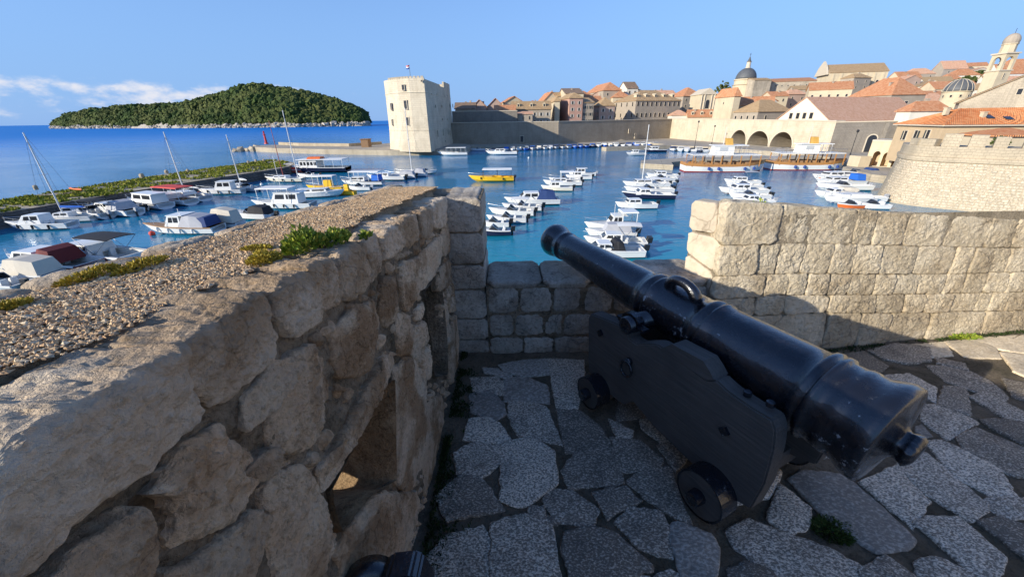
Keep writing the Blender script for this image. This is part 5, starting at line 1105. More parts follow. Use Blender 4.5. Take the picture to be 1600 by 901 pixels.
H('low red roofed house behind the balcony house', 912, 940, 158, 150, 245, 'plaster_cream', 'roof_orange', 'gx', d=10, chim=1)
H('long orange roofed house on the skyline left of the top house', 943, 971, 141, 131, 262, 'plaster_grey', 'roof_orange', 'hip', xs=916, win=(2, 1), side=(4, 1), chim=1, yaw=.12)
H('highest cream house on the skyline above the palace', 980, 997, 138, 128, 275, 'plaster_white', 'roof_brown', 'gx', xs=967, win=(2, 1), side=(2, 1), chim=1, yaw=.12)
H('cream house between the skyline row and the palace', 958, 985, 152, 143, 258, 'plaster_cream', 'roof_orange', 'hip', xs=943, win=(2, 1), chim=1)
H('large stone palace with hipped roof and two rows of arched windows', 994, 1064, 157, 141, 232, 'plaster_grey', 'roof_tan', 'hip', xs=960, win=(10, 2), side=(4, 2), wk='arch', dorm=5, chim=2, yaw=.30, wdz=5.6, wz0=1.6)
H('orange hip roofed house right of the palace', 1068, 1099, 150, 137, 262, 'plaster_grey', 'roof_orange', 'hip', xs=1046, win=(3, 2), side=(3, 1), chim=2, yaw=.2)
H('small orange roofed house with dormers under the church front', 1075, 1118, 183, 171, 222, 'plaster_cream', 'roof_orange', 'gx', d=8, dorm=3, win=(5, 1), wk='small', chim=1, yaw=-.25)
H('pale low house with red roof edge on the corner of the walls', 1050, 1076, 180, 172, 228, 'plaster_white', 'roof_salmon', 'hip', d=8, chim=0, yaw=-.1)
H('square cream tower house with pyramid roof left of the dome', 1148, 1158, 150, 138, 190, 'plaster_cream', 'roof_orange', 'hip', xs=1119, side=(1, 1), wk='small', chim=1, yaw=.05)
H('orange roofed wing below the dome', 1146, 1208, 165, 151, 200, 'plaster_cream', 'roof_orange', 'gx', d=9, win=(3, 1), wk='small', chim=1, yaw=-.45)
H('cream house with four windows and tan hipped roof above the arches', 1185, 1238, 174, 156, 172, 'plaster_grey', 'roof_tan', 'hip', xs=1147, side=(4, 1), win=(2, 1), wk='std', chim=1, yaw=.25)
H('white gabled warehouse above the arches with four dark windows', 1211, 1297, 189.5, 151.5, 158, 'plaster_white', 'roof_salmon', 'gy', d=46, yaw=-1.28, chim=1, wx=[(.29, 1.22, 'std'), (.42, 1.22, 'std'), (.54, 1.22, 'std'), (.66, 1.22, 'std')], sc=1.25, zb=6.2)
H('long stone house with orange roof below the hilltop church', 1265, 1332, 141, 128, 235, 'plaster_cream', 'roof_orange', 'gx', d=12, win=(5, 1), wk='small', chim=1, yaw=-.5, sc=1.3)
H('big cream and grey house with broad orange hipped roof', 1394, 1447, 147.5, 122, 165, 'plaster_grey', 'roof_orange', 'hip', xs=1328, win=(3, 1), side=(2, 1), shut=None, wk='std', chim=1, yaw=.05, sc=1.4, wz0=2.4)
H('low house with brown orange roof behind the near terracotta house', 1424, 1486, 173, 158, 118, 'plaster_white', 'roof_orange', 'hip', xs=1402, chim=1, yaw=-.1)
H('pale grey gabled stone house in front of the clock tower', 1500, 1700, 160, 112, 130, 'stone_house', 'roof_tan', 'gy', d=12, chim=0, wx=[(.46, 1.15, 'std')], yaw=-.75, zb=4)
hs = [(1405, 1440, 122, 112, 330), (1420, 1462, 116, 107, 390), (1445, 1490, 128, 120, 300), (1458, 1495, 113, 105, 420), (1475, 1512, 108, 95, 400), (1490, 1532, 118, 108, 350), (1503, 1545, 104, 98, 440), (1515, 1552, 112, 105, 400), (1560, 1606, 116, 100, 330), (1572, 1640, 104, 92, 420), (1590, 1650, 138, 122, 260), (1440, 1475, 134, 125, 270), (1462, 1530, 139, 127, 250), (1570, 1630, 150, 134, 210), (1540, 1575, 128, 118, 320), (1390, 1420, 130, 121, 320), (1448, 1476, 158, 146, 200), (1524, 1560, 140, 130, 240)]
desc = ['behind the long church', 'highest on the left of the hillside', 'just left of the small grey dome', 'on the upper hillside below the skyline', 'white gabled, on the skyline left of the clock tower', 'above the small grey dome', 'with skylights, on the skyline beside the clock tower', 'close behind the clock tower on its left', 'on the skyline right of the clock tower', 'highest at the right edge', 'low at the right edge behind the grey long house', 'left above the big hipped roof', 'long, right behind the small grey dome', 'right of the clock tower foot', 'half behind the clock tower belfry', 'at the end of the long church', 'tucked between the big hipped roof and the small grey dome', 'in front of the belfry, right of the small grey dome']
for i, ((xl, xr, ye, yr, Y), d_) in enumerate(zip(hs, desc)):
    H('hillside house %s' % d_, xl, xr, ye, yr, Y, ['plaster_cream', 'plaster_grey', 'plaster_white'][i % 3], ['roof_orange', 'roof_salmon', 'roof_tan'][(i*7) % 3 if i not in (0, 5, 8, 10) else 0], ['gx', 'hip', 'gx', 'gy'][i % 4], d=12, win=(2+i % 2, 2), chim=1, yaw=-.1-.1*(i % 4), group='hillside houses on the right')
fill = [(722, 738, 166, 160, 222), (790, 806, 164, 157, 232), (818, 846, 163, 157, 236), (858, 880, 150, 144, 258), (905, 925, 149, 142, 262), (926, 946, 148, 141, 272), (948, 966, 146, 139, 285), (985, 1010, 146, 139, 282), (1012, 1035, 150, 143, 275), (1030, 1056, 147, 141, 300), (1098, 1120, 150, 143, 290), (1135, 1152, 152, 145, 262), (1205, 1232, 150, 143, 245), (1232, 1262, 147, 140, 255), (1190, 1215, 158, 151, 215), (1240, 1270, 140, 134, 275), (1390, 1412, 138, 130, 235), (1415, 1440, 124, 117, 300), (1455, 1480, 150, 142, 215), (1335, 1362, 121, 115, 285), (1545, 1580, 146, 137, 225), (1568, 1602, 128, 119, 275), (1480, 1505, 124, 116, 330), (1500, 1528, 112, 104, 410)]
where = ['near the fort', 'behind the dormer house', 'above the dormer house roof', 'left on the skyline', 'behind the pink corner house', 'behind the red roofed house', 'below the long skyline house', 'under the highest cream house', 'behind the palace roof', 'between palace and orange hip roof', 'behind the church pediment', 'left of the cathedral drum', 'below the cathedral nave', 'right of the cathedral nave foot', 'above the tan hipped roof', 'left of the hilltop church', 'right of the big hipped roof', 'at the right end of the hilltop church', 'below the small grey dome', 'under the hilltop church buttresses', 'right behind the stone gable', 'right of the belfry', 'above the small dome on the left', 'on the hillside crest']
for i, ((xl, xr, ye, yr, Y), d_) in enumerate(zip(fill, where)):
    H('small tiled roof house %s' % d_, xl, xr, ye, yr, Y, ['plaster_cream', 'plaster_rose', 'plaster_white', 'plaster_grey'][i % 4], ['roof_orange', 'roof_salmon', 'roof_orange', 'roof_tan'][(i*5) % 4], ['gx', 'hip', 'gy'][i % 3], d=9, win=(2, 2), side=(2, 1), chim=1, yaw=-.25+.12*(i % 5), sc=.95)
# church front with pediment
ch = empty('church_front', on_y(1096, 172, 238), label='cream baroque church front with triangular pediment', cat='church')
ch.location.z = 8; p0 = on_y(1096, 148, 238); p1 = on_y(1119, 148, 238); w = p1.x-p0.x; hz = p0.z-8; pk = on_y(1108, 140, 238).z-8
ch.location.x = p0.x
MB().box(0, w, 0, 14, 0, hz).put('wall', M['plaster_cream'], ch)
MB().prism([(-.5, 0), (w+.5, 0), (w/2, pk-hz+.4)], (0, -.5, hz+.3), (1, 0, 0), (0, 0, 1), (0, 1, 0), 14.5).put('pediment', M['trim_stone'], ch)
MB().box(-.5, w+.5, -.5, 14, hz, hz+.3).put('cornice', M['trim_stone'], ch)
for x in (.06, .26, .74, .94): MB().lathe([(0, .35), (hz, .32)], (x*w, -.15, 0), (0, 0, 1), 10).put('column', M['trim_stone'], ch)
window(ch, 'arch', w/2, -.05, hz-7, 0, None, 2.0)
# cathedral
def dome_mesh(R_, H_, n=24, k=10, rib=0): return [(H_*math.sin(math.pi/2*i/k), max(.02, R_*math.cos(math.pi/2*i/k))) for i in range(k+1)]
YD = 300; dc = on_y(1165, 124, YD); px_m = (on_y(1180, 124, YD).x-on_y(1150, 124, YD).x)/30
cd = empty('cathedral', (dc.x, dc.y, 8), label='cathedral with a grey lead dome, stone drum and slender lantern', cat='church'); Rr = 14.6*px_m; zd = dc.z-8
MB().lathe([(0, Rr*1.12), (zd-4, Rr*1.12), (zd-3.6, Rr*1.2), (zd-3.2, Rr*1.04), (zd-.9, Rr*1.04), (zd-.6, Rr*1.12), (zd, Rr*1.10)], (0, 0, 0), (0, 0, 1), 28).put('drum', M['plaster_cream'], cd)
zt_ = on_y(1165, 106, YD).z-8; MB().lathe([(zd+a, r_) for a, r_ in dome_mesh(Rr, zt_-zd)], (0, 0, 0), (0, 0, 1), 32).put('dome', M['lead_grey'], cd, smooth=True)
zl_ = on_y(1165, 97, YD).z-8; zx = on_y(1165, 88, YD).z-8
MB().lathe([(zt_-.6, Rr*.30), (zt_+.3, Rr*.22), (zl_-.3, Rr*.20), (zl_, Rr*.26)], (0, 0, 0), (0, 0, 1), 12).put('lantern', M['trim_stone'], cd)
MB().lathe([(zl_, Rr*.22), (zl_+(zx-zl_)*.4, Rr*.12), (zx, .05)], (0, 0, 0), (0, 0, 1), 12).put('spire', M['lead_grey'], cd)
cr_ = MB().box(-.08, .08, -.08, .08, zx, zx+1.8); cr_.box(-.6, .6, -.07, .07, zx+1.0, zx+1.16); cr_.put('cross', M['iron_dark'], cd)
for k in range(8):
    a = -math.pi/2+(k-3)*.5; window(cd, 'arch', Rr*1.06*math.cos(a), Rr*1.06*math.sin(a), zd-8.8, a+math.pi/2, None, 1.8)
H('long grey cathedral nave right of the dome', 1200, 1276, 128, 122.5, 290, 'stone_house', 'roof_orange', 'gx', xs=1182, win=(8, 1), wk='small', chim=0, yaw=-.30, name='cathedral_nave', group=None)
H('grey stone block joining the dome and the nave', 1180, 1206, 125, 122, 284, 'stone_house', 'roof_tan', 'gx', d=14, chim=0, name='cathedral_choir', group=None)
# long church on the hill
r0, w, d, h, rh = H('long hilltop church with buttressed side and tan roof', 1297, 1388, 114, 100, 300, 'plaster_cream', 'roof_tan', 'gx', xs=1278, chim=0, yaw=-.25, name='hilltop_church', group=None)
r0['category'] = 'church'
for k in range(7): MB().box(w*(k+.5)/7-.6, w*(k+.5)/7+.6, -1.8, 0, 0, h-.5, (w*(k+.5)/7-.6, w*(k+.5)/7+.6, -.3, 0)).put('buttress', M['plaster_cream'], r0)
for k in range(6): window(r0, 'arch', w*(k+1)/7, 0, h-8.5, 0, None, 1.5)
MB().prism([(0, 0), (d, 0), (d*.8, 5), (d*.5, rh+3.2), (d*.2, 5)], (-.6, 0, h-1), (0, 1, 0), (0, 0, 1), (-1, 0, 0), 1.2).put('facade_gable', M['trim_stone'], r0)
# small dome
YS = 190; sc_ = on_y(1496, 143, YS); sd = empty('small_dome', (sc_.x, sc_.y, 6), label='low ribbed grey dome on a pale drum left of the clock tower', cat='church'); Rr = (on_y(1518, 143, YS).x-on_y(1473, 143, YS).x)/2*.76; zd = sc_.z-6
MB().lathe([(0, Rr*.98), (zd-.4, Rr*.98), (zd-.2, Rr*1.05), (zd, Rr*1.04)], (0, 0, 0), (0, 0, 1), 28).put('drum', M['plaster_cream'], sd)
zt_ = on_y(1496, 123.5, YS).z-6; dm = dome_mesh(Rr, zt_-zd); MB().lathe([(zd+a, r_) for a, r_ in dm], (0, 0, 0), (0, 0, 1), 32).put('dome', M['lead_grey'], sd, smooth=True)
for k in range(14):
    a = 2*math.pi*k/14; MB().tube([(r_*1.005*math.cos(a), r_*1.005*math.sin(a), zd+q_) for q_, r_ in dm], .10, 5).put('rib', M['trim_stone'], sd)
for k in range(5):
    a = -math.pi/2+(k-2)*.6-.5; window(sd, 'small', Rr*math.cos(a), Rr*math.sin(a), zd-2.4, a+math.pi/2)
# clock tower
YC = 170; ct0 = on_y(1545.5, 147, YC); yawc = .0
ct = empty('clock_tower', (ct0.x, ct0.y, 4), yawc, 'tall slender stone bell tower with open arches and ribbed cap', 'tower')
ztop = {k: on_y(px, py, YC).z-4 for k, px, py in (('bal', 1560, 111), ('bell', 1569, 84), ('drum', 1572, 67), ('cap', 1578, 54))}
hb_ = ztop['bal']; S_ = on_y(1580, 110, YC).x-on_y(1560, 110, YC).x
MB().box(0, S_, 0, S_, 0, hb_, (.15, S_-.15, .15, S_-.15)).put('shaft', M['plaster_cream'], ct)
MB().box(-.2, S_+.2, -.2, S_+.2, hb_, hb_+.4).put('cornice', M['trim_stone'], ct)
z0, z1 = hb_+.4, ztop['bell']
for sx in (0, 1):
    for sy in (0, 1): q_ = S_*.2; MB().box(.12+sx*(S_-q_-.24), .12+sx*(S_-q_-.24)+q_, .12+sy*(S_-q_-.24), .12+sy*(S_-q_-.24)+q_, z0, z1).put('pier', M['plaster_cream'], ct)
for side_ in range(4):
    ww = S_*.6-.1; aR = ww/2; poly = [(-ww/2-.02, z1), (-ww/2-.02, z1-aR-.9)]+[(-aR*math.cos(math.pi*i/12), z1-aR-.9+aR*math.sin(math.pi*i/12)) for i in range(1, 12)]+[(ww/2+.02, z1-aR-.9), (ww/2+.02, z1)]
    c = Vector((S_/2, S_/2, 0)); dirs = [Vector((0, -1, 0)), Vector((1, 0, 0)), Vector((0, 1, 0)), Vector((-1, 0, 0))][side_]; u_ = Vector((-dirs.y, dirs.x, 0))
    MB().prism(poly, c+dirs*(S_/2-.14), u_, (0, 0, 1), -dirs, S_*.17).put('arch', M['plaster_cream'], ct)
MB().lathe([(0, .0), (.1, 1.1), (.6, .8), (1.6, .55), (2.0, .05)], (S_/2, S_/2, z1-3.8), (0, 0, 1), 14).put('bell', M['iron_dark'], ct)
MB().box(-.3, S_+.3, -.3, S_+.3, z1, z1+.5).put('cornice', M['trim_stone'], ct)
zd = ztop['drum']; MB().lathe([(z1+.5, S_*.44), (zd-.4, S_*.42), (zd-.3, S_*.47), (zd, S_*.47)], (S_/2, S_/2, 0), (0, 0, 1), 8).put('drum', M['plaster_cream'], ct)
dm = dome_mesh(S_*.43, ztop['cap']-zd); dm = [(0, S_*.43), (.8, S_*.46)]+[(a+.8, r_*1.07) for a, r_ in dm[1:]]
MB().lathe([(zd+a, r_) for a, r_ in dm], (S_/2, S_/2, 0), (0, 0, 1), 16).put('cap', M['plaster_grey'], ct)
zc = zd+dm[-1][0]; MB().tube([(S_/2, S_/2, zc-.2), (S_/2, S_/2, zc+1.6)], .08, 6).put('finial', M['iron_dark'], ct)
for z in (hb_-2.6, hb_-6.6): window(ct, 'slit', S_*.5, 0, z, 0, None, 1.2)
# tree behind the church front
def crown_tree(name, label, base, h, r_, seed, mat='pine_crowns', n=260, group=None):
    o = empty(name, base, label=label, cat='tree', group=group); q = np.random.RandomState(seed)
    MB().tube([(0, 0, 0), (.1, 0, h*.4), (0, .1, h*.8)], [r_*.09, r_*.06, r_*.03], 7).put('trunk', M['brown_wood'], o)
    d_ = q.randn(n, 3); d_ /= np.linalg.norm(d_, axis=1)[:, None]; P = d_*(q.rand(n)**.4)[:, None]*np.array([r_, r_, h*.38])+np.array([0, 0, h*.66]); P += fbm(P*.6, 2, seed)[:, None]*r_*.3
    V, F = lumps(P, r_*(.08+.09*q.rand(n)), seed, .8, .4); put('crown', V, F, M[mat], o)
p_ = on_y(1127, 150, 255); crown_tree('pine_tree', 'dark green pine behind the church front and tower house', (p_.x, p_.y, 8), 22, 4.6, 5)
for i, (px, py, Y, h, r_, l) in enumerate([(1510, 128, 300, 9, 5, 'dark tree among the hillside houses above the small dome'), (1530, 118, 360, 8, 5, 'bushy tree on the hillside beside the clock tower'), (1495, 132, 290, 6, 4, 'small shrub like tree left of the dark hillside tree')]):
    p_ = on_y(px, py, Y); crown_tree('hillside_tree', l, (p_.x, p_.y, p_.z-h*.6), h, r_, 20+i)
# ------------------------------------------------------------------ near right: portico, bastion, terracotta house
po = empty('portico', (80.5, 92, 1.4), label='cream arcaded boathouse with two arches on the right quay', cat='building')
pA = on_z(1350, 259, 1.4); pB = Vector((92, 73, 0)); e = Vector((pB.x-pA.x, pB.y-pA.y)); Lp = e.length; e /= Lp; Np = Vector((e.y, -e.x)); Np = Np if Np.x < 0 else -Np
po.location = (pA.x, pA.y, 1.4)
def puv(px, py): P = on_pl(px, py, Vector((pA.x, pA.y, 0)), Vector((Np.x, Np.y, 0))); return (Vector((P.x, P.y))-Vector((pA.x, pA.y))).dot(e), P.z
zt_ = puv(1362, 221)[1]; hl = []
for xl, xr, yt in [(1361, 1372, 236), (1377, 1389, 238), (1394, 1406, 240)]:
    u0 = puv(xl, 252)[0]; u1 = puv(xr, 252)[0]; zz = puv((xl+xr)/2, yt)[1]; r_ = (u1-u0)/2
    hl.append([(u0, 1.5), (u1, 1.5)]+[((u0+u1)/2+r_*math.cos(math.pi*i/10), zz-r_*1.2+1.2*r_*math.sin(math.pi*i/10)) for i in range(11)])
v2, f2 = holed([(0, 1.4), (Lp, 1.4), (Lp, zt_), (0, zt_)], hl, 0, 1)
put('facade', [(pA.x+e.x*u, pA.y+e.y*u, z) for u, z in v2], f2, M['plaster_cream'], po, world=True)
for a in hl:
    n = len(a); V = [(pA.x+e.x*u-Np.x*k*2.5, pA.y+e.y*u-Np.y*k*2.5, z) for k in (0, 1) for u, z in a]; put('arch_recess', V, [(i_, (i_+1) % n, n+(i_+1) % n, n+i_) for i_ in range(n)]+[tuple(range(n, 2*n))], M['plaster_ochre'], po, world=True)
mb = MB(); T0 = [(pA.x+Np.x*.1, pA.y+Np.y*.1), (pA.x+e.x*Lp, pA.y+e.y*Lp), (pA.x+e.x*Lp-Np.x*7, pA.y+e.y*Lp-Np.y*7), (pA.x-Np.x*7, pA.y-Np.y*7)]
mb.add([(x, y, zt_) for x, y in T0]+[(x, y, zt_+.35) for x, y in T0], [(0, 1, 2, 3), (4, 5, 6, 7), (0, 1, 5, 4), (1, 2, 6, 5), (2, 3, 7, 6), (3, 0, 4, 7)]); mb.put('roof_terrace', M['trim_stone'], po, world=True)
mb = MB().add([(T0[0][0], T0[0][1], 1.4), (T0[3][0], T0[3][1], 1.4), (T0[3][0], T0[3][1], zt_), (T0[0][0], T0[0][1], zt_)], [(0, 1, 2, 3)]); mb.put('end_wall', M['plaster_cream'], po, world=True)
mb = MB().box(-1.2, 1.2, -1.5, 1.5, 0, 2.2); o = mb.put('steps_block', M['plaster_cream'], po); o.location = (-2.0, -.6, 0)
islands('bastion_block', [(.56, .46, .33), (.61, .51, .37), (.53, .44, .32), (.63, .54, .40), (.58, .49, .36), (.50, .42, .31)], rough=.9, bump=.8, scale=6)
# bastion: courses of real blocks on the face, curved and battered
bs = empty('bastion', (54.5, 55, 0), label='huge curved sunlit bastion of small stone blocks at the right edge', cat='bastion')
path = [(60.5, 64.5), (57.4, 61.2), (55.4, 58.2), (54.8, 55.8), (55.6, 53.6), (58, 51.1), (61.4, 47.6), (65.2, 43.8), (69.6, 39.4), (75, 34.4), (82, 28.6), (92, 22)]
pp = np.array(path)+np.array([1.6, .6]); sg = np.r_[0, np.cumsum(np.linalg.norm(np.diff(pp, axis=0), axis=1))]; ss = np.linspace(0, sg[-1], 90); pl = np.c_[np.interp(ss, sg, pp[:, 0]), np.interp(ss, sg, pp[:, 1])]
for _ in range(3): pl[1:-1] = (pl[:-2]+2*pl[1:-1]+pl[2:])/4
tg = np.gradient(pl, axis=0); tg /= np.linalg.norm(tg, axis=1)[:, None]; inn = np.c_[-tg[:, 1], tg[:, 0]]
if (inn[45]@np.array([1, 1])) < 0: inn = -inn
zs = [-2, 0, 2, 4, 5.9, 6.0, 6.25, 6.5, 6.55, 7.9]; offs = [-.2, 0, .25, .5, .72, .55, .50, .55, .75, .80]
V = [(pl[i, 0]+inn[i, 0]*o_, pl[i, 1]+inn[i, 1]*o_, z) for z, o_ in zip(zs, offs) for i in range(90)]+[(pl[i, 0]+inn[i, 0]*6, pl[i, 1]+inn[i, 1]*6, 7.9) for i in range(90)]
F = [(k*90+i, k*90+i+1, (k+1)*90+i+1, (k+1)*90+i) for k in range(len(zs)) for i in range(89)]
put('masonry', V, F, M['bastion_stone'], bs, world=True, fixn=True)
def bpt(s): return np.array([np.interp(s, ss, pl[:, 0]), np.interp(s, ss, pl[:, 1])]), np.array([np.interp(s, ss, inn[:, 0]), np.interp(s, ss, inn[:, 1])])
bv = []; bf = []; q = np.random.RandomState(2)
for row in range(17):
    zc = .2+row*.335; s = 6.0+q.rand()*.5
    while s < 34:
        L = q.uniform(.32, .72); c, n_ = bpt(s+L/2); t_ = np.array([n_[1], -n_[0]]); of = np.interp(zc+.16, zs[:5], offs[:5]); pr = q.uniform(.01, .07); g_ = .016; hw = L/2-g_
        c = c+n_*of; b0 = len(bv)
        for (du, dz) in ((-hw, g_), (hw, g_), (hw, .335-g_), (-hw, .335-g_)): bv.append((c[0]+t_[0]*du+n_[0]*.05, c[1]+t_[1]*du+n_[1]*.05, zc+dz))
        for (du, dz) in ((-hw*.82, g_*2), (hw*.82, g_*2.5), (hw*.8, .335-2.2*g_), (-hw*.82, .335-2*g_)): bv.append((c[0]+t_[0]*(du+q.uniform(-.03, .03))-n_[0]*pr, c[1]+t_[1]*(du+q.uniform(-.03, .03))-n_[1]*pr, zc+dz+q.uniform(-.02, .02)))
        bf += [(b0+4, b0+5, b0+6, b0+7)]+[(b0+i, b0+(i+1) % 4, b0+4+(i+1) % 4, b0+4+i) for i in range(4)]
        s += L
prop(put('facing_blocks', bv, bf, M['bastion_block'], bs, world=True, fixn=True), kind='stuff')
for i, (s, w_, hh_) in enumerate([(14.2, 1.7, 1.6), (16.6, 1.5, 1.5), (18.6, 1.2, 1.3), (21.5, 2.2, 1.7), (25.2, 2.0, 1.7), (29, 2, 1.7), (33, 2, 1.7), (11.3, 1.8, .9), (8.6, 2.0, .9)]):
    c, n_ = bpt(s); t_ = np.array([n_[1], -n_[0]]); c = c+n_*1.5
    mb = MB().obox((c[0], c[1], 7.9+hh_/2), (t_[0]*w_/2, t_[1]*w_/2, 0), (n_[0]*.55, n_[1]*.55, 0), (0, 0, hh_/2)); mb.put('merlon', M['bastion_stone'], bs, world=True)
c, n_ = bpt(6.6)
for i, (px, py, hgt, l) in enumerate([(1085, 231, 8.5, 'tall dark lamp post on the quay near the arches'), (1112, 225, 6.5, 'lamp post on the quay left of the first arch'), (1328, 243, 6.0, 'lamp post on the quay beside the arched gate')]):
    q_ = on_z(px, py, 1.4); lp_ = empty('lamp_post', (q_.x, q_.y, 1.4), label=l, cat='lamp post', group='lamp posts on the quay')
    MB().lathe([(0, .22), (.6, .16), (.7, .09), (hgt, .06)], (0, 0, 0), (0, 0, 1), 8).put('pole', M['iron_dark'], lp_); MB().lathe([(hgt, .10), (hgt+.15, .28), (hgt+.6, .34), (hgt+.8, .05)], (0, 0, 0), (0, 0, 1), 8).put('lantern', M['iron_dark'], lp_)
# near terracotta house with real rows of tiles
def tiled_slope(P0, P1, Q0, Q1, pitch=.24, rows=16):
    """barrel-tiled slope between an eave P0-P1 and a ridge Q0-Q1"""
    P0, P1, Q0, Q1 = map(Vector, (P0, P1, Q0, Q1)); N = max(4, int((P1-P0).length/pitch)); nn = (P1-P0).cross(Q0-P0).normalized(); nn = nn if nn.z > 0 else -nn; V = []; F = []; cols = N*4+1
    for r_ in range(rows*2):
        t = (r_//2+(r_ % 2)*.98)/rows; lift = .05*(1-(r_ % 2))
        for c in range(cols):
            s = c/(cols-1); V.append((P0+(P1-P0)*s)*(1-t)+(Q0+(Q1-Q0)*s)*t+nn*(.07*abs(math.sin(math.pi*s*N))+lift))
    for r_ in range(rows*2-1):
        for c in range(cols-1): F.append((r_*cols+c, r_*cols+c+1, (r_+1)*cols+c+1, (r_+1)*cols+c))
    return V, F
tiles('tile_near', (.66, .24, .08), (.55, .18, .06), (.72, .36, .16))
YT = 74; a0 = on_y(1476, 196, YT); th_ = empty('terracotta_house', (a0.x, a0.y, 3), label='near house with terracotta tile roof and three grey shutters, above the bastion', cat='house')
yaw = -.22; e = Vector((math.cos(yaw), math.sin(yaw), 0)); f = Vector((-e.y, e.x, 0)); rr_ = ray(1403, 195); k = rr_.x/rr_.y; d = (k*a0.y-a0.x)/(f.x-k*f.y); W_ = 26.; he = a0.z
rid = on_y(1500, 170.5, a0.y+d*.4).z; c00, c10, c01, c11 = a0, a0+e*W_, a0+f*d, a0+e*W_+f*d
MB().add([(p.x, p.y, z) for z in (3, he-.1) for p in (c00, c10, c11, c01)], [(0, 1, 5, 4), (1, 2, 6, 5), (2, 3, 7, 6), (3, 0, 4, 7), (4, 5, 6, 7)]).put('wall', M['plaster_ochre'], th_, world=True)
ov = .5; E00, E10, E01, E11 = c00-e*ov-f*ov, c10+e*ov-f*ov, c01-e*ov+f*ov, c11+e*ov+f*ov; RA = a0+e*(d*.45)+f*(d/2); RB = a0+e*(W_-d*.45)+f*(d/2); RA.z = RB.z = rid
for P_ in ((E00, E10, RA, RB), (E01, E00, RA, RA), (E11, E01, RB, RA), (E10, E11, RB, RB)):
    V, F = tiled_slope(*P_); put('roof_slope', V, F, M['tile_near'], th_, world=True)
mb = MB(); mb.tube([E00, RA, RB], .14, 8); mb.tube([E01, RA], .14, 8); mb.put('ridge_tiles', M['tile_near'], th_, world=True)
mb = MB(); 
for p, q_ in ((E00, E10), (E00, E01)): mb.tube([p-Vector((0, 0, .08)), q_-Vector((0, 0, .08))], .12, 8)
mb.put('gutter', M['trim_stone'], th_, world=True)
Nf = -e
for i, (px, py) in enumerate([(1412, 218.5), (1428, 218.5), (1447, 218.5)]):
    P = on_pl(px, py, a0, Nf); rz = math.atan2(Nf.y, Nf.x)+math.pi/2; w = link('window', WM['tall'][0], th_, P+Nf*.03-th_.location, (0, 0, rz), (.9, 1, .85)); link('pane', WM['tall'][1], w)
    sh_ = link('shutter', SHUT[i % 2], w, (0, 0, 0), None, (1, 1, 1.3))
for i, (px, py, nm) in enumerate([(1545, 184, 'skylight'), (1575, 186, 'skylight'), (1535, 183, 'chimney'), (1478, 176, 'chimney')]):
    s_ = (E10-E00).normalized(); nn = (E10-E00).cross(RA-E00).normalized(); nn = nn if nn.z > 0 else -nn; P = on_pl(px, py, E00, nn); dn = (s_.cross(nn)).normalized()
    if nm == 'skylight': MB().obox(P+nn*.14, s_*.5, dn*.6, nn*.08).put(nm, M['pane_dark'], th_, world=True)
    else: mb = MB().box(P.x-.35, P.x+.35, P.y-.3, P.y+.3, P.z-.4, P.z+.8); mb.box(P.x-.45, P.x+.45, P.y-.4, P.y+.4, P.z+.8, P.z+.92); mb.put(nm, M['plaster_cream'], th_, world=True)
H('small terracotta annex roof behind the bastion merlons at the right edge', 1556, 1640, 211, 200, 62, 'plaster_cream', 'tile_near', 'hip', d=6, chim=0, yaw=-.2, zb=3)
p_ = on_y(1563, 222, 56); crown_tree('courtyard_shrub', 'green shrub between merlons below the terracotta annex', (p_.x, p_.y, p_.z-1.2), 1.9, .9, 31, 'pine_crowns', 160)

# ================================================================== boats
plain('gel_white', (.80, .79, .75), .28, var=.04); plain('gel_cream', (.74, .68, .54), .35, var=.05); plain('deck_white', (.72, .70, .64), .5, var=.08); plain('deck_teak', (.34, .20, .10), .6, var=.2, scale=8); plain('hull_navy', (.015, .02, .05), .25); plain('hull_maroon', (.16, .02, .02), .35); plain('hull_yellow', (.85, .50, .02), .35); plain('hull_grey', (.45, .47, .48), .4)
plain('canvas_beige', (.60, .54, .44), .85, bump=.3); plain('canvas_blue', (.02, .05, .16), .8, bump=.3); plain('canvas_bright_blue', (.02, .14, .55), .8, bump=.3); plain('canvas_black', (.015, .015, .018), .8); plain('canvas_maroon', (.14, .015, .015), .8, bump=.3); plain('canvas_grey', (.42, .42, .44), .85, bump=.3); plain('canvas_white', (.74, .73, .70), .8, bump=.2); plain('canvas_red', (.60, .06, .04), .7)
plain('motor_black', (.012, .012, .013), .3); plain('motor_grey', (.35, .36, .38), .4); plain('steel', (.62, .63, .64), .25, metal=.9); plain('mast_alu', (.70, .69, .66), .4, metal=.2); plain('rope_dark', (.03, .03, .04), .8); plain('fender_blue', (.02, .06, .25), .5); plain('orange_buoy', (.75, .16, .03), .5); plain('varnish', (.46, .22, .07), .35, var=.25, scale=4); plain('rubber_black', (.02, .02, .02), .7); plain('boot_red', (.30, .035, .02), .5)
def hullfn(L, B, fb, full=2.2, tr_=.9, rake=.07, rise=.35):
    def st(t):
        b = B/2*(1-max(0., (t-.42)/.58)**full)*(tr_+(1-tr_)*min(t/.35, 1)); z = fb*(1+rise*t*t); xt = (t-.5)*L+rake*L*t**4; xk = (t-.5)*L-.02*L*t**3; k = -.25+(max(0., (t-.72)/.28))**2*(.75*fb)
        return b, z, xt, xk, k
    return st
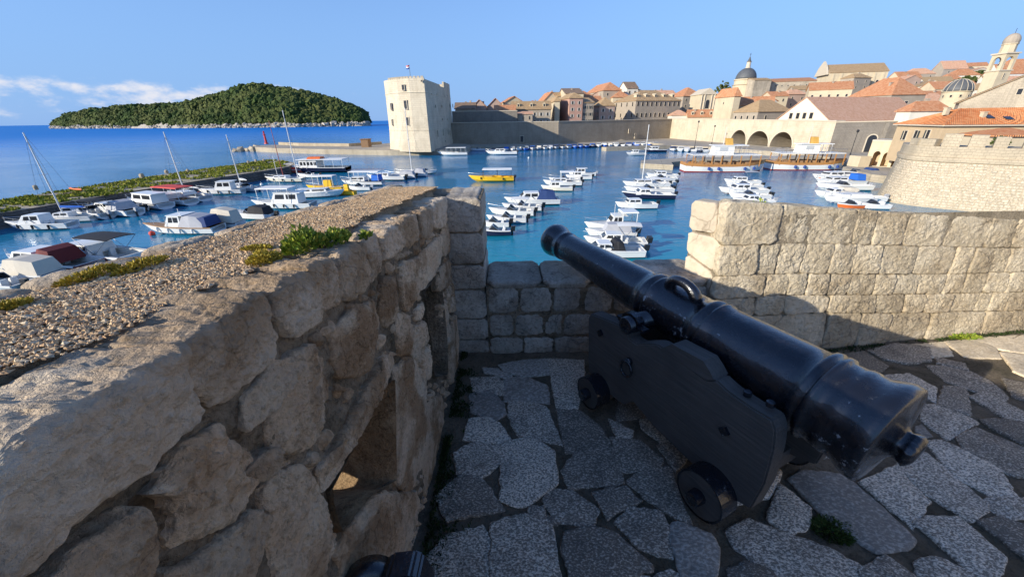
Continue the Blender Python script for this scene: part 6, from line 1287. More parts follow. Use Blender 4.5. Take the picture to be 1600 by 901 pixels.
def boat(label, xl, xr, yw, typ='cabin', head=180., hull='gel_white', deck='deck_white', group=None, name='motorboat', cat='boat', Lmin=3.5, **o):
    h = R(head); P = on_z((xl+xr)/2, yw, 0); u = Vector((math.cos(h), math.sin(h), 0)); L = 6.
    for _ in range(4):
        a, b_ = proj(P-u*L/2)[0], proj(P+u*L/2)[0]; L *= (xr-xl)/max(1, abs(a-b_)); L = min(max(L, Lmin), o.get('Lmax', 8.8))
    B = o.get('beam', .36 if L < 6 else .33)*L; P = P+Vector((P.x, P.y, 0)).normalized()*B*.30
    root = empty(name, (P.x, P.y, 0), h, label, cat, group)
    fb = o.get('fb', .45+.055*L); st = hullfn(L, B, fb, rise=o.get('rise', .35)); NS = 14; ts = np.linspace(0, 1, NS); V = []; F = []
    for t in ts:
        b, z, xt, xk, k = st(t); zc = k+(z-k)*.42
        V += [(xt, b, z), ((xt*.45+xk*.55), b*.86, zc), (xk, 0, k), ((xt*.45+xk*.55), -b*.86, zc), (xt, -b, z)]
    for i in range(NS-1):
        for a in range(4): F.append((i*5+a, i*5+a+1, (i+1)*5+a+1, (i+1)*5+a))
    F.append((0, 1, 2, 3, 4)); put('hull', V, F, M[hull], root, smooth=False, fixn=True)
    # rubbing strake
    V = []; F = []
    for t in ts:
        b, z, xt, *_ = st(t)
        for s in (1, -1): V += [(xt, s*(b+.03), z+.03), (xt, s*(b+.03), z-.09), (xt, s*(b-.05), z+.03)]
    for i in range(NS-1):
        for s in (0, 3):
            a = i*6+s; F += [(a, a+1, a+7, a+6), (a, a+6, a+8, a+2)]
    put('rubbing_strake', V, F, M[o.get('strake', 'canvas_white')], root, fixn=True)
    sc_ = o.get('stripe') or (rn.choice(['fender_blue', 'hull_maroon', 'hull_navy', 'motor_grey', None]) if hull in ('gel_white', 'gel_cream') else None)
    if sc_:                                                  # coloured waterline band
        V = []; F = []
        for t in ts:
            b, z, xt, xk, k = st(t); zc = k+(z-k)*.42; f0, f1_ = .05, max(.12, min(.24, (.26-k)/max(.05, zc-k)*.5))
            for s in (1, -1):
                for zz in (.02, .20): q_ = min(1, max(0, (zz-k)/max(.05, zc-k))); V.append((xk+(xt*.45+xk*.55-xk)*q_, s*(b*.86*q_+.015), max(zz, k)))
        for i in range(NS-1):
            for a in (0, 2): F.append((i*4+a, i*4+a+1, i*4+a+5, i*4+a+4))
        put('waterline_stripe', V, F, M[sc_], root, fixn=True)
    c0 = o.get('cock', .50)                                  # cockpit reaches forward to here
    V = []; F = []; d = MB()
    tsf = np.linspace(c0, .985, 8)
    for t in tsf:
        b, z, xt, *_ = st(t); V += [(xt, b-.06, z), (xt, 0, z+.06), (xt, -b+.06, z)]
    d.add(V, [(i*3+a, i*3+a+1, i*3+a+4, i*3+a+3) for i in range(7) for a in (0, 1)])
    V = []; tsc = np.linspace(.02, c0, 6)
    for t in tsc:
        b, z, xt, *_ = st(t); V += [(xt, b-.04, z), (xt, b*.80, z-.01), (xt, b*.78, fb*.42), (xt, -b*.78, fb*.42), (xt, -b*.80, z-.01), (xt, -b+.04, z)]
    d.add(V, [(i*6+a, i*6+a+1, i*6+a+7, i*6+a+6) for i in range(5) for a in range(5)])
    b, z, xt, *_ = st(c0); d.add([(xt, b*.8, fb*.42), (xt, -b*.8, fb*.42), (xt, -b*.8, z), (xt, b*.8, z)], [(0, 1, 2, 3)])
    b, z, xt, *_ = st(.0); d.box(xt, xt+.35, -b*.8, b*.8, fb*.4, z-.05)
    d.put('deck', M[deck], root)
    X = lambda t: (t-.5)*L
    wb = B*.40
    def windows(parent, x0, x1, z0, z1, y, n, slope=0.0, mat='pane_dark'):
        for s in (1, -1):
            for k in range(n):
                a, b_ = x0+(x1-x0)*(k+.08)/n, x0+(x1-x0)*(k+.92)/n
                MB().add([(a, s*(y+.012), z0), (b_, s*(y+.012), z0), (b_-slope*(k == n-1), s*(y-.03), z1), (a, s*(y-.03), z1)], [(0, 1, 2, 3)]).put('window', M[mat], parent)
    fbz = fb*(1+o.get('rise', .35)*.3)
    if typ in ('cabin', 'pilot', 'cruiser'):
        hc = o.get('hc', .62 if typ == 'cruiser' else .85); x0, x1 = X(o.get('cx0', .42)), X(o.get('cx1', .80)); s_ = hc*(.9 if typ == 'cruiser' else .45); zt = fbz+hc
        cb = MB().box(x0, x1, -wb, wb, fbz-.15, zt, (x0+.05, x1-s_-.1, -wb*.86, wb*.86)); cab = cb.put('cabin', M[o.get('cabin', 'gel_white')], root)
        windows(cab, x0+.15, x1-s_*.75-.15, fbz+hc*.38, fbz+hc*.86, wb*.93, 2, s_*.3)
        t0_, t1_ = .40, .86; nx = lambda t: x1-(s_+.1)*t
        MB().add([(nx(t0_)+.012, -wb*.88, fbz+hc*t0_), (nx(t0_)+.012, wb*.88, fbz+hc*t0_), (nx(t1_)+.012, wb*.80, fbz+hc*t1_), (nx(t1_)+.012, -wb*.80, fbz+hc*t1_)], [(0, 1, 2, 3)]).put('window', M['pane_dark'], cab)
        if typ == 'pilot':
            MB().box(x0-.45, x1-s_, -wb*.95, wb*.95, zt, zt+.07).put('roof', M[o.get('roofm', 'gel_white')], root)
    if typ in ('speed', 'cruiser', 'open'):
        xw = X(o.get('wx', .56)); hw = .55; ww = B*.40
        f = MB().add([(xw+.5, -ww*.7, fbz+.02), (xw+.5, ww*.7, fbz+.02), (xw, ww*.62, fbz+hw), (xw, -ww*.62, fbz+hw)], [(0, 1, 2, 3)]).put('windshield', M['pane_dark'], root)
        fr_ = MB(); fr_.tube([(xw-.7, -ww, fbz), (xw-.1, -ww*.95, fbz+hw*.9), (xw, -ww*.62, fbz+hw), (xw, ww*.62, fbz+hw), (xw-.1, ww*.95, fbz+hw*.9), (xw-.7, ww, fbz)], .035, 5); fr_.put('windshield_frame', M['steel'], root)
        for s in (1, -1): MB().add([(xw+.5, s*ww*.7, fbz+.02), (xw-.6, s*ww, fbz+.02), (xw-.1, s*ww*.95, fbz+hw*.85), (xw, s*ww*.62, fbz+hw)], [(0, 1, 2, 3)]).put('side_glass', M['pane_dark'], root)
        for s in (1, -1): MB().box(xw-1.3, xw-.8, s*B*.18-.22, s*B*.18+.22, fb*.42, fb*.42+.75, (xw-1.4, xw-1.25, s*B*.18-.2, s*B*.18+.2)).put('seat', M['canvas_white'], root)
    if typ == 'open':
        for t in (.18, .36): MB().box(X(t)-.15, X(t)+.15, -B*.40, B*.40, fb*.55, fb*.62).put('thwart', M['deck_teak'], root)
    if typ == 'covered' or 'cover' in o:
        x0, x1 = X(o.get('v0', .04)), X(o.get('v1', .56)); hv = o.get('hv', 1.25); w0 = B*.46
        V = [(x0, -w0, fb), (x0, w0, fb), (x0+.25, w0*.75, fb+hv*.86), (x0+.25, -w0*.75, fb+hv*.86), ((x0+x1)/2, -w0, fb+.03), ((x0+x1)/2, w0, fb+.03), ((x0+x1)/2, w0*.8, fb+hv), ((x0+x1)/2, -w0*.8, fb+hv), (x1, -w0*.9, fbz), (x1, w0*.9, fbz), (x1-hv*.5, w0*.7, fb+hv*.97), (x1-hv*.5, -w0*.7, fb+hv*.97)]
        F = [(0, 1, 2, 3), (0, 3, 7, 4), (1, 5, 6, 2), (3, 2, 6, 7), (4, 7, 11, 8), (5, 9, 10, 6), (7, 6, 10, 11), (8, 11, 10, 9)]
        put('canvas_cover', V, F, M[o.get('cover', 'canvas_beige')], root, fixn=True)
    if 'panel' in o: MB().box(X(.05), X(.24), -B*.44, B*.44, fb+.1, fb+1.15, (X(.07), X(.24), -B*.36, B*.36)).put('canvas_panel', M[o['panel']], root)
    if 'bimini' in o:
        x0, x1 = X(o.get('b0', .12)), X(o.get('b1', .52)); zb = fb+1.55; w0 = B*.42; V = []; 
        for i in range(5):
            for j in range(5): V.append((x0+(x1-x0)*i/4, -w0+2*w0*j/4, zb+.12*(1-((j-2)/2)**2)+.05*(1-((i-2)/2)**2)))
        n = len(V); F = [(i*5+j, i*5+j+1, (i+1)*5+j+1, (i+1)*5+j) for i in range(4) for j in range(4)]; V += [(x, y, z-.05) for x, y, z in V]; F += [tuple(q+25 for q in f[::-1]) for f in F]
        put('bimini', V, F, M[o['bimini']], root, fixn=False)
        for s in (1, -1):
            for xx in (x0+.05, x1-.05): MB().tube([((x0+x1)/2, s*w0*1.02, fb+.05), (xx, s*w0*.98, zb)], .022, 5).put('bimini_pole', M['steel'], root)
    if 'roof' in o:                                          # long flat canopy on posts
        x0, x1 = X(o.get('r0', .06)), X(o.get('r1', .70)); zb = fb+o.get('rh', 1.75); w0 = B*.47
        MB().box(x0, x1, -w0, w0, zb, zb+.14, (x0+.05, x1-.1, -w0*.92, w0*.92)).put('canopy', M[o['roof']], root)
        for k in range(o.get('posts', 4)):
            for s in (1, -1): x = x0+.15+(x1-x0-.3)*k/(o.get('posts', 4)-1); MB().tube([(x, s*w0*.93, fb*.8), (x, s*w0*.93, zb)], .04, 5).put('post', M[o.get('postm', 'gel_white')], root)
        for k in range(3):
            for s in (1, -1): MB().box(x0+.5+k*(x1-x0-1)/3, x0+.9+k*(x1-x0-1)/3, s*B*.25-.3, s*B*.25+.3, fb*.42, fb*.42+.5).put('bench', M[o.get('benchm', 'deck_teak')], root)
    if 'motor' in o:
        for k in range(o.get('nm', 1)):
            yy = (k-(o.get('nm', 1)-1)/2)*.5; x = X(0)-.22; c = o['motor']
            MB().box(x-.28, x+.22, yy-.17, yy+.17, fb*.75, fb*.75+.55, (x-.36, x+.10, yy-.13, yy+.13)).put('outboard_motor', M[c], root)
            MB().box(x-.08, x+.14, yy-.07, yy+.07, -.3, fb*.76).put('motor_leg', M['motor_black'], root)
    if o.get('rail', L > 5.5):
        rl = MB(); pts = []; 
        for t in (.60, .70, .80, .90, .99): b, z, xt, *_ = st(t); pts.append((xt, b*.88, z+.42+.1*t))
        pts2 = pts+[(pts[-1][0]+.12, 0, pts[-1][2])]+[(x, -y, z) for x, y, z in pts[::-1]]; rl.tube(pts2, .02, 5)
        for x, y, z in pts[::2]:
            for s in (1, -1): rl.tube([(x, s*y, z), (x, s*y, z-.5)], .016, 4)
        rl.put('bow_rail', M['steel'], root)
    if 'mast' in o:
        mx = X(o.get('mx', .56)); Hm = o['mast']; lean = o.get('lean', 0.0); tx = mx-lean
        MB().tube([(mx, 0, fb*.9), ((mx+tx)/2, 0, Hm*.5), (tx, 0, Hm)], [.095, .09, .07], 8).put('mast', M[o.get('mastm', 'mast_alu')], root)
        if o.get('boom', 1): 
            MB().tube([(mx, 0, fb+1.1), (X(.08), 0, fb+1.05)], .05, 6).put('boom', M['mast_alu'], root)
            MB().tube([(mx-.05, 0, fb+1.30), (mx-.8, 0, fb+1.24), (X(.16), 0, fb+1.18), (X(.10), 0, fb+1.14)], [.16, .17, .13, .06], 8).put('sail_cover', M[o.get('sailc', 'canvas_blue')], root)
        rg = MB(); b, z, xt, *_ = st(1.0); rg.tube([(tx, 0, Hm*.97), (xt, 0, z)], .012, 4); b, z, xb, *_ = st(0.0); rg.tube([(tx, 0, Hm*.98), (xb, 0, z)], .012, 4)
        b, z, xm, *_ = st(.52)
        for s in (1, -1): rg.tube([(tx, 0, Hm*.95), (mx, s*B*.3, Hm*.55), (mx, s*b, z)], .012, 4)
        rg.put('rigging', M['rope_dark'], root); MB().box(mx-.04, mx+.04, -B*.3, B*.3, Hm*.55-.03, Hm*.55+.03).put('spreader', M['mast_alu'], root)
    for k in range(o.get('fend', 0)):
        t = .25+.5*k/max(1, o.get('fend')-1) if o.get('fend') > 1 else .4
        for s in (1, -1):
            b, z, xt, *_ = st(t); MB().lathe([(0, .03), (.06, .11), (.46, .11), (.52, .03)], (xt, s*(b+.06), z-.62), (0, 0, 1), 8).put('fender', M[o.get('fendm', 'rubber_black')], root)
    if 'pole' in o: MB().tube([(X(.5), 0, fbz), (X(.5), 0, fbz+o['pole'])], .03, 5).put('signal_mast', M['mast_alu'], root)
    if 'buoyc' in o: MB().lathe([(0, .05), (.1, .24), (.3, .30), (.5, .22), (.6, .05)], (X(o.get('bx', .85)), st(.8)[0]+.28, .1), (0, 0, 1), 10).put('round_fender', M[o['buoyc']], root)
    if 'extra' in o: o['extra'](root, L, B, fb, X, wb)
    return root
GL = 'boats moored along the old breakwater'; GN = 'boats moored below the left parapet'; GM = 'boats moored off the fort'; GC = 'boats at the left middle moorings'; GR = 'boats at the right middle moorings'; GF = 'boats at moorings near the cannon muzzle'; GQ = 'boats at moorings left of the portico'
b = boat
# ---- below the left wall
b('grey white inflatable dinghy at lower left edge, cut by the frame', -30, 44, 455, 'open', 172, 'hull_grey', group=GN, motor='motor_black', rail=False, name='dinghy')
b('white boat under a beige canvas cover beside the maroon cruiser', -8, 94, 440, 'cruiser', 176, group=GN, cover='canvas_beige', v1=.62, cx1=.85, hv=1.3)
b('cabin cruiser with maroon canvas and maroon lower hull', 8, 172, 424, 'cruiser', 170, 'hull_maroon', group=GN, cover='canvas_maroon', v0=.26, v1=.50, hv=1.35, strake='gel_white', cx0=.5, cx1=.85, hc=.9)
b('white cruiser with a black bimini below the left parapet', 112, 217, 409, 'cruiser', 165, group=GN, bimini='canvas_black', b0=.08, b1=.58, cx0=.45, cx1=.9, hc=.7)
b('white boat with wooden bow deck and long grey canopy', 237, 346, 366, 'pilot', 178, deck='deck_teak', group=GN, cover='canvas_grey', v0=.10, v1=.46, hv=1.35, panel='canvas_blue', cx0=.42, cx1=.66, hc=1.25, fend=4, fendm='canvas_white', strake='deck_teak', pole=1.9, cock=.46)
b('white boat with a beige canvas tent behind the grey canopied boat', 320, 379, 356, 'covered', 172, group=GN, v0=.06, v1=.72, hv=1.7, strake='hull_navy')
b('white speedboat with a dark canopy beside the green plant', 362, 432, 343, 'speed', 172, group=GN, cover='canvas_black', v0=.12, v1=.52, hv=1.0, motor='motor_black', buoyc='canvas_red')
# ---- along the breakwater
b('large white cabin cruiser nearest the left end of the breakwater', 22, 118, 359, 'cruiser', 186, group=GL, hc=1.0, cx0=.38, cx1=.78, fend=3, fendm='rubber_black')
b('sailing boat with bright blue sail cover and tall leaning mast', 78, 150, 347, 'cabin', 190, group=GL, mast=11.2, mx=.62, sailc='canvas_bright_blue', hc=.5, name='sailing_boat', cat='sailing boat')
b('small white boat with dark folded canopy right of the blue covered sailing boat', 118, 172, 340, 'speed', 162, group=GL, bimini='canvas_black', motor='motor_grey')
b('small outboard boat between the dark canopied boat and the wide cruiser', 140, 186, 334, 'open', 162, group=GL, motor='motor_black', nm=1)
b('wide white cruiser with grey canvas screen at the breakwater', 150, 216, 336, 'cruiser', 162, group=GL, cover='canvas_grey', v0=.16, v1=.44, hv=1.2, hc=.7, motor='motor_grey')
b('small motorboat stern on beside the wide cruiser', 190, 226, 330, 'open', 162, group=GL, motor='motor_black', nm=2)
b('long white boat with hard top and dark side windows', 198, 270, 325, 'pilot', 160, group=GL, cx0=.12, cx1=.70, hc=1.25, strake='hull_navy')
b('white boat with a flat red canopy at the breakwater', 244, 302, 319, 'cabin', 160, group=GL, roof='canvas_red', r0=.05, r1=.75, posts=3, hc=.6)
b('sailing boat moored right of the red canopy boat', 268, 324, 313, 'cabin', 160, group=GL, mast=10.8, mx=.55, sailc='canvas_white', hc=.4, name='sailing_boat', cat='sailing boat')
b('white pilot boat with tall square cabin and orange buoy at the breakwater', 316, 382, 304, 'pilot', 186, group=GL, hc=1.35, cx0=.20, cx1=.62, fend=3, buoyc='orange_buoy', bx=.98)
b('sailing boat with twin spars right of the square cabin pilot boat', 362, 392, 296, 'cabin', 175, group=GL, mast=10.0, mx=.45, sailc='canvas_white', hc=.4, name='sailing_boat', cat='sailing boat', rail=False)
b('small open motorboat right of the twin spar sailing boat', 368, 405, 299, 'open', 165, 'hull_grey', group=GL, motor='motor_grey', rail=False)
# ---- off the end of the breakwater
b('low boat with a red hull and red deck at breakwater end', 424, 474, 271, 'covered', 188, 'canvas_red', group=GM, v0=.1, v1=.7, hv=.6, cover='canvas_red', rail=False)
def tourx(root, L, B, fb, X, wb):
    MB().box(X(.45), X(.75), -B*.4, B*.4, fb, fb+1.7).put('deckhouse', M['gel_white'], root)
    for k in range(5):
        for s in (1, -1): MB().add([(X(.46+.056*k), s*(B*.4+.012), fb+.6), (X(.50+.056*k), s*(B*.4+.012), fb+.6), (X(.50+.056*k), s*(B*.4+.012), fb+1.4), (X(.46+.056*k), s*(B*.4+.012), fb+1.4)], [(0, 1, 2, 3)]).put('window', M['pane_dark'], root)
    MB().box(X(.40), X(.62), -B*.3, B*.3, fb+2.05, fb+2.5, (X(.41), X(.61), -B*.2, B*.2)).put('life_raft', M['orange_buoy'], root)
b('white excursion boat with long roof and orange rafts on top', 452, 546, 270, 'none', 180, 'hull_navy', group=GM, roof='canvas_white', r0=.02, r1=.78, posts=6, rh=1.9, Lmax=16, extra=tourx, strake='gel_white', name='excursion_boat')
b('cream sailing ketch with a tall white mast and rust red mast', 420, 476, 285, 'cabin', 178, 'gel_cream', group=GM, Lmax=11, mast=14.2, mx=.15, boom=0, fend=3, hc=.4, name='sailing_boat', cat='sailing boat', extra=lambda root, L, B, fb, X, wb: MB().tube([(X(.55), 0, fb), (X(.55)+.2, 0, 12.3)], [.08, .05], 6).put('mizzen_mast', M['boot_red'], root))
b('small white outboard boat behind the cream ketch', 468, 500, 278, 'open', 175, group=GM, motor='motor_black', rail=False)
b('big white flybridge boat with black fenders by the wall plants', 402, 492, 327, 'pilot', 178, group=GM, Lmax=11, hc=1.4, cx0=.18, cx1=.66, fend=4, pole=6.5, roof='canvas_white', r0=.30, r1=.86, rh=2.1, posts=2)
b('long white catamaran with a red round fender', 460, 536, 309, 'cabin', 5, group=GM, Lmax=11, cx0=.10, cx1=.75, hc=.5, buoyc='canvas_red', bx=.78, name='catamaran')
def semisub(root, L, B, fb, X, wb):
    MB().box(X(.3), X(.55), -B*.25, B*.25, fb, fb+1.2, (X(.32), X(.52), -B*.2, B*.2)).put('conning_tower', M['hull_yellow'], root)
b('bright yellow semi submarine boat behind the catamaran', 484, 538, 299, 'none', 178, 'hull_yellow', 'hull_yellow', group=GM, extra=semisub, roof='canvas_white', r0=.2, r1=.8, rh=1.9, posts=3, strake='hull_yellow')
b('smaller yellow boat with railing, nearest the wall', 526, 556, 305, 'none', 172, 'hull_yellow', 'hull_yellow', group=GM, extra=semisub, strake='hull_yellow')
b('white boat with blue side curtains and white roof', 538, 600, 290, 'cabin', 178, group=GM, roof='canvas_white', r0=.05, r1=.8, posts=4, panel='canvas_bright_blue', Lmax=11, hc=.7, strake='hull_navy')
b('small white dinghy in front of the blue curtained boat', 545, 580, 298, 'open', 178, group=GM, motor='motor_grey', rail=False)
b('low white cruiser with black outboards left of the fort reflection', 578, 634, 282, 'cruiser', 176, group=GM, hc=.6, motor='motor_black', nm=2)
b('white sailing boat with a grey sun cover and thin mast before the fort', 622, 667, 276, 'cabin', 176, group=GM, mast=14.5, mx=.5, cover='canvas_grey', v0=.05, v1=.4, hv=1.0, boom=0, hc=.5, name='sailing_boat', cat='sailing boat')
b('small white boat with bow rail right of the sun covered sailing boat', 648, 681, 272, 'open', 0, group=GM, motor='motor_grey', rail=True)
b('white boat half hidden between cruiser and sailing boat', 606, 650, 279, 'covered', 176, group=GM, cover='canvas_grey', hv=.8, motor='motor_black')
b('white taxi boat with long roof moored at the fort corner', 687, 731, 243, 'none', 180, group=GM, roof='gel_white', r0=.05, r1=.75, posts=5, rh=1.6, Lmax=12, strake='gel_white', name='taxi_boat')
b('small white motorboat right of the fort taxi boat', 736, 758, 236, 'speed', 178, group=GM, rail=False)
b('long white cruiser moored in front of the shaded wall', 762, 808, 242, 'cruiser', 178, group=GM, Lmax=11, hc=.9, motor='motor_black')
b('yellow taxi boat with a white canopy in open water', 737, 803, 284, 'none', 180, 'hull_yellow', 'hull_yellow', roof='canvas_white', r0=.04, r1=.74, posts=3, rh=1.5, Lmax=10, fend=2, strake='hull_yellow', motor='motor_black', name='taxi_boat', benchm='hull_yellow', postm='rope_dark')
# ---- left middle moorings
for i, (xl, xr, y, t, kw, l) in enumerate([
 (757, 790, 369, 'open', dict(hull='hull_navy', motor='motor_black'), 'dark hulled motorboat partly behind the pillar'), (757, 788, 356, 'speed', dict(motor='motor_black'), 'small white motorboat behind the dark hulled one at the pillar'),
 (764, 822, 349, 'speed', dict(motor='motor_black'), 'long white speedboat nearest the pillar, above the dark hulled boat'), (768, 834, 338, 'speed', dict(motor='motor_black', bimini='canvas_white'), 'white speedboat with a pale bimini behind the long speedboat'),
 (788, 846, 330, 'speed', dict(motor='motor_black', nm=2), 'white speedboat with twin black motors left of the blue cover'), (793, 874, 321, 'cruiser', dict(cover='canvas_blue', v0=.08, v1=.45, hv=1.3, hc=.95, cx0=.4), 'white cabin cruiser with a dark blue cockpit cover'),
 (848, 894, 299, 'pilot', dict(hull='gel_cream', motor='motor_black', hc=.8), 'cream fishing boat at front of the small middle cluster'), (852, 908, 291, 'cabin', dict(motor='motor_black', roof='gel_white', r0=.2, r1=.6, posts=2, hc=.5), 'white boat with hard top in the small middle cluster'),
 (860, 906, 286, 'speed', dict(motor='motor_black'), 'white speedboat at the back of the small middle cluster'), (886, 924, 281, 'cabin', dict(motor='motor_black', hc=.8), 'white cabin boat right of the small middle cluster'), (890, 930, 276, 'pilot', dict(motor='motor_grey', hc=.9), 'farthest white boat of the middle moorings with square cabin')]):
    hl_ = kw.pop('hull', 'gel_white'); b(l, xl, xr, y, t, 178+rn.uniform(-5, 5), hl_, group=GC, **kw)
# ---- right middle moorings and near the muzzle
for i, (xl, xr, y, t, kw, l) in enumerate([
 (964, 1024, 327, 'cabin', dict(motor='motor_black', hc=.6), 'white cabin motorboat alone in front of the mast'), (975, 1052, 312, 'cruiser', dict(hull='hull_navy', strake='gel_white', motor='motor_black', hc=.7, cx0=.5), 'sleek cruiser with a navy hull under the mast'),
 (978, 1050, 303, 'speed', dict(motor='motor_black', bimini='canvas_white'), 'white speedboat with a pale bimini above the navy cruiser'), (976, 1044, 294, 'cabin', dict(mast=10.8, mx=.62, boom=0, hc=.5, motor='motor_black'), 'white sailing boat with tall white mast at the right middle moorings'),
 (1004, 1054, 291, 'speed', dict(motor='motor_black', nm=2), 'white speedboat with twin motors right of the tall mast'), (1010, 1056, 284, 'speed', dict(motor='motor_grey'), 'small white speedboat behind the tall mast'), (1012, 1058, 279, 'cabin', dict(motor='motor_black', hc=.6), 'farthest cabin boat behind the tall mast')]):
    hl_ = kw.pop('hull', 'gel_white'); b(l, xl, xr, y, t, 178+rn.uniform(-4, 4), hl_, group=GR, **kw)
for i, (xl, xr, y, t, kw, l) in enumerate([
 (917, 998, 362, 'pilot', dict(hc=.95, cx0=.35, cx1=.62, pole=2.2, roof='gel_white', r0=.08, r1=.4, posts=2, rh=1.4), 'white boat with raised wheelhouse behind the cannon muzzle'), (918, 992, 373, 'covered', dict(cover='canvas_grey', hv=.9, motor='motor_black', v0=.1, v1=.7), 'boat under a crumpled grey cover behind the cannon muzzle'),
 (916, 1008, 388, 'cruiser', dict(motor='motor_black', nm=2, bimini='canvas_white', hc=.6), 'white cruiser with twin black motors just above the barrel'), (900, 1004, 404, 'cruiser', dict(cover='canvas_black', v0=.30, v1=.52, hv=.9, motor='motor_black', hc=.6, cx0=.5), 'nearest white cruiser above the barrel with a black screen'), (868, 950, 432, 'speed', dict(motor='motor_black'), 'white motorboat under the barrel, only its bow showing')]):
    b(l, xl, xr, y, t, 176+rn.uniform(-4, 4), group=GF, **kw)
b('grey white cabin boat anchored left of the far stone pier tip', 980, 1008, 243, 'pilot', 182, 'hull_grey', hc=.9, group='boats near the far stone pier')
b('blue hulled pilot boat anchored at far stone pier', 1008, 1040, 238, 'pilot', 182, 'hull_navy', hc=1.0, group='boats near the far stone pier')
# ---- in front of the right wall
for i, (xl, xr, y, t, kw, l) in enumerate([
 (1133, 1185, 289, 'cabin', dict(bimini='canvas_grey', hc=.6), 'white boat with raised grey bimini below the left wooden ship'), (1136, 1188, 296, 'open', dict(motor='motor_black'), 'low white open boat second below the left wooden ship'), (1125, 1196, 304, 'cruiser', dict(motor='motor_black', hc=.7), 'white cruiser with black window line above the right wall weed'),
 (1140, 1200, 312, 'speed', dict(motor='motor_black', nm=2), 'white speedboat with twin motors just behind the right wall'), (1146, 1206, 321, 'cruiser', dict(hc=.6, motor='motor_grey'), 'nearest white cruiser beside the weed on the right wall')]):
    b(l, xl, xr, y, t, 178+rn.uniform(-4, 4), group='boats behind the right wall', **kw)
for i, (xl, xr, y, t, kw, l) in enumerate([
 (1268, 1340, 282, 'cruiser', dict(hc=.6, buoyc='orange_buoy', bx=.98), 'white cruiser with orange buoy at the head of the right cluster'), (1300, 1374, 277, 'speed', dict(hull='hull_navy', strake='gel_white', cover='canvas_blue', v0=.1, v1=.3, hv=.9), 'long navy hulled speedboat at the portico'),
 (1360, 1392, 281, 'open', dict(motor='motor_grey'), 'small white open boat by the bastion corner'), (1276, 1346, 290, 'cabin', dict(panel='canvas_bright_blue', hc=.5), 'white boat with a bright blue cloth in the right cluster'),
 (1276, 1356, 298, 'speed', dict(motor='motor_grey', nm=2), 'white speedboat with grey twin motors in the right cluster'), (1274, 1348, 310, 'cruiser', dict(cover='canvas_beige', v0=.2, v1=.6, hv=.9, hc=.6), 'white boat under a cream tonneau in the right cluster'),
 (1288, 1360, 318, 'covered', dict(cover='canvas_white', hv=.6, v0=.1, v1=.8), 'white covered boat second nearest the right wall'), (1310, 1378, 316, 'open', dict(motor='motor_grey'), 'open white boat beside the bastion arch'), (1336, 1386, 327, 'speed', dict(), 'white speedboat nearest the bastion foot'), (1312, 1340, 327, 'open', dict(hull='orange_buoy'), 'small orange tender just above the right wall')]):
    hl_ = kw.pop('hull', 'gel_white'); b(l, xl, xr, y, t, 178+rn.uniform(-6, 6), hl_, group=GQ, **kw)
# ---- the long rows under the city walls
ORD = ['first', 'second', 'third', 'fourth', 'fifth', 'sixth', 'seventh', 'eighth', 'ninth', 'tenth', 'eleventh', 'twelfth', 'thirteenth', 'fourteenth', 'fifteenth', 'sixteenth', 'seventeenth', 'eighteenth', 'nineteenth', 'twentieth', 'twenty first', 'twenty second']
xs = [772, 782, 791, 801, 811, 822, 832, 842, 852, 860, 869, 879, 889, 898, 907, 917, 926, 935, 944, 953]
def row(label, xs, yf, group, L0=5.5):
    for i, x in enumerate(xs):
        p = on_z(x, yf(x), 0); t = rn.choice(['open', 'cabin', 'covered', 'speed']); kw = {'cover': rn.choice(['canvas_bright_blue', 'canvas_white', 'canvas_grey', 'canvas_blue'])} if rn.random() < .6 else {}
        d = 3.0/max(60, p.y)*FPX
        o = boat(label % ORD[i], x-d, x+d, yf(x), t, 200, rn.choice(['gel_white', 'gel_white', 'gel_cream', 'hull_navy', 'hull_grey', 'canvas_bright_blue']), group=group, rail=False, hv=.8, v0=.1, v1=.6, beam=.40, motor=rn.choice(['motor_black', 'motor_grey']), **kw)
        o.rotation_euler.z = R(262+rn.uniform(-10, 10))
row('small moored boat under the long city wall, %s from the fort', xs, lambda x: 237.0-.042*(x-772), 'row of small boats under the long city wall')
row('small boat at the inner quay behind the far stone pier, %s from its tip', [962, 972, 983, 994, 1004, 1014, 1024], lambda x: 229.2-.015*(x-962), 'row of small boats behind the far stone pier')
row('small boat along the quay below the corner tower, %s from the far pier', [1052, 1062, 1072, 1082, 1091, 1100], lambda x: 236+.05*(x-1052), 'row of small boats below the arched wall')
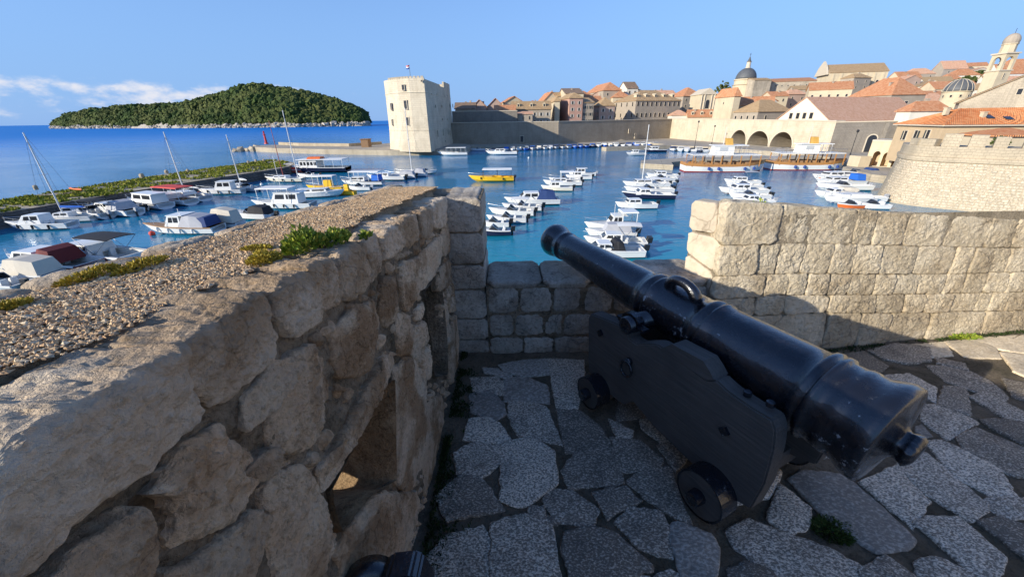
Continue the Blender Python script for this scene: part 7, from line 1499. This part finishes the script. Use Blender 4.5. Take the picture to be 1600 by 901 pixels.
# ---- two wooden passenger ships
def ship(label, xl, xr, yw, head):
    P = on_z(xl, yw, 0); Q = on_z(xr, yw, 0); c = (P+Q)/2; L = (Q-P).length; h = math.atan2(Q.y-P.y, Q.x-P.x); B = 5.2; c = c+Vector((c.x, c.y, 0)).normalized()*2.0
    root = empty('passenger_ship', c, h, label, 'ship', 'wooden passenger ships at the quay'); X = lambda t: (t-.5)*L
    st = lambda t: (B/2*(1-max(0., (t-.66)/.34)**2.4)*(.86+.14*min(t/.2, 1)), 1.45+.9*max(0, t-.6)**1.3*2.2+.25*(1-min(1, t/.25)), X(t)+.03*L*max(0, t-.8)*3)
    ts = np.linspace(0, 1, 20)
    def strip(name, za, zb, mat, wa=1., wb_=1.):
        V = []; F = []
        for t in ts:
            w, z, x = st(t)
            for s in (1, -1): V += [(x-(1-za)*.05*L*max(0, t-.8)*4, s*w*wa, za*z-.3*(za == 0)), (x-(1-zb)*.05*L*max(0, t-.8)*4, s*w*wb_, zb*z)]
        for i in range(19):
            for a in (0, 2): F.append((i*4+a, i*4+4+a, i*4+5+a, i*4+1+a))
        F.append((0, 1, 3, 2)); put(name, V, F, M[mat], root, fixn=True)
    strip('bottom_paint', 0, .16, 'boot_red', .80, .88); strip('hull', .16, .86, 'gel_white', .88, 1.0); strip('wooden_bulwark', .86, 1.25, 'varnish', 1.0, 1.03)
    V = []
    for t in ts: w, z, x = st(t); V += [(x, w*.97, z*.86), (x, -w*.97, z*.86)]
    put('deck', V, [(i*2, i*2+2, i*2+3, i*2+1) for i in range(19)], M['deck_teak'], root)
    zr = 3.75; x0, x1 = X(.07), X(.90)
    MB().box(x0, x1, -B*.48, B*.48, zr, zr+.16, (x0, x1-.2, -B*.46, B*.46)).put('upper_deck', M['deck_white'], root)
    for k in range(8):
        for s in (1, -1): x = x0+.1+(x1-x0-.2)*k/7; MB().box(x-.10, x+.10, s*B*.455-.08, s*B*.455+.08, 1.3, zr).put('post', M['varnish'], root)
    for k in range(7):
        for s in (1, -1): MB().box(X(.14+.10*k), X(.19+.10*k), s*B*.3-.5, s*B*.3+.5, 1.4, 2.2).put('bench', M['deck_teak'], root)
    wh = MB().box(X(.34), X(.58), -1.5, 1.5, zr+.16, zr+2.0, (X(.35), X(.575), -1.4, 1.4)).put('wheelhouse', M['gel_white'], root); MB().box(X(.32), X(.74), -1.7, 1.7, zr+2.0, zr+2.15).put('wheelhouse_roof', M['gel_white'], root)
    for s in (1, -1):
        MB().add([(X(.40), s*1.5, zr+.9), (X(.50), s*1.5, zr+.9), (X(.50), s*1.44, zr+1.7), (X(.40), s*1.44, zr+1.7)], [(0, 1, 2, 3)]).put('window', M['hull_grey'], wh)
        for k in range(3): MB().tube([(X(.60+.06*k), s*1.6, zr+.1), (X(.60+.06*k), s*1.6, zr+2.0)], .05, 5).put('roof_post', M['steel'], root)
    MB().box(X(.50), X(.57), -.7, .7, zr+2.15, zr+3.6, (X(.48), X(.55), -.6, .6)).put('funnel', M['varnish_gold'], root)
    rl = MB()
    for s in (1, -1):
        rl.tube([(x0, s*B*.46, zr+1.0), (x1, s*B*.46, zr+1.0)], .03, 5)
        for k in range(16): x = x0+(x1-x0)*k/15; rl.tube([(x, s*B*.46, zr+.1), (x, s*B*.46, zr+1.0)], .022, 4)
    rl.put('railing', M['steel'], root)
    lp = MB()
    for k in range(6): y = -B*.3+k*B*.12; lp.tube([(X(.01), y, 1.6), (X(.12), y, zr+.9)], .04, 5)
    lp.put('stern_stair', M['steel'], root)
    for t in (.28, .40, .72, .84):
        w, z, x = st(t); MB().lathe([(0, .08), (.1, .30), (.55, .30), (.7, .08)], (x, -w-.28, .55), (0, 0, 1), 10).put('fender', M['fender_blue'], root)
    MB().tube([(X(.46), 0, zr+2), (X(.46), 0, zr+6.0)], [.07, .03], 6).put('signal_mast', M['mast_alu'], root)
    return root
plain('varnish_gold', (.62, .36, .08), .4)
ship('left wooden passenger ship with white upper cabin and blue fenders', 1064, 1190, 269, 0)
ship('right wooden passenger ship with white upper cabin, next to the portico', 1197, 1316, 266, 0)
# orange kayak on the breakwater and mooring buoys
kq = on_z(119, 298, 2.3); kk_ = empty('kayak', (kq.x, kq.y, 2.4), R(-25), 'orange and red kayak lying on the grassy breakwater', 'kayak')
kl = 4.2; V = []; F = []
for i in range(11):
    t = i/10-.5; w = .38*(1-(2*t)**2)**.7+.01; V += [(t*kl, w, .25), (t*kl, 0, 0), (t*kl, -w, .25), (t*kl, 0, .36)]
for i in range(10):
    for a in range(4): F.append((i*4+a, i*4+4+a, i*4+4+(a+1) % 4, i*4+(a+1) % 4))
put('hull', V, F, M['orange_buoy'], kk_, smooth=True, fixn=True); MB().box(-.5, .4, -.2, .2, .28, .40).put('cockpit', M['rubber_black'], kk_)
for i, (px, py, mt, l) in enumerate([(238, 366, 'canvas_red', 'red mooring buoy at the bow of the wooden decked boat'), (419, 283, 'gel_white', 'white mooring buoy left of the cream ketch'), (409, 289, 'gel_white', 'white mooring buoy right of the small grey open boat'), (826, 247, 'gel_white', 'white mooring buoy in open water off the shaded wall')]):
    q = on_z(px, py, .1); e_ = empty('mooring_buoy', (q.x, q.y, 0), label=l, cat='buoy', group='mooring buoys'); MB().lathe([(-.1, .1), (.0, .25), (.2, .32), (.4, .25), (.5, .08)], (0, 0, 0), (0, 0, 1), 12).put('float', M[mt], e_, smooth=True); MB().tube([(0, 0, .48), (.06, 0, .6), (0, 0, .7)], .03, 6).put('eye', M['steel'], e_)
